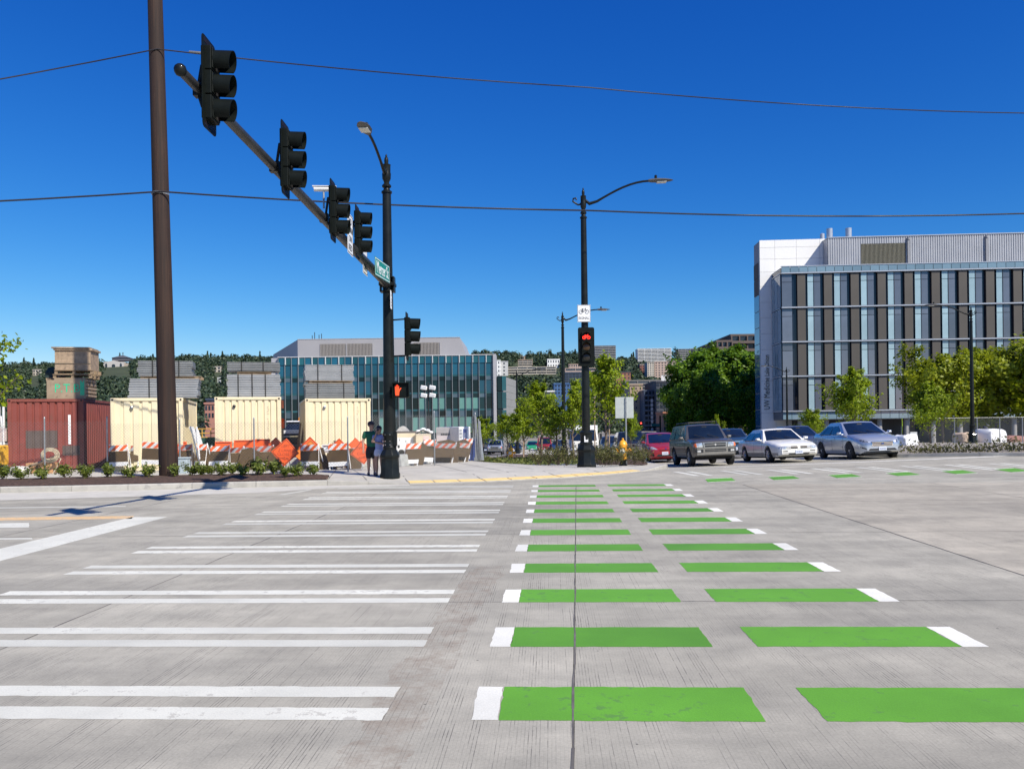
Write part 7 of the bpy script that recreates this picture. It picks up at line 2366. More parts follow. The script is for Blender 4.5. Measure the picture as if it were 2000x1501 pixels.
# roof storey with sloping ends
PY = 3.0
kx = lambda px: ((px - 1000) * (GY + PY) / F_PX) - gb.x
zt, zb_ = gz_(661, GY + PY), gz_(697, GY + PY) - .4
pg = pbr('plant_grey', (.33, .325, .335), .55, var=.05, scale=.2)
mb = MB()
xa, xb, xc, xd = kx(583), kx(900), kx(545), kx(914)
xk = (533 - 1000) * (GY + PY + 22) / F_PX - gb.x
mb._add([(xa, PY, zb_), (xd, PY, zb_), (xb, PY, zt), (xa, PY, zt), (xk, PY + 22, zb_), (xd, PY + 22, zb_), (xb, PY + 22, zt), (xk, PY + 22, gz_(692, GY + PY + 22, 535))],
        [(0, 1, 2, 3), (4, 7, 6, 5), (0, 3, 7, 4), (1, 5, 6, 2), (3, 2, 6, 7), (0, 4, 5, 1)])
mb.build('roof_storey', pg, gbd)
for p0_, p1_ in ((627, 677), (680, 729), (810, 860)):
    mb = MB(); z0, z1 = gz_(695, GY + PY), gz_(670, GY + PY)
    x = kx(p0_)
    while x < kx(p1_) - .1:
        mb.b2((x, PY - .14, z0), (x + .16, PY - .02, z1)); x += .3
    mb.build('louvres', pbr('louvre_tan', (.27, .25, .23), .7), gbd)['kind'] = 'stuff'
    mb = MB(); mb.b2((kx(p0_), PY - .02, z0), (kx(p1_), PY - .004, z1)); mb.build('louvre_back', pbr('louvre_back_tan', (.17, .16, .15), .8), gbd)
    mb = MB(); mb.b2((kx(p1_) + .05, PY - .16, z0), (kx(p1_) + .25, PY - .005, z1)); mb.build('louvre_frame', pg, gbd)
mb = MB(); mb.b2((xa, PY - .06, zt + .002), (xb, PY + .5, zt + .12)); mb.build('coping', pbr('pier_grey', (.36, .36, .38), .6), gbd)
for px, yt in ((593, 653), (598, 647), (607, 652), (612, 650)):
    mb = MB(); mb.tube([(kx(px), PY + 8, zt), (kx(px), PY + 8, gz_(yt, GY + PY + 8))], .08, 6); mb.build('flue', dark_plastic, gbd)
# lower right wing with grey side wall
wx0, wx1 = gw + .85, (982 - 963) * GY / F_PX + gw
ztw = gz_(736)
mb = MB(); mb.b2((wx0, 1.0, 0), (wx1, 28, ztw)); mb.build('wing_wall', pbr('core_teal', (.01, .025, .03), .5), gbd)
for f, (ya, yb2) in enumerate(((846, 803), (800, 768), (765, 737))):
    for q in range(2):
        x = wx0 + .1 + q * .95
        mb = MB(); mb.b2((x, .85, gz_(ya)), (x + .85, .995, gz_(yb2))); mb.build('pane', (teal_d if (q == 1) else teal_b), gbd)
m = pbr('board_grey', (.27, .275, .27), .7, var=.06, scale=.3)
nseg = 9
for k in range(nseg):
    mb = MB(); z0 = ztw * k / nseg
    mb.prism([(wx1 + .002, 1.0), (wx1 + 2.9, 22), (wx1 + 2.7, 22), (wx1 - .1, 1.05)], z0 + .02, z0 + ztw / nseg - .02, 'z'); mb.build('side_board', m, gbd)
# ================================================================== hill with its houses
ridge = [(-900, 60), (-620, 64), (-500, 66), (-400, 70), (-340, 71), (-260, 70), (-120, 71), (0, 72), (60, 70), (110, 66), (150, 62), (220, 66), (300, 72), (600, 78), (900, 80)]
def hill_z(x, y):
    zr = interp(ridge, x)
    s_ = min(1, max(0, (y - 380) / 520))
    return -4 + (zr + 4) * (s_ ** 1.05) - max(0, y - 980) * .02
xs = [-3000, -1600] + lin(-900, 900, 50) + [1600, 3000]
ys = lin(370, 1000, 34) + [1300, 2500, 4000]
mb = MB(); mb.grid([[(x, y, hill_z(max(-900, min(900, x)), y) - (30 if abs(x) > 2000 else 0)) for x in xs] for y in ys])
tag(mb.build('hill', pbr('hill_ground', (.045, .06, .025), .95, var=.3, scale=.02, world=True), smooth=50), kind='structure')

cream_w = pbr('far_cream', (.52, .47, .40), .8, var=.05, scale=.05); pink_w = pbr('far_pink', (.45, .34, .29), .8, var=.06, scale=.05); white_w = pbr('far_white', (.78, .78, .77), .7, var=.03, scale=.05)
grey_w = pbr('far_grey', (.22, .22, .23), .8, var=.06, scale=.05); dk_w = pbr('far_dark', (.055, .06, .075), .7, var=.1, scale=.05); brick_w = pbr('far_brick', (.26, .115, .085), .85, var=.12, scale=.1)
tan_w = pbr('far_tan', (.36, .27, .20), .8, var=.08, scale=.08); navy_w = pbr('far_navy', (.05, .07, .11), .5, var=.1, scale=.05); blue_w = pbr('far_blue', (.05, .12, .26), .6, var=.2, scale=.2)
far_glass = pbr('far_glass', (.03, .04, .055), .15, var=.4, scale=.2, rnd=.3)
occl = []
def depth_on_hill(px, pyb):
    for Y in range(392, 960, 4):
        p = P(px, pyb, Y)
        if hill_z(p.x, Y) >= p.z: return Y
    return 900
def far_building(name, px0, px1, pyt, pyb, label, wall, floors, cols=0, D=14, Y=None, band=None, roof=None, inset=.12, win=(.5, .6), rz=0.0, cat='building', base_drop=4, group=None):
    """block seen at the pixels given; windows per floor: bands (cols 0) or separate openings"""
    pc = (px0 + px1) / 2
    if Y is None: Y = depth_on_hill(pc, pyb)
    a = P(px0, pyb, Y); b_ = P(px1, pyb, Y); zt = P(pc, pyt, Y).z
    z0 = P(pc, pyb, Y).z - base_drop
    o = Vector((a.x, Y, z0))
    t = thing(name, o, label, cat, group, rz)
    W = (b_ - a).length; H = zt - z0
    mb = MB(); mb.b2((0, 0, 0), (W, D, H)); mb.build('wall', wall, t)
    mb = MB(); mb.b2((-.2, -.25, H + .002), (W + .2, D + .2, H + .5)); mb.build('roof', roof or wall, t)
    fh = (H - base_drop) / floors
    if cols:
        me = None
        ww = W / cols
        mbw = MB(); mbw.b2((ww * (1 - win[0]) / 2, -.10, fh * (1 - win[1]) / 2), (ww * (1 + win[0]) / 2, -.01, fh * (1 + win[1]) / 2)); me = mbw.mesh('window', far_glass)
        sd_ = MB(); sd_.b2((W + .01, D * .12, fh * .25), (W + .09, D * .4, fh * .75)).b2((W + .01, D * .6, fh * .25), (W + .09, D * .88, fh * .75)); ms = sd_.mesh('window', far_glass)
        for f in range(floors):
            for c in range(cols): link_mesh('window', me, None, t, (c * ww, 0, base_drop + f * fh))
            link_mesh('window', ms, None, t, (0, 0, base_drop + f * fh))
    else:
        mbw = MB(); mbw.b2((W * .015, -.08, fh * .34), (W * .985, -.01, fh * .98)); me = mbw.mesh('window_band', far_glass)
        mbs = MB(); mbs.b2((-.1, -1.1, fh * .02), (W + .1, -.02, fh * .10)).b2((-.1, -1.1, fh * .10), (W + .1, -1.02, fh * .36)); ms = mbs.mesh('balcony', band or wall)
        mp_d = MB()
        nd = max(3, int(W / 7))
        for k in range(nd + 1): mp_d.b2((W * k / nd - .15, -.7, 0), (W * k / nd + .15, -.085, fh))
        md = mp_d.mesh('divider', wall)
        for f in range(floors):
            link_mesh('window_band', me, None, t, (0, 0, base_drop + f * fh))
            link_mesh('balcony', ms, None, t, (0, 0, base_drop + f * fh))
            link_mesh('divider', md, None, t, (0, 0, base_drop + f * fh))
    occl.append((px0 - 4, px1 + 4, pyt, pyb, Y))
    return t, W, H, D, Y
far_building('apartment_block', 1246, 1311, 681, 708, 'long white apartment slab with many balconies on the hilltop, below the skyline trees', white_w, 10, 0, 18, band=white_w, rz=.0)
far_building('apartment_block', 1279, 1321, 706.5, 739, 'pinkish beige apartment block in front of the long white slab', pink_w, 7, 7, 22, win=(.55, .4))
far_building('apartment_block', 1264.5, 1278, 708, 738, 'narrow cream apartment tower left of the pinkish block', cream_w, 7, 3, 16, win=(.5, .45))
far_building('brick_house', 1250, 1263.5, 712, 732, 'brick house with pale gable left of the narrow cream tower', brick_w, 4, 3, 12, roof=cream_w)
far_building('apartment_block', 1162, 1202.5, 675.5, 702, 'dark grey apartment block on the hilltop behind the tallest young tree', grey_w, 8, 0, 16, band=pbr('far_midgrey', (.34, .34, .34), .8))
far_building('apartment_block', 1325, 1346, 682, 707, 'grey apartment block right of the hilltop trees, its left half', grey_w, 7, 0, 14, band=pbr('far_midgrey', (.34, .34, .34), .8))
far_building('apartment_block', 1348, 1380, 681, 707, 'grey block with cream top band beside the big dark trees', pbr('far_midgrey', (.34, .34, .34), .8), 6, 0, 14, band=dk_w)
far_building('white_house', 1069, 1093.5, 701.5, 718, 'white flat-roofed villa among trees on the hill above the long terrace', white_w, 2, 5, 12, win=(.4, .5))
far_building('apartment_block', 1012, 1040, 703, 719, 'brown and tan stepped apartment block near the hilltop', tan_w, 4, 0, 16, band=cream_w)
far_building('stair_tower', 1015, 1026, 696, 702, 'tan tower top on the stepped apartment block', tan_w, 1, 1, 10, base_drop=2)
far_building('terrace_wall', 992, 1086, 717, 731, 'long cream terrace with arcades across the middle of the hill', cream_w, 3, 0, 10, band=cream_w)
far_building('apartment_block', 1111, 1141, 711, 722, 'pink tiled house with dormers on the hill right of the far street lamp', pink_w, 2, 7, 14, roof=tan_w)
far_building('apartment_block', 1104, 1163, 719.5, 733, 'long pinkish low block behind the bicycle signal pole', pink_w, 2, 0, 14, band=pink_w)
far_building('office_block', 1104, 1160, 728, 752, 'blue-grey block darkened to navy for its shade, behind the bicycle signal pole', navy_w, 5, 8, 20, Y=430, win=(.8, .7))  # blue-grey building in shade, the shade put into its navy wall colour
far_building('brick_house', 1203, 1232, 727, 748, 'red brick house with white windows right of the tallest young tree', brick_w, 3, 4, 14, Y=440, roof=dk_w, win=(.35, .4))
wb_, W, H, D, Y = far_building('white_block', 964, 978, 704, 736, 'white apartment block with dark windows rising behind the glass building', white_w, 4, 2, 14, win=(.3, .45))
far_building('white_block', 977, 992.5, 706, 734, 'grey-white wing of the white apartment block behind the glass building', pbr('far_palegrey', (.45, .46, .47), .7), 4, 1, 14, win=(.2, .4))
far_building('apartment_block', 1222, 1292, 744, 768, 'grey concrete block with bands behind the navy tower', pbr('far_concrete', (.20, .19, .18), .85), 4, 0, 14, Y=360, band=pbr('far_concrete', (.20, .19, .18), .85), base_drop=16)
far_building('brick_tower', 1231, 1256, 752, 840, 'tan brick street block with dark top window left of the navy tower', tan_w, 7, 3, 20, Y=290, win=(.22, .3), base_drop=2)
t, W, H, D, Y = far_building('navy_tower', 1259, 1281, 764, 842, 'dark blue street block with a column of white panels', navy_w, 8, 0, 24, Y=280, band=navy_w, base_drop=2)
for k in range(9):
    mb = MB(); mb.b2((W * .52, -1.3, H * (.04 + .09 * k)), (W * .72, -1.12, H * (.04 + .09 * k) + H * .07)); mb.build('white_bay', pbr('far_palegrey', (.45, .46, .47), .7), t)
t, W, H, D, Y = far_building('grey_tower', 1283, 1309, 746, 842, 'dark grey street block with a white framed top beside the big dark trees', dk_w, 9, 4, 24, Y=275, base_drop=2, win=(.7, .5))
mb = MB()
for k in range(5): mb.b2((W * .38 + k * W * .15, -.2, H + .5), (W * .38 + k * W * .15 + .4, 0, H + 2.1))
for z in (H + .5, H + 1.2, H + 1.9): mb.b2((W * .38, -.25, z), (W, -.05, z + .35))
mb.build('white_frame', white_w, t)
far_building('brick_block', 1296, 1311, 807, 842, 'low orange brick corner building beneath the big dark trees', pbr('far_orange_brick', (.42, .18, .10), .8), 3, 3, 12, Y=240, win=(.4, .5), base_drop=2)
far_building('white_roof_hall', 1061, 1083, 765, 781, 'low dark hall with a white roof seen between young trees', dk_w, 1, 4, 12, Y=330, roof=white_w, base_drop=14)
far_building('blue_building', 1083, 1113, 750, 770, 'blue painted building beside the low white-roofed hall', blue_w, 3, 5, 12, Y=340, win=(.5, .5), base_drop=14)
far_building('brown_block', 1402, 1431, 668, 840, 'dark brown stepped block behind the big dark trees, lower step', pbr('far_brown', (.11, .085, .075), .8), 12, 0, 20, Y=200, band=pbr('far_brown', (.11, .085, .075), .8), base_drop=2)
far_building('brown_block', 1430, 1476, 656, 840, 'dark brown stepped block left of the white slab, upper step', pbr('far_brown', (.11, .085, .075), .8), 12, 0, 20, Y=205, band=pbr('far_brown', (.11, .085, .075), .8), base_drop=2)
far_building('brick_house', 400, 419, 789, 818, 'pink brick house seen in the gap between the first two cream containers', pbr('far_pinkbrick', (.42, .20, .15), .8), 2, 3, 10, Y=230, win=(.6, .6), base_drop=6)
far_building('dark_conservatory', 403, 418, 781, 790, 'dark glazed dormer above the pink brick house', navy_w, 1, 3, 8, Y=231, win=(.8, .7), base_drop=.1)
far_building('hill_house', 64, 80, 722, 733, 'small cream house half hidden in trees on the left hill', cream_w, 2, 3, 10)
far_building('hill_house', 416, 432, 716, 727, 'pale house among trees right of the first panel stack', cream_w, 2, 2, 10)
far_building('hill_house', 425, 437, 738, 748, 'second pale house lower among the hill trees beside the middle panel stack', white_w, 2, 2, 10)
# church with a rose window on the skyline
pc = 228; Yc = 880
z0 = P(pc, 727, Yc).z; sc_ = Yc / F_PX
a = P(202, 727, Yc)
t = thing('church', Vector((a.x, Yc, z0)), 'pale stone church with rose window and dark pyramid roof on the skyline', 'church', None, R_(6))
stone = pbr('church_stone', (.46, .44, .42), .85, var=.06, scale=.05)
X1 = (240 - 202) * sc_; Hc = (727 - 706) * sc_
mb = MB(); mb.prism([(0, -8), (X1, -8), (X1, Hc), (X1 * .80, Hc), (X1 * .5, Hc + 1.6), (X1 * .2, Hc), (0, Hc)], 0, 22, 'y'); mb.build('wall', stone, t)
mb = MB(); mb.b2((X1 + .01, 2, -8), (X1 + 13, 22, Hc - 1.5)); mb.build('nave_wall', pbr('church_stone_warm', (.36, .31, .26), .85), t)
mb = MB(); mb.b2((X1 * .36, 4, Hc + 1.5), (X1 * .36 + 17, 20, Hc + 4.5)); mb.build('drum', pbr('church_drum', (.10, .10, .12), .8), t)
mb = MB(); cx = X1 * .36 + 8.5; rr = Hc + 4.5
mb._add([(cx - 9, 3, rr), (cx + 9, 3, rr), (cx + 9, 21, rr), (cx - 9, 21, rr), (cx, 12, rr + 3.6)], [(0, 1, 4), (1, 2, 4), (2, 3, 4), (3, 0, 4), (0, 3, 2, 1)]); mb.build('roof', pbr('church_roof', (.08, .085, .10), .7), t)
mb = MB(); mb.b2((cx - .25, 11.8, rr + 3.6), (cx + .25, 12.2, rr + 6.6)).b2((cx - 1, 11.8, rr + 5.2), (cx + 1, 12.2, rr + 5.7)); mb.build('cross', dk_w, t)
mb = MB(); mb.lathe([(1.9, -.15), (1.9, -.02)], 18, (X1 * .5, 0, Hc * .62), 'y'); mb.build('rose_window', far_glass, t)
for x in (X1 * .14, X1 * .86):
    mb = MB(); mb.prism([(x - 1.1, Hc * .25), (x + 1.1, Hc * .25), (x + 1.1, Hc * .75), (x, Hc * .9), (x - 1.1, Hc * .75)], -.15, -.02, 'y'); mb.build('arched_window', far_glass, t)
occl.append((198, 262, 690, 722, Yc))

# ---- trees of the hill, one dense wood
npr = np.random.default_rng(77); rg = random.Random(77)
def far_wood(name, spots, mat, size, per, seed):
    P_ = []; O_ = []
    npr = np.random.default_rng(seed)
    for x, y, z, h, r, con in spots:
        n = int(per * (.7 + .6 * rg.random()))
        u = npr.normal(size=(n, 3)); u /= np.linalg.norm(u, axis=1)[:, None]
        k = npr.uniform(.55, 1.0, n)[:, None] ** .6
        if con:
            v = npr.uniform(0, 1, n)
            rad = r * (1 - v) * npr.uniform(.5, 1, n); a = npr.uniform(0, 6.283, n)
            q = np.stack([rad * np.cos(a), rad * np.sin(a), v * h], 1)
        else:
            q = u * k * np.array([r, r, h * .5]) + np.array([0, 0, h * .5])
            lump = npr.normal(size=(5, 3)); lump /= np.linalg.norm(lump, axis=1)[:, None]
            m_ = (u @ lump.T).max(1); q[:, :2] *= (.75 + .35 * m_)[:, None]; q[:, 2] *= (.85 + .2 * m_)
        P_.append(q + np.array([x, y, z])); O_.append(u if not con else np.stack([np.cos(a), np.sin(a), a * 0 + .3], 1))
    pts = np.concatenate(P_)
    o = link_mesh(name, leaf_mesh(name, pts, size, seed, mat, .8, .3, np.concatenate(O_)))
    return tag(o, kind='stuff')
fol_dark = leafmat('foliage_far', (.022, .040, .024), (.065, .098, .045), trans=.12)
spots = []
def blocked(px, top, bot, Y):
    for a, b_, t0, t1, Yb in occl:
        if Y < Yb + 20 and a - 2 < px < b_ + 2 and top < t1 - 3 and bot > t0 - 30: return True
    return False
cnt = 0
while cnt < 2600:
    px = rg.uniform(-80, 560) if rg.random() < .57 else rg.uniform(930, 1480)
    Y = 392 + (915 - 392) * rg.random() ** .7
    x = (px - 1000) / F_PX * Y
    z = hill_z(x, Y)
    h = rg.uniform(6, 12); r = h * rg.uniform(.45, .65)
    con = rg.random() < .10
    if con: h *= 1.35; r = h * .2
    ty = HOR - (z + h - CAM_H) / Y * F_PX; by = HOR - (z - CAM_H) / Y * F_PX
    cnt += 1
    if blocked(px, ty, by, Y): continue
    spots.append((x, Y, z - 1, h, r, con))
for px, top in ((428, 694), (436, 686), (442, 690), (414, 696), (447, 700), (94, 712), (104, 708), (985, 694), (974, 692), (1186, 688), (1320, 678), (1324, 683), (930, 686)):
    Y = 900; x = (px - 1000) / F_PX * Y; z = hill_z(x, Y); zt = P(px, top, Y).z
    spots.append((x, Y, z - 1, max(8, zt - z + 1), 4.2, px in (428, 436, 930, 1186)))
far_wood('hillside_wood', spots, fol_dark, 1.9, 190, 5)
# lower belt of trees between the yard and the hill
spots = []
for k in range(150):
    px = rg.uniform(-80, 545) if k < 105 else rg.uniform(990, 1320)
    Y = rg.uniform(200, 380); x = (px - 1000) / F_PX * Y
    if blocked(px, 750, 830, Y) and rg.random() < .9: continue
    if 545 < px < 1008: continue
    h = rg.uniform(6, 13) * (1.0 if px < 560 else .75)
    spots.append((x, Y, -3, h, h * .48, False))
far_wood('lower_wood', spots, fol_dark, 1.2, 150, 6)

# ================================================================== planted trees
lf_young = leafmat('leaf_young', (.13, .21, .008), (.38, .47, .018), trans=.48)
lf_broad = leafmat('leaf_broad', (.14, .20, .008), (.40, .44, .016), trans=.48)
lf_dark = leafmat('leaf_dark', (.028, .088, .005), (.19, .33, .010), trans=.38)
lf_shrub = leafmat('leaf_shrub', (.055, .10, .012), (.20, .23, .035), trans=.25)
lf_bush = leafmat('leaf_bush', (.05, .065, .015), (.14, .13, .035), trans=.15)
lf_cover = leafmat('leaf_cover', (.05, .06, .02), (.14, .13, .05), trans=.15)
yp = [proto_tree(5.2, 1.30, .28, 4200, .17, 21 + i, lf_young, bark, 'young', 18) for i in range(3)] + [proto_tree(5.2, 1.75, .14, 6500, .20, 33, lf_young, bark, 'young', 26)]
def young(px, top, Y, i, lab, hs=1.0, ws=1.0, h=.15):
    g = GX(px, Y, h); H = P(px, top, Y).z - g.z
    k = H / 5.2
    plant_tree('young_tree', g, yp[i], lab, 'tree', 'young street trees', i * 1.3 + px * .1, (k * ws, k * ws, k))
young(1184, 688, 37.5, 0, 'tallest young tree, bright green, just right of the bicycle signal pole', ws=.92)
young(1122, 738, 42, 1, 'young tree directly left of the bicycle signal pole', ws=.85)
young(1056, 742, 45, 2, 'pointed young tree left of the ornate far street lamp', ws=1.05)
young(1088, 788, 43, 0, 'small young tree under the ornate far street lamp', ws=1.3)
young(1022, 790, 49, 1, 'young tree left of the pointed one, before the grey end wall', ws=1.25)
young(990, 806, 51, 2, 'low young tree above the small far hydrant', ws=1.25)
young(944, 812, 53, 0, 'leftmost young tree, beside the bundle of fence pickets', ws=1.35)
young(1232, 792, 47, 1, 'thin young tree partly behind the back of the road sign', ws=.8)
young(1585, 802, 62, 3, 'small bushy young tree between the white saloon and office block', ws=1.2)
young(1818, 752, 60, 3, 'bright green young tree left of the street lamp in front of broader trees', ws=1.1)
young(1665, 726, 68, 3, 'tall conical young tree in front of the grey office block', ws=1.05)
young(-62, 600, 25.3, 2, 'tree leaning into the left edge of the picture with a few leaves', ws=1.0)
young(1402, 808, 60, 1, 'small light green sapling above the roof of the bronze off-roader', ws=.7)
# pale stakes beside the young trunks
for px, Y, top, lab in ((1053, 44.6, 850, 'pale wooden stake beside the pointed young tree'), (1162, 40, 770, 'thin pale stake left of the tallest young tree'), (1022, 48.6, 862, 'pale stake beside the young tree before the grey end wall'), (1190, 37.2, 820, 'pale stake at the trunk of the tallest young tree')):
    g = GX(px, Y, .15); zt = P(px, top, Y).z - g.z
    t = thing('tree_stake', g, lab, 'stake'); mb = MB(); mb.tube([(0, 0, 0), (.02, 0, zt)], .03, 6); mb.build('stake', timber, t)
bp2 = [proto_tree(9.0, 4.2, .20, 13000, .38, 41 + i, lf_broad, bark, 'broad', 22) for i in range(2)]
def broad(px, top, Y, i, lab, ws=1.0):
    g = GX(px, Y, .1); H = P(px, top, Y).z - g.z; k = H / 9.0
    plant_tree('broad_tree', g, bp2[i], lab, 'tree', 'broad yellow-green trees', i * 2 + px * .02, (k * ws, k * ws, k))
broad(1842, 694, 80, 0, 'broad yellow-green tree left of the right-hand street lamp', 1.0)
broad(1952, 682, 82, 1, 'broad yellow-green tree right of the right-hand street lamp', 1.05)
broad(2040, 668, 79, 0, 'broad yellow-green tree cut by the right edge of the picture', 1.1)
bp3 = [proto_tree(15.5, 6.8, .05, 15000, .60, 61 + i, lf_dark, bark, 'broad', 24) for i in range(2)]
for px, top, Y, i, lab, ws in ((1352, 694, 150, 0, 'big dark green tree at the left of the dark group behind the off-roader', 1.05), (1402, 672, 158, 1, 'tallest dark green tree in the group behind the bronze off-roader', 1.0),
                               (1446, 674, 152, 0, 'big dark green tree right against the white slab of the office block', 1.0), (1378, 712, 142, 1, 'lower dark green tree in front of the dark group', .9), (1330, 742, 150, 1, 'lowest dark green tree at the left edge of the dark group', .9), (1465, 720, 140, 1, 'dark green tree in front of the white slab foot', .8)):
    g = GX(px, Y, 0); H = P(px, top, Y).z - g.z; k = H / 15.5
    plant_tree('dark_tree', g, bp3[i], lab, 'tree', 'big dark green trees', px * .03, (k * ws, k * ws, k))

# ================================================================== planting strips
def shrub_proto(h, r, n, size, seed, lm, stems=7):
    rng = random.Random(seed); pts = []; tb = MB(); npr = np.random.default_rng(seed)
    for i in range(stems):
        a = rng.uniform(0, 6.28); L_ = r * rng.uniform(.4, 1.0); hh = h * rng.uniform(.6, 1.0)
        e = Vector((math.cos(a) * L_, math.sin(a) * L_, hh))
        tb.tube([(0, 0, 0), (e.x * .35, e.y * .35, hh * .5), e], [.012, .009, .004], 4, False)
        m_ = n // stems
        k = npr.uniform(.35, 1.05, m_)[:, None]
        pts.append(np.array(e)[None] * np.concatenate([k ** 1.2, k ** 1.2, k], 1) + npr.normal(size=(m_, 3)) * r * .16)
    return tb.mesh('stems', bark), leaf_mesh('foliage', np.concatenate(pts), size, seed, lm, .5, .1)
sp_ = [shrub_proto(.55, .36, 520, .105, 80 + i, lf_shrub) for i in range(4)]
def shrub(pt, protos, i, k, label, group, rz, name='shrub'):
    t = thing(name, pt, label, 'shrub', group, rz); t.scale = (k, k, k)
    link_mesh('stems', protos[i][0], None, t); link_mesh('foliage', protos[i][1], None, t)
    return t
# mulch strip along the left kerb
mb = MB(); rr2 = random.Random(8)
rows = []
for i in range(8):
    nx = 6 if i < 7 else 1
    for q in range(nx):
        u = q / nx
        r = []
        wd = 3.2 if i < 6 else (3.2 - 2.4 * (u if i == 6 else 1))
        for k in range(9):
            d_ = .17 + wd * k / 8
            p = inner(i, d_) if i == 7 else inner(i, d_).lerp(inner(i + 1, d_), u)
            hh = .162 + .085 * math.sin(math.pi * k / 8) + (rr2.uniform(-.012, .02) if 0 < k < 8 else 0)
            r.append((p.x, p.y, terr(p.x, p.y) + hh))
        rows.append(r)
mb.grid(rows); tag(mb.build('mulch_bed', mulch_m, smooth=60), kind='structure')
sl = [(5, 937, 'by the left edge'), (43, 938, 'before the timber'), (85, 937, 'below the hose coil'), (126, 933, 'before the middle of the red container'), (168, 936, 'before the right corner of the red container'), (210, 933, 'between red and cream containers'),
      (252, 935, 'before the first cream container'), (291, 933, 'just left of the wooden pole'), (343, 932, 'just right of the wooden pole'), (374, 930, 'before the leaning white frame'), (392, 930, 'beneath the yellow railing gap'), (410, 929, 'smallest, on a bare stem'),
      (432, 931, 'before the white legged barricade'), (455, 927, 'sparse one behind the row'), (476, 930, 'before the shaded barricades'), (505, 929, 'largest of the right group'), (534, 927, 'darkest, behind the mast shadow'), (558, 932, 'below the largest orange diamond'), (582, 931, 'before the white framed barricade'), (613, 929, 'last one at the right end of the mulch')]
for n_, (px, py, w_) in enumerate(sl):
    g = G(px, py, .21)
    k = {11: .75, 15: 1.25, 13: .8, 8: .9, 17: .8, 19: .85}.get(n_, 1.0) * (1.02 if n_ % 2 else .95)
    shrub(g, sp_, n_ % 4, k * .74, 'small green shrub in the mulch strip, ' + w_, 'small shrubs in the mulch strip', n_ * 1.1)
# planting bed of the corner with bushes
bedf = [G(x, y, .15) for x, y in ((915, 897.5), (985, 898), (1050, 898), (1105, 900), (1150, 905), (1178, 908), (1230, 908.5))] + [Vector((5.15, 32.6, 0)), Vector((5.6, 34.2, 0)), Vector((5.9, 36, 0))]
mb = MB(); rows = []
for p in bedf:
    rows.append([(p.x + .02 * d_, p.y + d_, terr(p.x, p.y + d_) + .165 + .10 * sstep(0, 1.2, d_)) for d_ in (0, .4, 1.0, 1.8, 3, 5, 8, 14, 22)])
mb.grid(rows); tag(mb.build('planting_bed', mulch_m, smooth=60), kind='structure')
bs = [shrub_proto(.75, .62, 620, .085, 90 + i, lf_bush, 12) for i in range(3)]
bl = [(1090, 31.9, 1.05, 'green bush left of the bicycle signal pole, tallest on that side'), (1106, 32.8, .9, 'bush touching the left side of the bicycle signal pole'), (1072, 33.5, .95, 'bush second to the left from the bicycle signal pole'), (1052, 35.5, .9, 'low bush at the foot of the pointed young tree stake'), (1172, 31.6, .95, 'bush right of the bicycle signal pole base'), (1188, 32.4, 1.0, 'bush at the foot of the tallest young tree'),
      (1204, 31.4, .85, 'brownish bush just left of the near hydrant'), (1216, 33.5, 1.0, 'bush behind the near hydrant'), (1240, 31.7, .9, 'brownish bush just right of the near hydrant'), (1256, 32.6, .8, 'last bush before the red hatchback'), (1180, 34.5, 1.1, 'taller bush behind those right of the bicycle signal pole'), (1152, 33.2, .9, 'bush peeping out behind the bicycle signal pole')]
for n_, (px, Y, k, lab) in enumerate(bl):
    shrub(GX(px, Y, .22), bs, n_ % 3, k, lab, 'bushes of the corner bed', n_ * .9, 'bush')
pts = []
npr = np.random.default_rng(13)
for k in range(4200):
    px = npr.uniform(918, 1150); Y = npr.uniform(37.5, 48)
    if abs(px - 998) < 7 and Y < 50 and Y > 46: continue
    g = GX(px, Y, .22); pts.append((g.x, g.y, g.z + abs(npr.normal()) * .10))
o = link_mesh('ground_cover', leaf_mesh('ground_cover', pts, .13, 3, leafmat('leaf_low', (.045, .075, .012), (.14, .15, .03), trans=.15))); tag(o, kind='stuff')
pts = []
for k in range(17000):
    u = npr.uniform(1, 50); v = abs(npr.normal()) * 1.6 + .5
    p = vp(u, min(6, v), .14); pts.append((p[0], p[1], p[2] + abs(npr.normal()) * .24 * (.6 + .6 * math.sin(u * 1.7) ** 2)))
o = link_mesh('verge_planting', leaf_mesh('verge_planting', pts, .13, 4, lf_cover)); tag(o, kind='stuff')
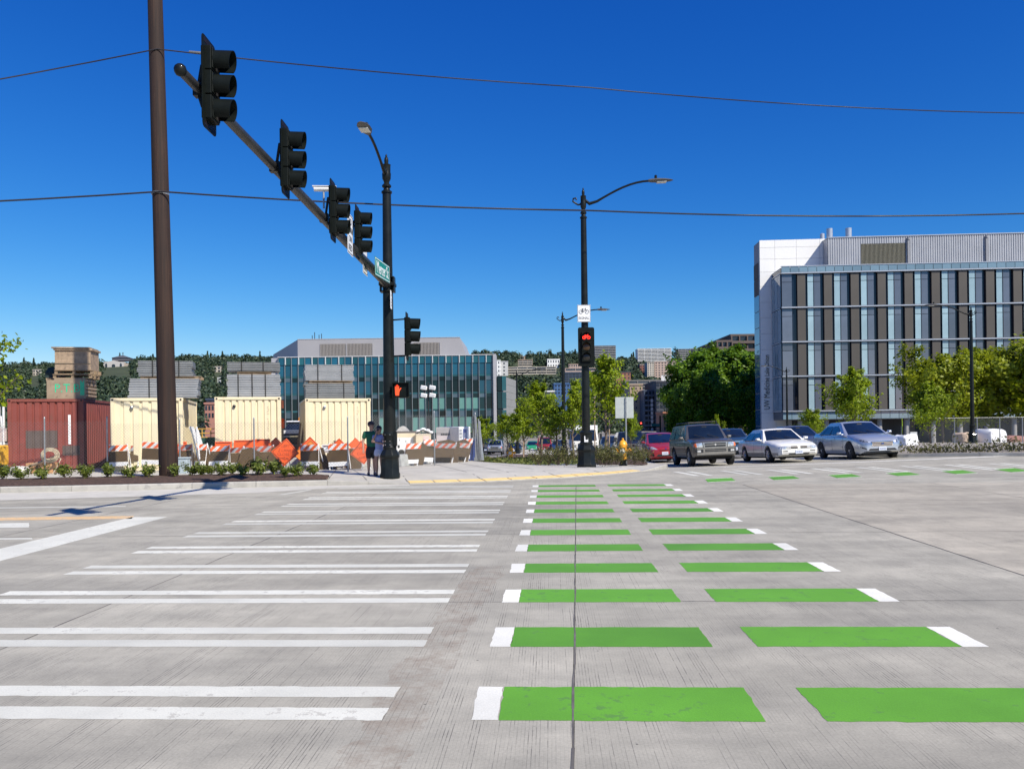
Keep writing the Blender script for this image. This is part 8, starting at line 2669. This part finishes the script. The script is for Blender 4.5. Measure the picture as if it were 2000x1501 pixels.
# fence and building site behind the right verge
def simple_fence(px0, px1, n, Y, h, label):
    o = GX(px0, Y, .12); t = thing('site_fence', o, label, 'fence', 'wire mesh fences')
    b_ = GX(px1, Y, .12); v = b_ - o
    for k in range(n + 1):
        p = v * (k / n); mb = MB(); mb.tube([p, p + Vector((0, 0, h))], .035, 6); mb.build('post', galv, t)
    mb = MB(); L_ = v.length; d_ = v.normalized(); sp = .16; m_ = int((L_ + h) / sp)
    for s_ in (1, -1):
        for k in range(m_):
            a = k * sp - (h if s_ > 0 else 0); b2_ = k * sp if s_ > 0 else k * sp - h
            za, zb2 = (0, h) if s_ > 0 else (0, h)
            if s_ < 0: a, b2_ = k * sp, k * sp - h
            if min(a, b2_) < 0 or max(a, b2_) > L_: continue
            A = d_ * a + Vector((0, 0, za)); B = d_ * b2_ + Vector((0, 0, zb2))
            n_ = Vector((.005, 0, 0)); q_ = Vector((0, .006, 0))
            mb._add([A - n_, A + n_, A + q_, B - n_, B + n_, B + q_], [(0, 1, 4, 3), (1, 2, 5, 4), (2, 0, 3, 5)])
    o2 = mb.build('chain_link_mesh', pbr('wire_grey', (.25, .26, .27), .5, metal=.5), t, fix=False); o2['kind'] = 'stuff'
    mb = MB(); mb.tube([Vector((0, 0, h)), v + Vector((0, 0, h))], .016, 6); mb.build('top_rail', pbr('wire_grey', (.25, .26, .27), .5, metal=.5), t)
simple_fence(1776, 2130, 8, 62, 1.9, 'long wire site fence behind the right-hand verge')
def wrapped(px, Y, W, H, lab, mat, seed):
    rng = random.Random(seed); g = GX(px, Y, .13)
    t = thing('wrapped_pallet', g, lab, 'wrapped goods', None, .3)
    mb = MB(); rs = []
    for z, k in ((0, 1), (.3, 1.04), (.6, 1.02), (.85, .98), (1.0, .8)):
        rs.append([(W * k * .5 * math.copysign(abs(math.cos(a)) ** .5, math.cos(a)) + rng.uniform(-.04, .04), W * k * .45 * math.copysign(abs(math.sin(a)) ** .5, math.sin(a)) + rng.uniform(-.04, .04), H * z + (rng.uniform(-.04, .06) if z > 0 else 0)) for a in [2 * math.pi * q / 14 for q in range(14)]])
    mb.rings(rs); mb.build('wrapping', mat, t, smooth=35)
wrapped(1934, 66, 2.0, 1.05, 'white plastic-wrapped pallet behind the site fence, right of the street lamp', sign_white, 1)
wrapped(1884, 66, 1.5, .8, 'tan covered pile behind the site fence, left of the street lamp foot', pbr('pile_tan', (.5, .38, .28), .8), 2)
wrapped(1771, 50, 1.1, .62, 'stack of white bags beside the front of the silver saloon', sign_white, 3)
wrapped(1972, 70, 2.6, .5, 'low reddish heap behind the site fence at the right', pbr('pile_red', (.30, .14, .11), .8), 4)
g = GX(1761, 58, .13); zt = P(1761, 832, 58).z - g.z
t = thing('pedestrian_sign', g, 'yellow-green diamond sign turned nearly edge-on beside the silver saloon', 'sign', None, R_(68))
mb = MB(); mb.tube([(0, 0, 0), (0, 0, zt)], .03, 6); mb.build('post', galv, t)
mb = MB(); mb.prism([(0, zt - .55), (.5, zt), (0, zt + .55), (-.5, zt)], -.04, -.055, 'y'); mb.build('plate', pbr('sign_lime', (.42, .60, .03), .5), t)
g = GX(1788, 52, .13); zt = P(1788, 843, 52).z - g.z
t = thing('site_sign', g, 'small pale grey sign on a post right of the silver saloon', 'sign')
mb = MB(); mb.tube([(0, 0, 0), (0, 0, zt)], .025, 6); mb.build('post', galv, t)
mb = MB(); mb.b2((-.33, -.04, zt - .4), (.1, -.028, zt)); mb.build('plate', pbr('sign_pale', (.5, .52, .52), .5), t)
# far junction with red signals down the side street
for px, py, lab in ((1226, 826, 'tiny far signal showing red, left one down the side street'), (1252, 826, 'tiny far signal showing red, right one down the side street')):
    Y = 150; p = P(px, py, Y)
    t = thing('traffic_signal', p, lab, 'traffic light', 'far signals down the side street')
    mb = MB(); mb.b2((-.3, 0, -.9), (.3, .3, .35)); mb.build('housing', signal_black, t, bevel=.03)
    mb = MB(); mb.lathe([(.16, -.05), (.12, -.1), (0, -.11)], 12, (0, 0, 0), 'y'); mb.build('lens', emis('far_red', (1, .06, .04), 3, (.3, .01, .01)), t)
a = P(1290, 833, 150); zg = terr(a.x, 150)
t = thing('signal_gantry', Vector((a.x, 150, zg)), 'dark far signal pole with a horizontal arm down the side street', 'signal mast')
mb = MB(); mb.tube([(0, .3, 0), (0, .3, a.z - zg + 2)], .16, 8).tube([(0, .3, a.z - zg), (-7.5, .3, a.z - zg)], .10, 6); mb.build('arm', black_iron, t)
mb = MB(); mb.b2((-1.6, .1, a.z - zg + .1), (-.1, .15, a.z - zg + .55)); mb.build('street_sign', pbr('sign_teal', (.0, .10, .09), .5), t)
